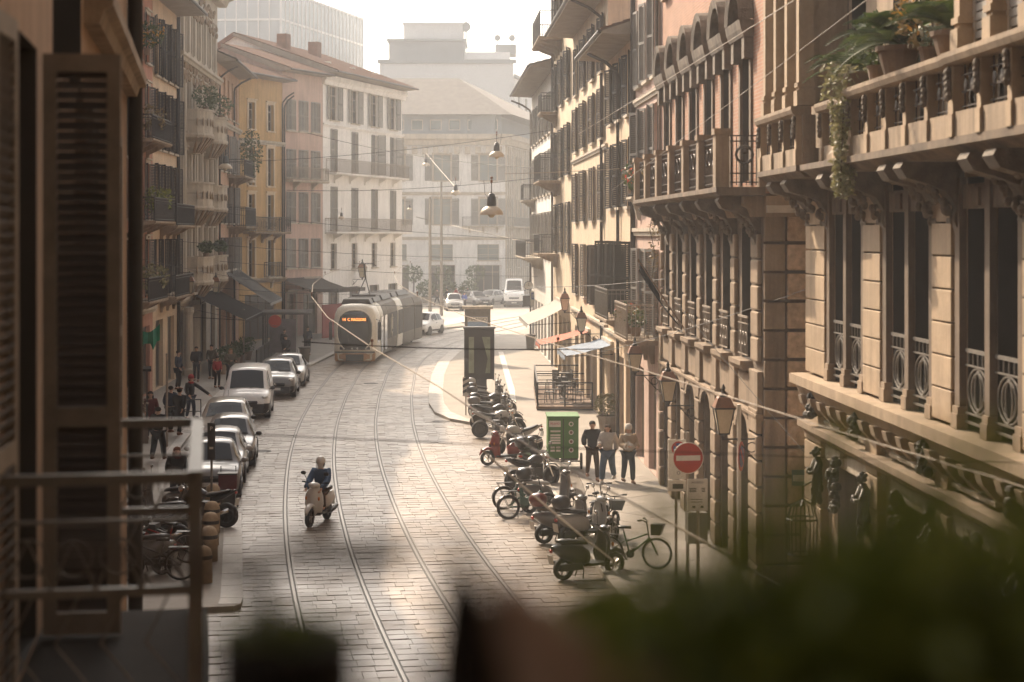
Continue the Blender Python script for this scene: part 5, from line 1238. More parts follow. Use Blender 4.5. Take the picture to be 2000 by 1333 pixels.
    nk, rn = J['nec'].copy(), Rb['nec']; J['nec'] = J['che'].lerp(nk, .55); Rb['nec'] = .05
    top = sub_(['pel','wai','che','nec']+arm, 1.0, .022+coat)
    J['nec'] = nk; Rb['nec'] = rn
    # cut the collar free by keeping the neck vertex thin
    trs = sub_(['pel']+leg, 1.0, .018+baggy)
    POSES[nm] = dict(J=J, body=body, top=top, trs=trs)
pose('walk', .30, (-.20,.10), (.22,.16), coat=.024); pose('walk2', -.30, (.05,.34), (-.16,.06), coat=.032, baggy=.028); pose('stand', .03, (.02,.1), (.03,.12), coat=.01); pose('hold', .16, (.10,.32), (.1,.30), coat=.042, baggy=.016)
pose('point', .1, (.02,.1), (.62,.05), coat=.01); pose('ride', .0, (.34,.10), (.34,.10), sit=True, bend=.08, coat=.03, wide=1.05); pose('pocket', .12, (-.06,.12), (-.04,.12), coat=.03)
def person(label, loc, face, ps='walk', top='cl_black', bot='cl_denim', hair='hair_dark', shoe='shoe_brown', s=1.0, long_=False, hat=None, scarf=None, group=None, helmet=False, turn=0.0, coat=False, bag=None):
    q = POSES[ps]; J = q['J']; t = thing('person', label, 'person', loc, face, group); t.scale = (s, s, s)
    mobj('body', q['body'], 'skin', t); mobj('jacket', q['top'], top, t); mobj('trousers', q['trs'], bot, t)
    for k in 'lr':
        a, b = J['an'+k], J['to'+k]; d = (b-a); MB().loft([[(a.x+w*math.cos(2*PI*i/10), y, a.z-.085+max(0,.03*0)+h*(.5+.5*math.sin(2*PI*i/10))) for i in range(10)] for y, w, h in ((a.y+.06,.035,.07),(a.y+.02,.05,.11),(a.y-.08,.052,.08),(a.y-.16,.045,.055),(a.y-.20,.02,.03))]).build('shoe', shoe, t, smooth=True)
    h = J['hea']; n = MB()
    if helmet:
        n.loft([[(.122*r_*math.cos(2*PI*i/14), h.y+.03+.138*r_*math.sin(2*PI*i/14), h.z+z) for i in range(14)] for r_, z in ((.98,.025),(1.02,.06),(.96,.11),(.74,.165),(.38,.195),(.05,.20))]).build('helmet', helmet, t, smooth=True)
        MB().loft([[(.115*math.cos(a), h.y+.02+.15*math.sin(a), h.z+z) for a in [PI*1.15+PI*.7*i/8 for i in range(9)]] for z in (-.10,.03)], cap=False, closed=False).build('visor', 'perspex', t, smooth=True)
        MB().ell((0,h.y+.065,h.z-.02), .108,.075,.10).build('helmet_lining', 'black_plastic', t, smooth=True)
    elif hat:
        MB().loft([[(.105*r_*math.cos(2*PI*i/14), h.y+.015+.118*r_*math.sin(2*PI*i/14), h.z+z) for i in range(14)] for r_, z in ((1.0,.03),(1.06,.06),(1.04,.11),(.85,.16),(.5,.19),(.1,.20))]).build('hat', hat, t, smooth=True)
        if hat == 'cl_grey': MB().ell((0,h.y+.02,h.z+.225), .04,.04,.04).build('bobble', hat, t, smooth=True)
        MB().ell((0,h.y+.05,h.z+.0), .095,.08,.10).build('hair', hair, t, smooth=True)
    else:
        MB().ell((0,h.y+.040,h.z+.060), .096,.098,.080, 12, 8).build('hair', hair, t, smooth=True)
    if long_: MB().loft([[(w*math.cos(2*PI*i/10), h.y+.06+d*math.sin(2*PI*i/10), h.z+z) for i in range(10)] for z, w, d in ((.06,.095,.06),(-.05,.115,.06),(-.16,.12,.055),(-.30,.09,.04),(-.36,.04,.02))]).build('long_hair', hair, t, smooth=True)
    if scarf: MB().torus((0,J['nec'].y+.0,J['nec'].z-.03), .085, .045, 'z', 14, 6).build('scarf', scarf, t, smooth=True)
    if coat:
        p = J['pel']; MB().loft([[(w*math.cos(2*PI*i/14), p.y+d*math.sin(2*PI*i/14), z) for i in range(14)] for z, w, d in ((p.z+.2,.165,.13),(p.z,.19,.155),(p.z-.2,.205,.17),(p.z-.42,.22,.19))], cap=False).build('coat_skirt', top, t, smooth=True)
    if bag: b = J['har']; MB().box(b.x-.03,b.x+.05,b.y-.15,b.y+.15,b.z-.42,b.z-.10).tube([(b.x,b.y-.1,b.z-.1),(b.x,b.y,b.z+.02),(b.x,b.y+.1,b.z-.1)], .008, 4).build('bag', bag, t)
    return t
def lantern(label, wallpt, out, z, group='wall lanterns along the right row', s=1.0):
    """square street lantern on a scrolled wall bracket; wallpt=(x,y) on the wall, out = unit vector to the street"""
    t = thing('wall_lantern', label, 'lantern', (wallpt[0],wallpt[1],z), math.atan2(out[1],out[0]), group); t.scale = (s,)*3
    L = .78
    MB().tube([(-.02,0,-.1),(L*.5,0,-.10),(L,0,-.10)], .018, 6).tube([(0,0,-.55),(.15,0,-.50),(.32,0,-.32),(.5,0,-.12)], .014, 6).torus((.2,0,-.27), .10, .012, 'y', 14, 5).build('bracket', 'iron', t)
    MB().box(-.03,.02,-.05,.05,-.62,.02).build('wall_plate', 'iron', t)
    def sq(w, z, c=L): return [(c-w,-w,z),(c+w,-w,z),(c+w,w,z),(c-w,w,z)]
    MB().loft([sq(.10,.02),sq(.185,.52)]).build('glass_body', 'lamp_glass', t)
    fr = MB()
    for a, b in (((-1,-1),0),((1,-1),0),((1,1),0),((-1,1),0)): fr.bar((L+a[0]*.103,a[1]*.103,.02),(L+a[0]*.188,a[1]*.188,.52), .022,.022)
    fr.loft([sq(.215,.52),sq(.215,.55)]).loft([sq(.11,.0),sq(.11,.03)]).build('cage', 'iron', t)
    MB().loft([sq(.205,.551),sq(.13,.74),sq(.11,.76)]).build('hood', 'lamp_cap', t)
    MB().lathe([(.07,.76),(.09,.79),(.05,.84),(.03,.9),(.045,.93),(.01,1.02)], (L,0,0), 8).build('finial', 'iron', t)
    MB().lathe([(.03,-.12),(.05,-.05),(.08,-.01)], (L,0,0), 8).build('socket', 'iron', t)
    return t
def hang_lamp(label, p, s=1.0, group='street lamps hung on wires over the road'):
    t = thing('hanging_street_lamp', label, 'street lamp', p, RND.uniform(0,6), group); t.scale = (s,)*3
    MB().lathe([(.40,0),(.405,.02),(.38,.12),(.30,.22),(.20,.28),(.15,.30),(.12,.29),(.27,.2),(.36,.1),(.385,.01)], n=24, cap=False).build('shade', 'enamel', t, smooth=True)
    MB().lathe([(.15,.285),(.16,.33),(.15,.62),(.13,.64),(.11,.72),(.05,.75)], n=16).build('housing', 'black_plastic', t, smooth=True)
    MB().ell((0,0,.05), .14,.14,.16).build('bulb', 'lamp_glass', t, smooth=True)
    MB().tube([(0,0,.74),(0,0,1.18)], .018, 6).tube([(.10,0,.62),(.14,0,.74),(.05,0,.78)], .014, 5).build('hanger', 'iron', t)
    MB().ell((0,0,1.16), .045,.045,.07).ell((.0,0,1.28), .05,.05,.05).build('insulator', 'lamp_cap', t, smooth=True)
    MB().tube([(.05,0,.72),(.25,.0,.62),(.42,0,.72),(.50,.0,1.2)], .010, 5).build('feed_cable', 'cable', t)
    return t
def wire(label, a, b, sag=.15, r=.012, m='cable', group='overhead wires across the street', name='overhead_wire'):
    a = Vector(a); b = Vector(b); n = 10
    o = MB().tube([a.lerp(b, k/n)-Vector((0,0,sag*4*(k/n)*(1-k/n))) for k in range(n+1)], r, 5).build(name, m)
    return tag(o, label, 'wire', group)
def awning(name, label, loc, rz, w, dep, drop, m, val=.22, m2=None):
    t = thing(name, label, 'awning', loc, rz)
    n = max(6, int(w/.35)); k = 8; rows = []
    for j in range(k+1):
        v = j/k; rows.append([(-w/2+w*i/n, -dep*v, -drop*v-.09*math.sin(PI*v)*(.6+.4*abs(math.sin(PI*i*2/n)))-.02*math.sin(i*1.7+j)*math.sin(PI*v)) for i in range(n+1)])
    MB().loft(rows, cap=False, closed=False).build('canopy', m, t, smooth=True)
    MB().loft([[(-w/2+w*i/n,-dep-.01*math.sin(i*2.2),-drop) for i in range(n+1)],[(-w/2+w*i/n,-dep-.015-.03*math.sin(i*2.2),-drop-val*(1 if i % 2 else .72)) for i in range(n+1)]], cap=False, closed=False).build('valance', m2 or m, t)
    MB().tube([(-w/2,-dep,-drop),(w/2,-dep,-drop)], .025, 6).build('front_bar', 'iron', t)
    for sg in (-1, 1): MB().bar((sg*(w/2-.1),0,-drop*.9),(sg*(w/2-.1),-dep+.05,-drop-.03), .03,.03).build('arm', 'iron', t)
    MB().box(-w/2-.05,w/2+.05,-.1,.02,-.02,.10).build('cassette', 'win_white', t)
    return t
# ------------------------------------------------------------------ placing the things
RR = math.atan2(-1, .0457)            # local frame of the right row
RLW = math.atan2(1, -.0457)           # local frame of the left row
def inw(b, s, y, z):                  # building-local to world
    a = b.r.rotation_euler.z; p = b.r.location
    return Vector((p.x+s*math.cos(a)-y*math.sin(a), p.y+s*math.sin(a)+y*math.cos(a), z))
# ---- the tram
def tram():
    U = -1.47; pts = []; d = 101.6; s = 0; prev, a0 = cen(d, U); org = prev.copy(); path = [(0.0, prev.copy(), a0)]
    while s < 26:
        d += .1; p, a = cen(d, U); s += (p-prev).length; prev = p; path.append((s, p.copy(), a))
    def at(q):
        for i in range(len(path)-1):
            if path[i+1][0] >= q: return path[i][1]-org, path[i][2]
        return path[-1][1]-org, path[-1][2]
    t = thing('tram', 'cream tram with big oval windscreen, lit destination sign and dark roof gear', 'tram', (org.x,org.y,0))
    half = [(1.05,.14),(1.18,.24),(1.22,1.0),(1.22,2.3),(1.17,2.75),(1.02,3.12),(.75,3.32),(.3,3.38)]
    sec = [(-x,z) for x, z in half]+[(x,z) for x, z in half[::-1]]
    def ring(q, k=1.0, zk=1.0, dy=0.0):
        p, a = at(max(q,0)); ca, sa = math.cos(a), math.sin(a); out = []
        for x, z in sec:
            X, Y = x*k, (q if q < 0 else 0)+dy; out.append((p.x+X*ca-Y*sa, p.y+X*sa+Y*ca, (z-1.7)*(zk if z > 1.7 else .97)+1.7))
        return out
    nose = MB().loft([ring(-.52,.62,.70),ring(-.48,.80,.86),ring(-.36,.93,.95),ring(-.15,.99,.99),ring(0),ring(1.2),ring(2.3)])
    cab = nose.build('cab', 'cream_paint', t, smooth=True)
    bounds = [(2.45,4.3),(4.45,6.6),(6.75,11.2),(11.35,13.6),(13.75,18.0),(18.15,20.8)]
    last = 2.3
    for i, (a, b) in enumerate(bounds):
        n = max(1, int((b-a)/1.0)); m = MB().loft([ring(a+(b-a)*k/n) for k in range(n+1)]).build('body_module', 'tram_side' if i % 3 else 'cream_paint', t)
        MB().loft([ring(last-.02,.965,.975),ring(a+.02,.965,.975)], cap=False).build('bellows', 'rubber', t); last = b
        for sg in (-1, 1):
            def pan(x, z0, z1, q0, q1, nm, mm, par):
                k = max(1, int((q1-q0)/.8)); g = []
                for z in (z0, z1):
                    row = []
                    for j in range(k+1):
                        p, an = at(q0+(q1-q0)*j/k); row.append((p.x+x*math.cos(an), p.y+x*math.sin(an), z))
                    g.append(row)
                MB().loft(g, cap=False, closed=False).build(nm, mm, par)
            pan(sg*1.235, 1.0, 2.52, a+.10, b-.10, 'side_window', 'tram_ad', m)
            if b-a < 2.2: pan(sg*1.238, .45, 2.5, a+.35, b-.35, 'door', 'glass', m)
    # windscreen, frame, sign
    def ell(rx, rz, y, cz, n=28, sq=2.6):
        return [(rx*abs(math.cos(2*PI*k/n))**(2/sq)*(1 if math.cos(2*PI*k/n) >= 0 else -1), y, cz+rz*abs(math.sin(2*PI*k/n))**(2/sq)*(1 if math.sin(2*PI*k/n) >= 0 else -1)) for k in range(n)]
    MB().loft([ell(.99,1.13,-.42,1.90),ell(.98,1.12,-.53,1.90),ell(.72,.85,-.60,1.90),ell(.35,.42,-.625,1.90),ell(.03,.03,-.63,1.90)]).build('windscreen', 'screen', cab, smooth=True)
    MB().tube([Vector(p) for p in ell(1.0,1.14,-.50,1.90)], .055, 6, closed=True).build('windscreen_frame', 'cream_paint', cab, smooth=True)
    sg_ = MB().box(-.78,.78,-.655,-.63,2.36,2.64).build('sign_box', 'black_plastic', cab)
    led = emis('led', (1.0,.30,.07), 2.2)
    text('14', .23, 'led', sg_, (-.60,-.662,2.50), sx=.9); text('C. MAGGIORE', .23, 'led', sg_, (.13,-.662,2.50), sx=.72)
    MB().loft([[(x,-.60+.12*x*x,z) for x in (-.85,-.5,0,.5,.85)] for z in (.80,.98)], cap=False, closed=False).build('dash_panel', 'black_plastic', cab)
    for x in (-.62,-.15,.15,.62): MB().ell((x,-.62+.1*x*x,.86), .06,.04,.06).build('headlight', 'head_glass', cab, smooth=True)
    MB().loft([[(x*w,-.62+.16*(x)**2+dy,z) for x in (-1.15,-.8,-.4,0,.4,.8,1.15)] for z, w, dy in ((.13,.96,.08),(.30,1.0,.0),(.52,1.0,.0),(.60,1.0,.03))], cap=False, closed=False).build('bumper', 'tram_orange', cab, smooth=True)
    MB().box(-.50,.50,-.67,-.58,.16,.54).build('coupler_cover', 'black_plastic', cab)
    MB().bar((-1.14,-.55,.66),(1.14,-.55,.66), .12,.07).build('trim_band', 'rubber', cab)
    for sg in (-1, 1):
        o = MB().tube([(sg*1.15,-.15,2.5),(sg*1.38,-.3,2.45),(sg*1.38,-.3,1.4)], .03, 5).build('mirror_arm', 'black_plastic', cab); MB().box(sg*1.38-.09,sg*1.38+.09,-.36,-.26,1.35,2.35).build('mirror', 'black_plastic', o)
        pan(sg*1.235, 1.15, 2.45, .25, 1.9, 'side_window', 'glass', cab)
        MB().bar((sg*.28,-.66,1.0),(sg*.42,-.64,1.7), .02,.02).build('wiper', 'black_plastic', cab)
    def gear(q0, q1, w, z0, z1, nm, mm):
        MB().loft([[(at(q)[0].x-w,at(q)[0].y,z0),(at(q)[0].x-w*.85,at(q)[0].y,z1),(at(q)[0].x+w*.85,at(q)[0].y,z1),(at(q)[0].x+w,at(q)[0].y,z0)] for q in (q0, (q0+q1)/2, q1)]).build(nm, mm, t)
    for q0, q1 in ((.4,2.0),(2.8,6.2),(7,11),(11.6,13.4),(14,17.6)): gear(q0, q1, .85, 3.34, 3.62, 'roof_equipment', 'black_plastic')
    p, _ = at(5.0); pg = MB().box(p.x-.7,p.x+.7,p.y-.6,p.y+.6,3.62,3.74).build('pantograph', 'iron', t)
    MB().bar((p.x-.35,p.y-.4,3.74),(p.x,p.y+.8,4.7), .05,.05).bar((p.x+.35,p.y-.4,3.74),(p.x,p.y+.8,4.7), .05,.05).bar((p.x,p.y+.8,4.7),(p.x,p.y-.3,5.55), .09,.09).build('arm', 'iron', pg)
    MB().tube([(p.x-.72,p.y-.3,5.42),(p.x-.55,p.y-.3,5.56),(p.x+.55,p.y-.3,5.56),(p.x+.72,p.y-.3,5.42)], .03, 5).build('collector', 'iron', pg)
    for q in (1.4, 5.4, 9.4, 12.6, 16.4, 19.5):
        p, a = at(q)
        for sg in (-1, 1): cyl_x(MB(), (p.x+sg*.72,p.y,.33), .33, .12).build('wheel', 'dark_metal', t)
    # outline drawing on the wrapped module
    p, an = at(8.4); q_ = MB(); st = [(0,-.62),(-.22,-.38),(-.5,-.42),(-.42,.1),(-.5,.42),(-.2,.34),(0,.6),(.2,.34),(.5,.42),(.42,.1),(.5,-.42),(.22,-.38)]
    q_.tube([(p.x+1.25+.0, p.y+a*1.3, 1.75+b*1.1) for a, b in st], .03, 4, closed=True).tube([(p.x+1.25,p.y-.3,1.5),(p.x+1.25,p.y-.3,2.1)], .025, 4).tube([(p.x+1.25,p.y,1.5),(p.x+1.25,p.y,2.1)], .025, 4).tube([(p.x+1.25,p.y+.3,1.5),(p.x+1.25,p.y+.3,2.1)], .025, 4).build('line_drawing', 'paper', t)
tram()
# ---- cars
A = .11
car('compact_car', 'tiny dark two-seat car at the head of the kerbside row', (-8.5,51.0,0), A+.02, 'car_grey', 2.75, 1.6, 1.52, 'hatch')
car('hatchback', 'small silver hatchback second in the kerbside row', (-8.85,54.2,0), A, 'car_silver', 3.5, 1.65, 1.48, 'hatch')
car('hatchback', 'dark grey hatchback with black lower doors behind the silver one', (-9.1,57.95,0), A, 'car_grey', 3.6, 1.66, 1.50, 'hatch', lower='car_black')
car('estate_car', 'beige grey estate car in front of the white van', (-10.0,62.7,0), A-.01, 'car_beige', 4.3, 1.78, 1.56, 'suv')
car('delivery_van', 'white delivery van with black bumper parked at the kerb', (-10.75,73.2,0), .09, 'car_white', 4.3, 1.86, 1.95, 'van', lower='black_plastic', cat='van')
car('sport_utility_car', 'dark silver sport utility car behind the white van', (-10.75,82.2,0), .07, 'car_grey', 4.4, 1.82, 1.62, 'suv', lower='car_black')
car('saloon_car', 'silver saloon last in the kerbside row before the tram stop', (-10.95,88.0,0), .05, 'car_silver', 4.4, 1.78, 1.46, 'sedan')
car('small_car', 'white small car following beside the tram tail', (-6.3,131,0), -.35, 'car_white', 3.6, 1.62, 1.6, 'hatch', group='traffic in the far square')
p = G(885,608); car('small_car', 'silver small car waiting at the far crossing', (p.x,p.y+2,0), .1, 'car_silver', 3.7, 1.7, 1.62, 'hatch', group='traffic in the far square')
p = G(928,600); car('taxi_car', 'grey car beside the blue-jacketed rider in the far square', (p.x,p.y+3,0), .5, 'car_grey', 4.2, 1.78, 1.5, 'hatch', group='traffic in the far square')
p = G(957,597); car('taxi_car', 'pale car nose-on beside the tall white van', (p.x,p.y+3,0), -.4, 'car_silver', 4.2, 1.78, 1.5, 'hatch', group='traffic in the far square')
p = G(1004,600); car('tall_van', 'tall white van with dark grille in the far square', (p.x,p.y+2.6,0), .0, 'car_white', 5.6, 2.05, 2.75, 'van', group='traffic in the far square', lower='car_dark', cat='van')
# ---- rider on scooter
sp = G(622,1022); sr = -.24
scooter('scooter', 'pale grey scooter being ridden along the left track', (sp.x,sp.y,0), sr, 'moto_white', lean=.03, stand=False)
person('rider in blue jacket and white helmet on the pale scooter', (sp.x+.22*math.sin(sr)*-1,sp.y+.26,.03), sr, 'ride', 'cl_blue', 'cl_brown', shoe='cl_black', helmet='moto_white', s=1.0)
# ---- parked two-wheelers on the right
MR = 'motorcycles and scooters parked along the right pavement'
row = [(77.0,'scooter','moto_silver','moto_silver'),(74.6,'scooter','moto_black','moto_black'),(72.2,'motorcycle','moto_black','moto_black'),(69.9,'scooter','moto_grey','moto_black'),(67.6,'motorcycle','moto_black','moto_grey'),(65.2,'motorcycle','moto_silver',None)]
labs = ['silver scooter at the far end of the parked row','black scooter with black top box second from the far end of the row','black motorcycle with rounded black top box mid row','dark grey scooter with black top box mid row','black motorcycle with grey top box next to the silver-tanked one','silver and black motorcycle with long chrome silencer in the parked row']
for (d, k, pt, tp), lb in zip(row, labs):
    x = -1.25+(77-d)*.045
    (scooter if k == 'scooter' else motorcycle)('scooter' if k == 'scooter' else 'motorcycle', lb, (x+.25,d-.3,0.0), math.radians(105+RND.uniform(-5,5)), pt, top=tp, group=MR)
p = G(1008,888); motorcycle('motorcycle', 'silver motorcycle with black tail unit at the corner of the kerb', (p.x,p.y,0), math.radians(-60), 'moto_silver', group=MR)
p = G(990,908); scooter('scooter', 'red scooter with white leg shield facing the road', (p.x,p.y,0), math.radians(-68), 'moto_red', group=MR)
p = G(1032,925); scooter('scooter', 'black scooter with red tail lamp and rounded top box', (p.x,p.y,0), math.radians(165), 'moto_black', top='moto_black', group=MR)
p = G(1040,955); motorcycle('motorcycle', 'black motorcycle with many levers behind the green mopeds', (p.x,p.y,0), math.radians(130), 'moto_black', group=MR)
GB = 'green electric bicycles parked together'
p = G(1032,1012); bicycle('electric_bicycle', 'dark green electric bicycle with thick frame, nearer one of the pair', (p.x,p.y,0), math.radians(108), 'ebike_green', GB, moped=True)
p = G(1028,1000); bicycle('electric_bicycle', 'dark green electric bicycle behind its twin', (p.x-.08,p.y+.55,0), math.radians(106), 'ebike_green', GB, moped=True)
p = G(1078,1000); scooter('scooter', 'black scooter with grey seat behind the windshield scooter', (p.x,p.y,0), math.radians(112), 'moto_grey', top='moto_black', group=MR, seat='moto_silver')
p = G(1108,1058); scooter('scooter', 'grey scooter with tall clear windshield and maroon top box', (p.x,p.y,0), math.radians(118), 'moto_grey', top='moto_maroon', shield=True, group=MR, seat='cl_khaki')
p = G(1165,1062); scooter('scooter', 'silver scooter with dark helmet case close to the windshield scooter', (p.x-.2,p.y,0), math.radians(125), 'moto_silver', top='moto_black', group=MR)
BB = 'bicycles parked near the corner'
p = G(1172,1030,.1); bicycle('bicycle', 'black city bicycle with high handlebar and front lamp', (p.x,p.y,.1), math.radians(165), 'moto_black', BB)
p = G(1190,1050,.1); bicycle('bicycle', 'dark bicycle with black basket leaning beside the city bicycle', (p.x,p.y,.1), math.radians(10), 'iron', BB, basket=True)
p = G(1235,1110,.1); bicycle('bicycle', 'bright green hire bicycle', (p.x,p.y,.1), math.radians(75), 'bike_green', BB, basket=True)
p = G(1150,1128); scooter('scooter', 'dark scooter with chrome mirror half hidden by the window plants', (p.x,p.y,0), math.radians(120), 'moto_black', group=MR)
# ---- left bunch
ML = 'motorcycles and bicycles crowded on the left pavement'
for i, (x, d, k, c, a, lb) in enumerate([(-7.75,44.6,'m','moto_black',-1.9,'black motorcycle with its wheel over the kerb by the bollards'),(-8.6,43.0,'s','moto_black',-1.8,'black scooter beside the kerbside motorcycle'),(-8.9,45.6,'s','moto_grey',-1.7,'grey scooter at the back of the left bunch'),(-8.35,41.2,'m','moto_grey',-1.75,'grey motorcycle in the middle of the left bunch'),(-7.7,39.6,'b','cl_red',-1.6,'red bicycle among the left motorcycles'),(-7.5,37.6,'b','moto_black',-1.5,'black bicycle nearest the shutter building'),(-8.1,38.4,'s','moto_silver',-1.8,'silver scooter tucked behind the bicycles')]):
    if k == 'm': motorcycle('motorcycle', lb, (x,d,.1), a, c, ML)
    elif k == 's': scooter('scooter', lb, (x,d,.1), a, c, group=ML, top='moto_black' if i == 2 else None)
    else: bicycle('bicycle', lb, (x,d,.1), a, c, ML)
# ---- bollards
for i, (x, d) in enumerate([(-6.45,37.4),(-6.75,39.9),(-7.05,41.9),(-7.3,43.6),(-7.55,45.2),(-7.78,46.6),(-8.45,46.2)]):
    t = thing('stone_bollard', 'round-topped granite bollard with dark band along the left kerb', 'bollard', (x,d,.1), 0, 'granite bollards along the left kerb')
    MB().lathe([(.20,0),(.195,.55),(.19,.62),(.16,.70),(.10,.755),(.02,.775)], n=18).build('shaft', 'granite', t, smooth=True); MB().lathe([(.2,.50),(.205,.51),(.205,.57),(.2,.58)], n=18, cap=False).build('band', 'iron', t)
# ---- delivery trolley
p = G(445,993); t = thing('delivery_trolley', 'two-wheeled delivery trolley with red brown crate on top', 'trolley', (p.x,p.y,0), .1)
MB().box(-.24,.24,-.2,.2,.52,.92).build('crate', 'cl_dkred', t, bevel=.02); MB().box(-.20,.20,-.17,.17,.10,.50).build('box', 'black_plastic', t, bevel=.02); MB().box(-.26,.26,-.22,.22,.92,.96).build('lid', 'dark_metal', t)
MB().tube([(-.2,.25,.1),(-.2,.28,1.1),(.2,.28,1.1),(.2,.25,.1)], .015, 6).build('frame', 'dark_metal', t)
for sg in (-1, 1): wheel(t, (sg*.25,.2,.09), .09, .05, 'dark_metal')
# ---- pedestrians on the right
for lb, x, y, ps, tp, bt, kw in [('man in black jacket and brown trousers walking beside the cargo tricycle',1157,938,'walk','cl_black','cl_brown',dict(s=1.02)),('woman in grey jumper and wide blue jeans looking aside',1187,942,'walk2','cl_grey','cl_denim',dict(hair='hair_brown',long_=True,s=.99,shoe='cl_white')),('woman in woolly hat and sheepskin jacket carrying something white',1227,944,'hold','cl_tan','cl_navy',dict(hat='cl_white',hair='hair_fair',long_=True,s=.98,scarf='cl_white'))]:
    p = G(x, y, .1); person(lb, (p.x,p.y,.1), dict(walk=.12,walk2=-.35,hold=.28)[ps], ps, tp, bt, **kw)
p = G(1227,944,.1); MBo = MB().ell((p.x,p.y-.36,1.20), .16,.08,.12).leaves((p.x,p.y-.36,1.22), .16,.1,.12, 40, .06).build('white_parcel', 'cl_white'); tag(MBo, 'crumpled white parcel held by the woman in the woolly hat', 'parcel')
# ---- people on the left
PL = 'people on the shaded left pavement'
for lb, x, d, fc, ps, tp, bt, kw in [
    ('person in red cap and red scarf stretching an arm towards the van',-12.55,70,.9,'point','cl_black','cl_navy',dict(hat='cl_red',scarf='cl_red')),
    ('person in long black coat seen from behind next to the red cap',-11.95,64.4,2.9,'walk','cl_black','cl_black',dict(coat=True)),
    ('person in padded dark jacket with a bag beside the black coat',-12.45,65.4,2.8,'pocket','cl_navy','cl_black',dict(bag='cl_black')),
    ('woman in dark red coat carrying a white paper bag',-12.75,63.2,.2,'stand','cl_dkred','cl_black',dict(coat=True,bag='cl_white',long_=True)),
    ('tall person in dark blue leaning on the shop column',-15.55,83.5,1.4,'stand','cl_navy','cl_black',dict(s=1.06)),
    ('person in black jacket waiting by the column',-15.5,88,.1,'pocket','cl_black','cl_black',{}),
    ('person in khaki jacket facing the street near the column',-15.0,89.5,-.2,'stand','cl_khaki','cl_black',{}),
    ('seated-height person in bright red coat at the cafe tables',-13.9,84.5,.6,'stand','cl_red','cl_black',dict(s=.86)),
    ('fair-haired woman in olive coat near the white van',-13.6,86.6,.5,'hold','cl_khaki','cl_black',dict(hair='hair_fair',long_=True)),
    ('woman with auburn hair in dark jacket behind the railing',-8.75,46.8,.3,'pocket','cl_black','cl_navy',dict(hair='shoe_brown',long_=True,scarf='cl_dkred')),
    ('person in black walking away past the pole',-11.35,57.5,3.0,'walk2','cl_black','cl_black',{}),
    ('person with rucksack waiting at the tram shelter',-12.2,107,.4,'stand','cl_navy','cl_black',{}),
    ('person with pale suitcase by the last parked car',-12.3,97.5,-.3,'walk','cl_black','cl_black',{}),
    ('person in dark clothes standing under the shelter roof',-13.2,104,.8,'stand','cl_black','cl_black',{})]:
    person(lb, (x,d,.1), fc, ps, tp, bt, group=PL, **kw)
sx, sy = -11.75, 97.2; t = thing('suitcase', 'pale wheeled suitcase standing by the kerb', 'suitcase', (sx,sy,.1), .2)
MB().box(-.2,.2,-.13,.13,.06,.62).build('shell', 'pot_grey', t, bevel=.04); MB().tube([(-.12,.1,.62),(-.12,.1,.95),(.12,.1,.95),(.12,.1,.62)], .012, 5).build('handle', 'black_plastic', t)
for k, (x, d, tp) in enumerate([(-4.6,187,'cl_navy'),(-6.6,183,'cl_black'),(-5.8,186,'cl_red'),(-7.6,182,'cl_khaki')]): person(['person in navy beside the far shop windows','person in black near the far shop windows','person in red near the far shop windows','person in khaki near the far shop windows'][k], (x,d,0), RND.uniform(0,6), 'walk', tp, 'cl_black', group='people in the far square')
p = G(907,606); person('cyclist in bright blue jacket in the far square', (p.x,p.y,0), .4, 'stand', mat('cl_bright', (.05,.10,.40), .8), 'cl_black', group='people in the far square')
# ---- cargo tricycle
p = G(1100,918,.1); t = thing('cargo_tricycle', 'green box cargo tricycle with printed lists and food pictures', 'tricycle', (p.x,p.y,.1), .02)
bx = MB().box(-.47,.47,-.1,1.2,.36,1.60).build('box', 'cart_green', t, bevel=.015); MB().box(-.50,.50,-.13,1.23,1.60,1.66).build('lid', 'cart_green', bx); MB().box(-.012,.012,-.115,-.098,.38,1.58).build('door_seam', 'ink', bx)
MB().box(-.44,-.08,-.112,-.103,1.33,1.52).build('label', 'paper', bx); text('MILANO', .09, 'sign_red', bx, (-.26,-.116,1.43), sx=.85)
for j, z in enumerate((1.20,1.08,1.0,.92,.84)): MB().box(-.40,-.09,-.112,-.103,z-.03,z+.025).build('printed_list', 'paper', bx); 
for j, z in enumerate((.70,.60)): MB().box(-.40,-.26,-.112,-.103,z-.03,z+.03).box(-.22,-.09,-.112,-.103,z-.03,z+.03).build('printed_list', 'paper', bx)
for z in (1.42,1.16,.88,.62): 
    o = MB().tube([(.24,-.104,z),(.24,-.113,z)], .075, 18).build('round_picture', 'paper', bx); MB().tube([(.24,-.113,z),(.24,-.118,z)], .045, 12).build('food_print', 'terracotta' if z < 1.3 else 'cart_green', o)
for sg in (-1, 1): wheel(t, (sg*.56,.05,.26), .26, .06, 'alu', 9)
wheel(t, (0,1.75,.28), .28, .06, 'alu', 9)
MB().tube([(-.56,.05,.26),(.56,.05,.26)], .025, 6).tube([(0,.05,.3),(0,1.3,.34),(0,1.75,.28)], .03, 6).box(-.45,.45,-.05,.1,.30,.36).build('chassis', 'dark_metal', t)
MB().loft([[(w*math.cos(2*PI*k/10),y,1.0+.03*math.sin(2*PI*k/10)) for k in range(10)] for y, w in ((1.35,.03),(1.5,.1),(1.62,.09))]).build('saddle', 'black_plastic', t)
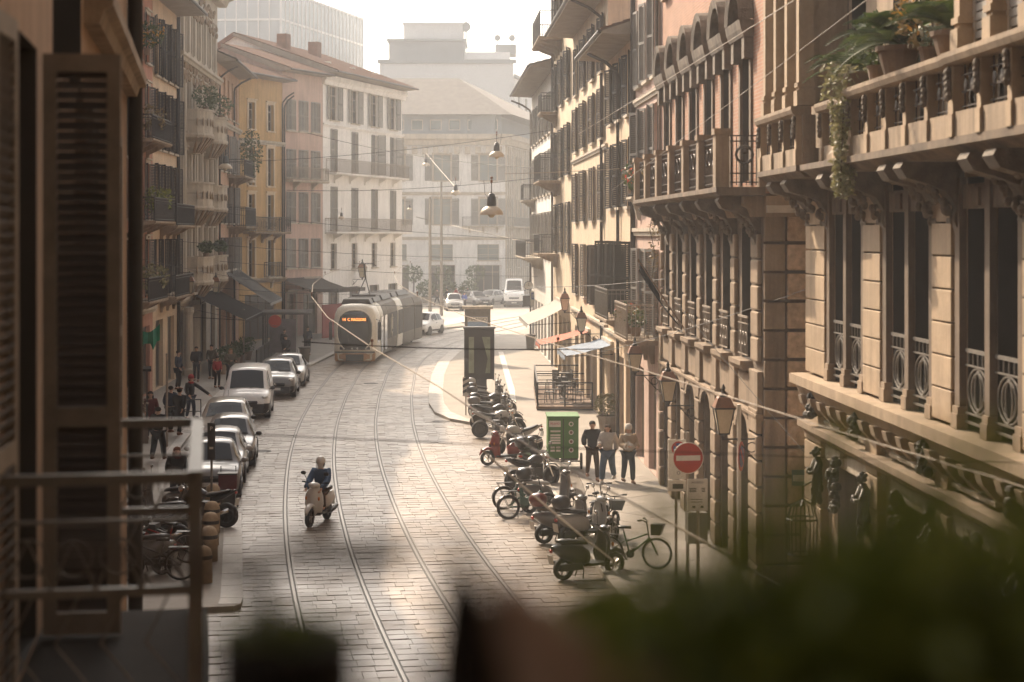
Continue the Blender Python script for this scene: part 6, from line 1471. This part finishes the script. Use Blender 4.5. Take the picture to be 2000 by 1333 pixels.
# ---- signs on posts
p = Vector((3.44,35.0,0)); t = thing('no_entry_sign', 'round red no entry sign on a grey post', 'sign', (p.x,p.y,.1), .12)
MB().cyl((0,.05,0),(0,.05,3.4), .035, .035, 10).build('post', 'pipe_pale', t)
o = MB().tube([(0,0,2.9),(0,.012,2.9)], .31, 32).build('rim', 'sign_white', t); MB().tube([(0,-.006,2.9),(0,.004,2.9)], .292, 32).build('disc', 'sign_red', o); MB().box(-.24,.24,-.012,-.007,2.85,2.95).build('bar', 'sign_white', o)
t = thing('parking_ban_sign', 'tall white panel with blue and red no parking roundel on its own post', 'sign', (3.36,36.4,.1), .06)
MB().cyl((-.02,.04,0),(-.02,.04,3.2), .03, .03, 8).build('post', 'pipe_pale', t); o = MB().box(-.19,.23,-.01,.01,2.30,3.10).build('panel', 'sign_white', t)
MB().tube([(.02,-.016,2.92),(.02,-.01,2.92)], .145, 24).build('ring', 'sign_red', o); MB().tube([(.02,-.022,2.92),(.02,-.015,2.92)], .11, 24).build('disc', 'sign_blue', o); MB().bar((-.06,-.026,3.0),(.1,-.026,2.84), .006,.035).build('slash', 'sign_red', o)
o2 = MB().box(-.19,.23,-.01,.01,2.05,2.28).build('sub_panel', 'sign_white', t); text('0-24', .10, 'ink', o, (.02,-.018,2.62)); MB().box(-.1,.12,-.018,-.011,2.10,2.20).build('tow_mark', 'ink', o2); text('O', .10, 'ink', o, (.02,-.018,2.42))
t = thing('notice_panel', 'grey notice panel with small print below the no entry sign', 'sign', (3.60,34.8,.1), .08)
MB().cyl((.02,.05,0),(.02,.05,2.6), .035, .035, 8).build('post', 'pipe_pale', t); o = MB().box(-.2,.2,-.012,.012,1.90,2.52).build('panel', 'sign_white', t)
text('ACCESSO', .055, 'ink', o, (0,-.018,2.45)); 
for k in range(3): MB().box(-.16,-.02,-.018,-.013,2.33-.03*k,2.345-.03*k).box(.08,.15,-.018,-.013,2.33-.03*k,2.345-.03*k).build('print_line', 'ink', o)
for k in range(2): MB().box(-.13,.1,-.018,-.013,2.12-.05*k,2.13-.05*k).box(-.1,-.04,-.018,-.013,1.96,2.0).box(.06,.12,-.018,-.013,1.96,2.0).build('print_line', 'ink', o)
MB().box(-.17,.21,.06,.40,1.25,1.85).build('litter_bin', 'iron_grey', t)
q = inw(S2, S2.L-.2, -.42, 2.9); t = thing('parking_ban_disc', 'no parking disc seen edge-on on a white post at the palace corner', 'sign', (q.x,q.y,0), 1.25)
MB().cyl((0,.04,.1),(0,.04,3.9), .045, .045, 8).build('post', 'sign_white', t); MB().tube([(0,-.01,2.85),(0,.0,2.85)], .30, 28).build('ring', 'sign_red', t); MB().tube([(0,-.018,2.85),(0,-.009,2.85)], .22, 28).build('disc', 'sign_blue', t); MB().bar((-.15,-.024,3.0),(.15,-.024,2.7), .006,.06).build('slash', 'sign_red', t)
q = inw(S2, S2.L+.2, .9, 2.35); t = thing('one_way_sign', 'blue one way arrow plate with white band at the alley corner', 'sign', (q.x,q.y-.02,0), 0)
MB().box(-.36,.36,-.01,.01,2.30,2.62).build('plate', mat('dull_blue', (.07,.13,.17), .5), t); MB().box(-.34,.34,-.016,-.011,2.39,2.52).build('arrow', 'sign_white', t); MB().cyl((.2,.04,.1),(.2,.04,3.2), .045, .045, 8).build('post', 'sign_white', t)
# caged hanging lantern near the corner
t = thing('cage_lantern', 'dark barrel-shaped cage lantern hanging at the palace corner', 'lantern', tuple(P(1568,1045,33)), 0)
cg = MB()
for k in range(10): a = 2*PI*k/10; cg.tube([(.27*math.cos(a),.27*math.sin(a),-.35),(.29*math.cos(a),.29*math.sin(a),.3),(.22*math.cos(a),.22*math.sin(a),.55),(0,0,.66)], .012, 4)
cg.torus((0,0,-.35), .27, .018, 'z', 18, 5).torus((0,0,.3), .29, .018, 'z', 18, 5).build('cage', 'iron', t); MB().ell((0,0,.05), .07,.07,.12).build('bulb', 'lamp_glass', t); MB().tube([(0,0,.66),(0,0,.9),(.3,.2,1.0),(.6,.5,.9)], .02, 5).build('arm', 'iron', t)
# ---- advertising columns and hazard board
p = G(936,767,.1); t = thing('advertising_case', 'dark glazed advertising case on a single foot', 'kiosk', (p.x,p.y,.1), .03)
MB().box(-.34,.34,-.12,.25,0,.62).build('foot', 'dark_clay', t); fr = MB().box(-.69,.69,-.2,.3,.62,2.92).build('case', 'dark_clay', t, bevel=.02)
MB().box(-.48,-.24,-.215,-.202,.90,2.55).build('green_panel', mat('pane_green', (.22,.25,.17), .15, .3, 3), fr); MB().prism([(.50,.90),(.27,.90),(.38,1.55),(.12,2.55),(.50,2.55)], -.215, -.202, 'y').build('green_panel', 'pane_green', fr); MB().box(-.74,.74,-.24,.34,2.92,3.0).build('cap', 'iron', t)  # grey-green panels set on the case front, no emission
t = thing('advertising_kiosk', 'poster kiosk with flat pale roof and blue MANGO poster', 'kiosk', (-1.92,100,.1), .02)
fr = MB().box(-.72,.72,-.1,.5,.2,3.05).build('case', 'iron_grey', t, bevel=.02); MB().box(-.5,.5,-.1,.5,0,.2).build('foot', 'iron', t); MB().box(-.86,.86,-.25,.65,3.05,3.2).build('roof', 'stone_pale', t)
ps = MB().box(-.56,.56,-.115,-.102,.6,2.62).build('poster', 'ad_blue', fr); MB().box(-.56,.56,-.122,-.116,2.34,2.60).build('title_strip', 'paper', ps); text('MANGO', .24, 'ink', ps, (0,-.126,2.47), sx=1.15); MB().ell((.1,-.112,1.55), .38,.012,.45, 14, 8).build('poster_figure', 'ad_dark', ps)
p = G(910,811,.1); t = thing('hazard_board', 'narrow black and white striped hazard board on a thin post', 'sign', (p.x,p.y,.1), .1)
MB().cyl((0,.03,0),(0,.03,1.5), .025, .025, 8).build('post', 'pipe_pale', t); o = MB().box(-.13,.13,-.01,.01,.75,1.52).build('board', 'sign_white', t)
for k in range(3): z = .85+.24*k; MB().prism([(-.13,z),(.13,z+.14),(.13,z+.26),(-.13,z+.12)], -.016, -.011, 'y').build('stripe', 'ink', o)
# ---- dining deck
p0 = G(1046,803,.1); t = thing('dining_deck', 'low wooden dining deck fenced with dark metal railings', 'deck', (1.0,73.6,.1), .0)
for k in range(16): MB().box(.0,2.35,.02+.62*k,.60+.62*k,.06,.16).build('plank', 'wood', t)
MB().box(.02,2.33,.0,9.9,.0,.055).build('base', 'iron', t)
def fence(a, b, n):
    a = Vector(a); b = Vector(b)
    for k in range(n+1): q = a.lerp(b, k/n); MB().bar(q+Vector((0,0,.16)), q+Vector((0,0,1.15)), .06,.06).build('railing_post', 'iron', t)
    for z in (.25,.45,.65,.85): MB().bar(a+Vector((0,0,z)), b+Vector((0,0,z)), .03,.025).build('railing_bar', 'iron', t)
    MB().bar(a+Vector((0,0,1.13)), b+Vector((0,0,1.13)), .07,.05).build('handrail', 'iron', t)
fence((.05,.08,0),(2.3,.08,0), 2); fence((.05,.08,0),(.05,9.8,0), 6); fence((.05,4.9,0),(2.3,4.9,0), 2); fence((.05,9.8,0),(2.3,9.8,0), 2)
for k, (x, y) in enumerate([(1.2,1.6),(1.2,3.6),(1.3,6.2),(1.3,8.4)]):
    q = thing('cafe_table', 'small dark cafe table on the dining deck', 'table', (1.0+x,73.6+y,.262), 0, 'cafe tables on the deck'); MB().lathe([(.36,.70),(.36,.73)], n=18).build('top', 'iron', q); MB().lathe([(.2,0),(.2,.03),(.03,.05),(.03,.70)], n=10).build('pedestal', 'iron', q)
    for j, a in enumerate((.3, 2.9)):
        c = thing('cafe_chair', 'dark cafe chair at a deck table', 'chair', (1.0+x+.0+.62*math.cos(a+1.2*k),73.6+y+.62*math.sin(a+1.2*k),.262), a+1.2*k+PI/2, 'cafe chairs on the deck')
        MB().box(-.2,.2,-.2,.2,.43,.46).build('seat', 'iron', c); MB().box(-.2,.2,.17,.2,.6,.88).build('backrest', 'iron', c)
        for sx_ in (-.18, .18):
            for sy_ in (-.18, .18): MB().bar((sx_,sy_,0),(sx_,sy_,.43 if sy_ < 0 else .88), .025,.025).build('leg', 'iron', c)
p = G(1187,845,.1); potted('planter_shrub', 'round leafy shrub in a big grey tub by the shop front', (p.x,p.y,.1), 'leaf_pale', .52, 420, .075, 'pot_grey', .38, .62)
# ---- awnings
awning('shop_awning', 'white sloping shop awning under the white corner house', (XR(91)-.02,91,3.9), RR, 8.5, 2.0, .95, 'awn_white')
awning('shop_awning', 'faded red shop awning', (XR(77)-.02,77,3.25), RR, 3.2, 2.1, .55, 'awn_red')
awning('shop_awning', 'pale blue shop awning over the dining deck end', (XR(68)-.02,68,3.3), RR, 4.2, 1.75, .42, 'awn_blue')
awning('cafe_awning', 'large dark cafe awning under the bow balcony house', (XL(97.5)+.45,97.5,4.2), RLW, 10, 2.7, 1.3, 'awn_dark')
awning('striped_awning', 'steep grey and white striped awning under the loggia house', (XL(114)+.1,114,5.0), RLW, 8.5, 2.8, 1.9, 'awn_white')
st = [o for o in bpy.data.objects if o.name.startswith('striped_awning')][0]
for k in range(9): MB().loft([[(x_,-2.8*v/8,-1.9*v/8-.09*math.sin(PI*v/8)*.6+.03) for x_ in (-4.1+.93*k,-3.75+.93*k)] for v in range(9)], cap=False, closed=False).build('stripe', 'awn_dark', st)
awning('restaurant_awning', 'dark grey restaurant awning with red side curtains behind the tram stop', (-15.2,127.6,4.3), math.atan2(4.9,2.3), 5, 2.6, .9, 'awn_grey')
for k in range(4): tag(MB().box(-.55,.55,-.03,.03,0,2.3).build('red_curtain', 'red_paint', loc=(-12.9+.75*k*.43,124.5+1.2*k,.1), rz=1.13), 'red canvas side curtain of the restaurant terrace', 'curtain', 'red canvas curtains of the restaurant terrace')
tag(MB().prism([(-2.2,0),(2.2,0),(2.2,.25),(-2.2,.25)], 0, 2.2, 'x').build('restaurant_canopy', 'awn_grey', loc=(-13.2,125.5,3.3), rz=-.35), 'flat dark terrace canopy above the red curtains', 'canopy')
# ---- lanterns
for lb, d, z in [('amber wall lantern at the corner of the brick palace',36.5,3.3),('amber wall lantern halfway along the brick palace',45.0,3.16),('amber wall lantern beside the pink house balcony',52.3,3.34),('wall lantern above the blue awning',70.8,3.5),('wall lantern above the white awning',79.5,3.95)]:
    lantern(lb, (XR(d),d), (-1,-.0457), z)
for lb, d, z in [('dark wall lantern on the bow balcony house',99.0,4.1),('dark wall lantern on the shutter row house',88.3,4.4),('dark wall lantern by the green cloth',64,3.6)]: lantern(lb, (XL(d),d), (1,.0457), z, 'wall lanterns along the left row', 1.1)
lantern('ornate wall lantern on the white house behind the tram', (-12.4,136), (1,-.23), 4.0, 'wall lanterns along the left row', 1.4)
# ---- hanging lamps
for lb, x, y, d, s in [('large enamel street lamp hanging nearest the right row',960,420,62,1.0),('enamel street lamp hanging high behind the large one',970,307,93,1.0),('small distant street lamp before the palazzo wall',890,380,140,1.0),('tiny distant street lamp high before the palazzo',832,324,190,1.05),('enamel street lamp hanging by the loggia house',440,330,104,1.0),('pale street lamp hanging before the yellow house',488,357,118,.85),('small dark lamp before the white house balcony',667,428,128,.6),('small dark lamp before the palazzo windows',800,410,170,.6)]:
    hang_lamp(lb, P(x, y, d), s)
# ---- wires
for u, lb in ((-1.47,'tram contact wire above the left track'),(1.47,'tram contact wire above the right track')):
    ks = [9,15,21,28,38,50,62,76,90,104,118,132,150]; pts = []
    for a in ks: q, _ = cen(max(a,11), u); pts.append((q.x if a > 10 else q.x+.5, q.y if a > 10 else 9, 5.62))
    o = MB().tube(pts, .0075, 6).build('contact_wire', 'cable_pale'); tag(o, lb, 'wire')
    for k in (3,5,7,9):
        q = Vector(pts[k]); i = tag(MB().tube([q+Vector((0,0,.01)),q+Vector((0,0,.10))], .012, 6).ell(q+Vector((0,0,.11)), .025,.025,.03).build('wire_clamp', 'lamp_cap'), 'brown insulator clamp on a tram contact wire', 'insulator', 'insulator clamps on the contact wires')
W = [((590,668),(1172,682),28,28,.05,.009,'span wire across the road in front of the tram'),((280,838),(2010,905),13,13,.02,.0035,'thin near wire crossing the road'),
     ((560,372),(1070,345),110,100,.3,.016,'span wire carrying the large street lamp'),((430,318),(1075,255),104,95,.3,.014,'span wire carrying the high street lamp'),((300,400),(1060,470),88,105,.2,.013,'sagging wire before the white house'),((330,470),(1060,505),90,108,.25,.013,'lower sagging wire before the white house'),((345,555),(700,575),92,118,.15,.013,'wire running to the tram pantograph'),
     ((420,510),(1050,540),100,112,.2,.013,'wire above the tram roof'),((560,590),(1040,600),100,108,.1,.013,'wire just above the advertising kiosk'),((600,260),(1062,330),128,105,.4,.015,'high wire before the palazzo cornice'),((555,330),(800,395),126,160,.2,.015,'wire past the rose house'),((780,600),(1060,560),110,95,.1,.012,'wire towards the parking sign'),
     ((270,505),(620,560),78,110,.2,.012,'wire over the left pavement'),((300,585),(560,640),85,100,.1,.012,'wire below the dark awning'),((1010,560),(1300,545),70,50,.1,.009,'thin wire along the cream houses'),((1165,690),(1590,560),48,34,.08,.007,'thin wire rising to the stone palace'),((1300,565),(1590,905),40,34,.04,.006,'thin slack wire on the brick palace')]
for a, b, d0, d1, sg, r, lb in W: wire(lb, P(a[0],a[1],d0), P(b[0],b[1],d1), sg, r)
for a, b, d0, d1, r, lb in [((1130,262),(1600,-30),60,26,.008,'pale cable rising across the brick palace'),((1195,372),(1720,-20),55,25,.006,'second pale cable rising towards the palace bays'),((985,340),(1210,330),62,62,.012,'pale cable from the large street lamp to the cream houses'),((940,878),(1200,1098),18,16,.010,'thick pale cable above the parked scooters'),((832,300),(900,378),190,140,.03,'pale cable between the distant lamps'),((880,440),(1060,480),150,110,.02,'pale cable before the palazzo balcony')]:
    wire(lb, P(a[0],a[1],d0), P(b[0],b[1],d1), .02, r, 'cable_pale')
for i, (x, y0, y1, d) in enumerate([(840,385,625,152),(862,355,612,160)]):
    t = thing('catenary_mast', 'slim grey overhead-line mast with %s in the far square' % ('a cross arm' if i else 'a lamp bracket'), 'mast', (P(x,y0,d).x,d,0)); zt = P(x,y0,d).z
    MB().cyl((0,0,0),(0,0,zt), .16, .10, 10).build('pole', 'iron_grey', t); MB().bar((0,0,zt-2),(1.6 if i else -1.2,0,zt-1.7), .06,.06).build('arm', 'iron_grey', t)
# poles and street furniture
for lb, x, yb, yt in [('thin grey pole among the people on the left pavement',326,873,692),('thin pole beside the cafe awning',476,715,605),('thin pole by the round red sign',533,690,600)]:
    p = G(x, yb, .1); t = thing('pole', lb, 'pole', (p.x,p.y,.1)); hh = (yb-yt)/F*p.y
    MB().cyl((0,0,0),(0,0,hh), .04, .04, 8).build('shaft', 'pipe_pale', t); MB().ell((0,0,hh), .05,.05,.03).build('cap', 'pipe_pale', t)
t = thing('parking_meter_sign', 'dark narrow parking sign on a thin post before the first parked car', 'sign', (-7.75,46.2,.1), 0); MB().cyl((0,.03,0),(0,.03,2.4), .03, .03, 8).build('post', 'iron_grey', t); o = MB().box(-.10,.10,-.012,.012,1.45,2.4).build('panel', 'iron', t); text('P', .14, 'sign_white', o, (0,-.018,2.25)); MB().box(-.05,.05,-.018,-.013,1.72,1.78).build('mark', 'sign_white', o)
p = Vector((-13.2,101.5,.1)); t = thing('round_red_sign', 'round red disc sign hanging by the shelter', 'sign', tuple(P(537,628,101.5)), .1); MB().tube([(0,-.02,0),(0,.02,0)], .36, 24).build('disc', 'sign_red', t); MB().bar((0,.0,.36),(0,.4,.6), .03,.03).build('bracket', 'iron', t)
t = thing('tram_shelter', 'glazed tram stop shelter with flat pale roof', 'shelter', (-13.3,106,.1), .08)
MB().box(-1.5,1.5,-2.2,2.2,2.55,2.68).build('roof', 'awn_grey', t, bevel=.02)
for x in (-1.3, 1.1):
    for y in (-2, 0, 2): MB().box(x-.05,x+.05,y-.05,y+.05,0,2.55).build('post', 'iron', t)
for y in (-1.95, .05): MB().box(-1.3,-1.28,y,y+1.85,.3,2.4).build('pane', 'perspex', t)
MB().box(-1.2,-.8,-1.6,1.6,.42,.48).build('bench', 'wood', t); MB().box(-.9,.6,-2.06,-2.0,.35,2.3).build('poster_panel', 'ad_dark', t)
for x, d, lb in [(-11.55,99.8,'dark round litter bin at the tram stop kerb'),(1.15,112,'grey street bin by the parking sign')]:
    t = thing('litter_bin', lb, 'bin', (x,d,.1)); MB().lathe([(.24,0),(.30,.85),(.34,.86),(.34,.95),(.28,.95),(.26,.5)], n=16).build('drum', 'iron_grey', t, smooth=True); MB().torus((0,0,.9), .34, .02, 'z', 16, 5).build('rim', 'iron', t)
p = G(1036,674,.1); t = thing('parking_sign', 'blue and white parking sign under a round clock on a pole', 'sign', (p.x,p.y,.1), 0)
MB().cyl((0,.05,0),(0,.05,3.9), .05, .05, 8).build('pole', 'iron', t); MB().tube([(-.12,-.03,3.85),(-.12,.03,3.85)], .30, 22).build('clock_case', 'iron', t); MB().tube([(-.12,-.04,3.85),(-.12,-.031,3.85)], .26, 22).build('clock_face', 'sign_white', t); MB().bar((-.12,-.045,3.85),(-.12,-.045,4.02), .02,.02).bar((-.12,-.045,3.85),(.0,-.045,3.80), .02,.02).build('hands', 'ink', t)
o = MB().box(-.0,.42,-.02,.02,2.5,3.5).build('panel', 'sign_white', t); MB().box(.05,.37,-.027,-.021,2.95,3.42).build('blue_field', 'sign_blue', o); text('P', .36, 'sign_white', o, (.21,-.032,3.18)); MB().box(-.5,-.06,-.02,.02,2.5,3.2).build('rear_panel', 'iron', t)
# bins, barrier and railings on the left
t = thing('kerb_rail', 'low dark kerb rail beside the white van', 'railing', (-12.35,68.2,.1), .1); MB().tube([(-.5,0,0),(-.5,0,.95),(.5,0,.95),(.5,0,0)], .03, 6).build('hoop', 'iron', t); MB().bar((-.5,0,.5),(.5,0,.5), .03,.03).build('crossbar', 'iron', t)
t = thing('souvenir_stall', 'crowded street stall with glittering goods and green cloth', 'stall', (-13.6,62.5,.1), .2)
MB().box(-.9,.9,-.6,.6,.0,.85).build('counter', 'shop_wood', t); MB().box(-1.0,1.0,-.75,.75,2.5,2.58).build('canopy', 'awn_dark', t)
for x in (-.85,.85):
    for y in (-.55,.55): MB().bar((x,y,.85),(x,y,2.5), .05,.05).build('post', 'iron', t)
stuff(MB().leaves((.1,-.5,1.35), .8,.5,.55, 600, .07).build('goods', 'junk', t)); stuff(MB().leaves((-.2,-.3,2.2), .7,.5,.4, 200, .09).build('greenery', 'leaf', t))
n = 8; tag(MB().loft([[(-.42+.84*k/n,.08*math.sin(k*1.9),z-.3*math.sin(PI*k/n)*(1-.6*f)-(.25*f if k in (1,2,6) else 0)) for k in range(n+1)] for f, z in ((0,.62),(.5,.35),(1,.05))], cap=False, closed=False).build('green_cloth', 'cloth_green', loc=tuple(P(288,668,61.5))), 'bright green cloth hanging below the left lantern', 'cloth')
for k in range(5):
    x, d = -15.0-.05*k, 92.5+2.6*k; potted('cafe_plant', 'tall potted bush in the row screening the left cafe', (x,d,.1), 'leaf', .55, 160, .11, 'pot', .28, .5, 'potted bushes screening the left cafe')
for k in range(6): x, d = -13.9-.1*k, 98.2+2.2*k; tag(MB().box(-.04,.04,-1.05,1.05,0,.95).build('cafe_screen', 'iron', loc=(x,d,.1), rz=.05), 'low dark screen panel around the left cafe terrace', 'screen', 'low dark screens of the left cafe')
for k in range(3): potted('square_shrub', 'clipped grey green shrub in the far square', (-9.0+2.2*k,188,0), 'leaf', 1.1, 260, .22, 'pot_grey', .5, .7, 'shrubs in the far square')
for k in range(3):
    t = thing('small_tree', 'thin young tree before the palazzo shops', 'tree', (-10.5+3.3*k,190,0), k, 'young trees before the palazzo'); MB().tube([(0,0,0),(.1,0,1.8),(0,.1,3.2)], [.09,.07,.03], 7).build('trunk', 'trunk', t)
    for j in range(4): MB().tube([(.05,0,1.9+.3*j),(.6*math.cos(j*1.7),.6*math.sin(j*1.7),2.7+.3*j)], [.03,.012], 5).build('limb', 'trunk', t)
    stuff(MB().leaves((0,0,3.1), 1.1,1.1,1.0, 330, .16).build('crown', 'leaf', t))
# ---- balcony plants
def cycad(label, q, s=1.0, n=18, pot='pot'):
    t = thing('potted_cycad', label, 'plant', tuple(q), RND.uniform(0,6)); t.scale = (s,)*3
    MB().lathe([(.17,0),(.25,.30),(.28,.30),(.28,.36),(.22,.36),(.2,.3)], n=14).build('pot', pot, t)
    for k in range(n):
        a = 2*PI*k/n+RND.uniform(-.2,.2); e = RND.uniform(.2,1.3); MB().frond((0,0,.4), (math.cos(a),math.sin(a),e), RND.uniform(.85,1.2), .22, 12, .55).build('frond', 'leaf', t)
    return t
cycad('big cycad with arching fronds in a pot on the palace balcony', inw(S1, 9.0, -.72, 9.58), 1.15, 30)
cycad('spiky cycad at the end of the palace balcony', inw(S1, 5.6, -.5, 9.58), 1.0, 20)
cycad('dark cycad beside the bay of the palace balcony', inw(S1, 11.2, -.6, 9.58), 1.05, 22)
t = thing('trailing_plant', 'pale dried trailing plant hanging over the palace balcony', 'plant', tuple(inw(S1, 6.6, -.75, 9.58)), 0)
MB().lathe([(.15,0),(.2,.25),(.17,.25)], n=12).build('pot', 'pot', t)
lv = MB()
for k in range(26):
    z = .32-.075*k; rr = .40 if k < 7 else .26-.003*k; lv.leaves((-.18-.012*k*0,.05*math.sin(k),z), rr,rr,.12, 60, .05, shell=0)
stuff(lv.build('foliage', 'leaf_pale', t))
for sgn, z in ((.12,1.0),(-.1,.7)): MB().tube([(0,0,.2),(-.2,sgn,-.2),(-.25,sgn,-1.5)], .012, 5).build('vine', 'trunk', t)
potted('balcony_bush', 'tangle of leaves and dry flowers between the cycads on the palace balcony', inw(S1, 10.2, -.6, 9.58), 'leaf_dry', .55, 380, .06, flower='flower_orange')
potted('balcony_bush', 'dense green plant beside the trailing plant on the palace balcony', inw(S1, 7.6, -.65, 9.58), 'leaf', .5, 420, .07)
potted('balcony_flowers', 'red and orange flowers in the box at the end of the brick palace balcony', inw(S2, 1.0, -.78, 8.33), 'leaf', .55, 260, .07, flower='flower_red')
potted('balcony_bush', 'grey green bush behind the grille of the brick palace balcony', inw(S2, 3.2, -.45, 8.33), 'leaf_dry', .55, 300, .06)
t = thing('climbing_plant', 'sparse creeper hanging under the brick palace balcony end', 'plant', tuple(inw(S2, .2, -.3, 8.1)), 0); MB().tube([(0,0,0),(-.1,.0,-.6),(.05,0,-1.3),(-.05,0,-2.1)], .012, 5).build('vine', 'trunk', t); stuff(MB().leaves((0,0,-1.0), .18,.18,1.0, 110, .05, shell=0).build('foliage', 'leaf_dry', t))
potted('balcony_flowers', 'potted red geranium on the pink house balcony', inw(S3, 2.8, -.6, 4.3), 'leaf', .42, 200, .06, flower='flower_red')
potted('balcony_bush', 'leafy pots along the pink house balcony rail', inw(S3, 4.2, -.6, 4.3), 'leaf_dry', .42, 200, .06)
potted('balcony_bush', 'green pot plant at the near end of the pink house balcony', inw(S3, 5.4, -.6, 4.3), 'leaf', .35, 160, .06)
potted('balcony_bush', 'dry bush on the upper window rail of the pink house', inw(S3, 1.5, -.28, 8.65), 'leaf_dry', .35, 160, .06)
for s_0, z, mm, lb in [(17.5,11.5,'leaf_dry','bushy dry plant on the upper salmon house balcony'),(18.0,4.6,'leaf_pale','yellowing plants on the lowest salmon house balcony'),(19.5,8.0,'leaf_dark','dark pot plants on the middle salmon house balcony')]: potted('balcony_bush', lb, inw(LP, s_0, -.6, z), mm, .75, 320, .1)
potted('hanging_flowers', 'orange flowering bush high on the salmon house wall', inw(LP, 16.5, -.6, 15.0), 'leaf', .75, 300, .11, flower='flower_orange')
for x, z, lb in [(4.6,13.75,'long green bush along the top bow balcony'),(11.2,13.75,'green bush on the far top bow balcony'),(4.6,6.05,'small green pot on the lowest bow balcony'),(11.2,6.05,'small leafy pot on the far lowest bow balcony')]: potted('balcony_bush', lb, inw(LO, x, -.85, z), 'leaf', .75 if z > 10 else .42, 340, .10)
lg = [o for o in bpy.data.objects if o.name == 'loggia_house'][0]
class _L: r = lg
t = thing('ivy_column', 'tall ivy growing over the loggia house balcony', 'plant', tuple(inw(_L, 10.6, -.95, 11.02)), 0); MB().tube([(0,0,0),(.1,0,1.5),(0,0,3)], .03, 5).build('stem', 'trunk', t); stuff(MB().leaves((0,0,1.6), .75,.6,1.7, 700, .11, shell=.2).build('foliage', 'leaf', t))
# flag
q = inw(S2, 5.0, -.1, 4.9); t = thing('flag', 'drooping black flag on a slanting wooden pole', 'flag', tuple(q), 0)
e = Vector((-1.1,1.2,1.75)); MB().tube([(0,0,0),tuple(e)], [.022,.018], 6).build('pole', 'wood', t); MB().ell(e, .03,.03,.05).build('knob', 'wood', t)
fl = []
for i in range(9):
    u = i/8; a = e*(1-.5*u); fl.append([a+Vector((.04*math.sin(3*v+5*u)+.5*v*v*u,.06*math.sin(7*v),-.9*v*(.3+.7*u))) for v in (0,.25,.5,.75,1)])
MB().loft(fl, cap=False, closed=False).build('cloth', 'cl_black', t, smooth=True)
# clutter on the near palace front
# ---- window plants right in front of the lens
t = thing('window_box', 'dark leafy window box close under the viewpoint', 'plant', (.30,1.1,6.90), 0)
MB().loft([[(-.26,-.06,0),(.26,-.06,0),(.26,.06,0),(-.26,.06,0)],[(-.28,-.08,.16),(.28,-.08,.16),(.28,.08,.16),(-.28,.08,.16)]]).build('trough', 'pot', t)
lv = MB()
for k in range(36):
    x = -.25+.54*k/35; zt = .292+.062*max(0, min(1, (x+.25)/.22))-.085*max(0, (x-.04)/.21)
    lv.leaves((x,RND.uniform(-.08,.10),(.12+zt)/2-.03), .05,.09,(zt-.09)/2, 125, .018, shell=.0); lv.leaves((x,RND.uniform(-.06,.08),(.20+zt)/2), .05,.08,(zt-.10)/2, 30, .015, shell=.0)
stuff(lv.build('foliage', 'leaf_dark', t))
t = thing('flower_pot', 'small dark flower pot on the sill under the viewpoint', 'plant', (-.145,1.15,6.93), 0)
MB().lathe([(.035,0),(.042,.17),(.047,.17),(.047,.21),(.04,.21)], n=16).build('pot', 'dark_clay', t); stuff(MB().leaves((0,0,.215), .042,.04,.012, 110, .009, shell=0).build('foliage', 'leaf_dark', t))
MB().tube([(.0,0,.2),(-.02,.0,.255),(.0,.0,.266),(.055,0,.262),(.085,0,.268)], [.008,.009,.010,.011,.008], 6).tube([(-.02,0,.255),(-.09,0,.262),(-.15,0,.268)], [.009,.008,.006], 6).build('twig', 'trunk', t)
t = thing('dry_agave', 'brown withering pointed leaves on the sill under the viewpoint', 'plant', (.045,1.0,6.97), 0); t.scale = (1.55,1.55,1.62)
MB().lathe([(.03,0),(.04,.04),(.045,.04),(.045,.055)], n=14).build('pot', 'black_plastic', t)
for (x0_, x1_, dz, w, m_) in [(-.034,-.050,.150,.021,'dark_clay'),(.030,-.034,.132,.040,'leaf_brown'),(.062,.014,.098,.040,'leaf_brown')]:
    n = 8; MB().loft([[(x0_+(x1_-x0_)*k/n+w*math.sin(PI*(.3+.7*k/n))*sx_,.012*sx_*sx_,.02+dz*(k/n)) for sx_ in (-1,-.4,.4,1)] for k in range(n+1)], cap=False, closed=False).build('leaf', m_, t, smooth=True)
# ------------------------------------------------------------------ haze
hz = bpy.data.materials.new('haze'); hz.use_nodes = True; t_ = hz.node_tree; t_.nodes.remove(t_.nodes['Principled BSDF'])
pv = t_.nodes.new('ShaderNodeVolumePrincipled'); pv.inputs['Color'].default_value = (.90,.945,1.0,1); pv.inputs['Density'].default_value = .0012; pv.inputs['Anisotropy'].default_value = .12
t_.links.new(pv.outputs[0], t_.nodes['Material Output'].inputs['Volume'])
hb = MB().box(-120,120,-70,340,-1.2,46).build('haze', hz); stuff(hb)
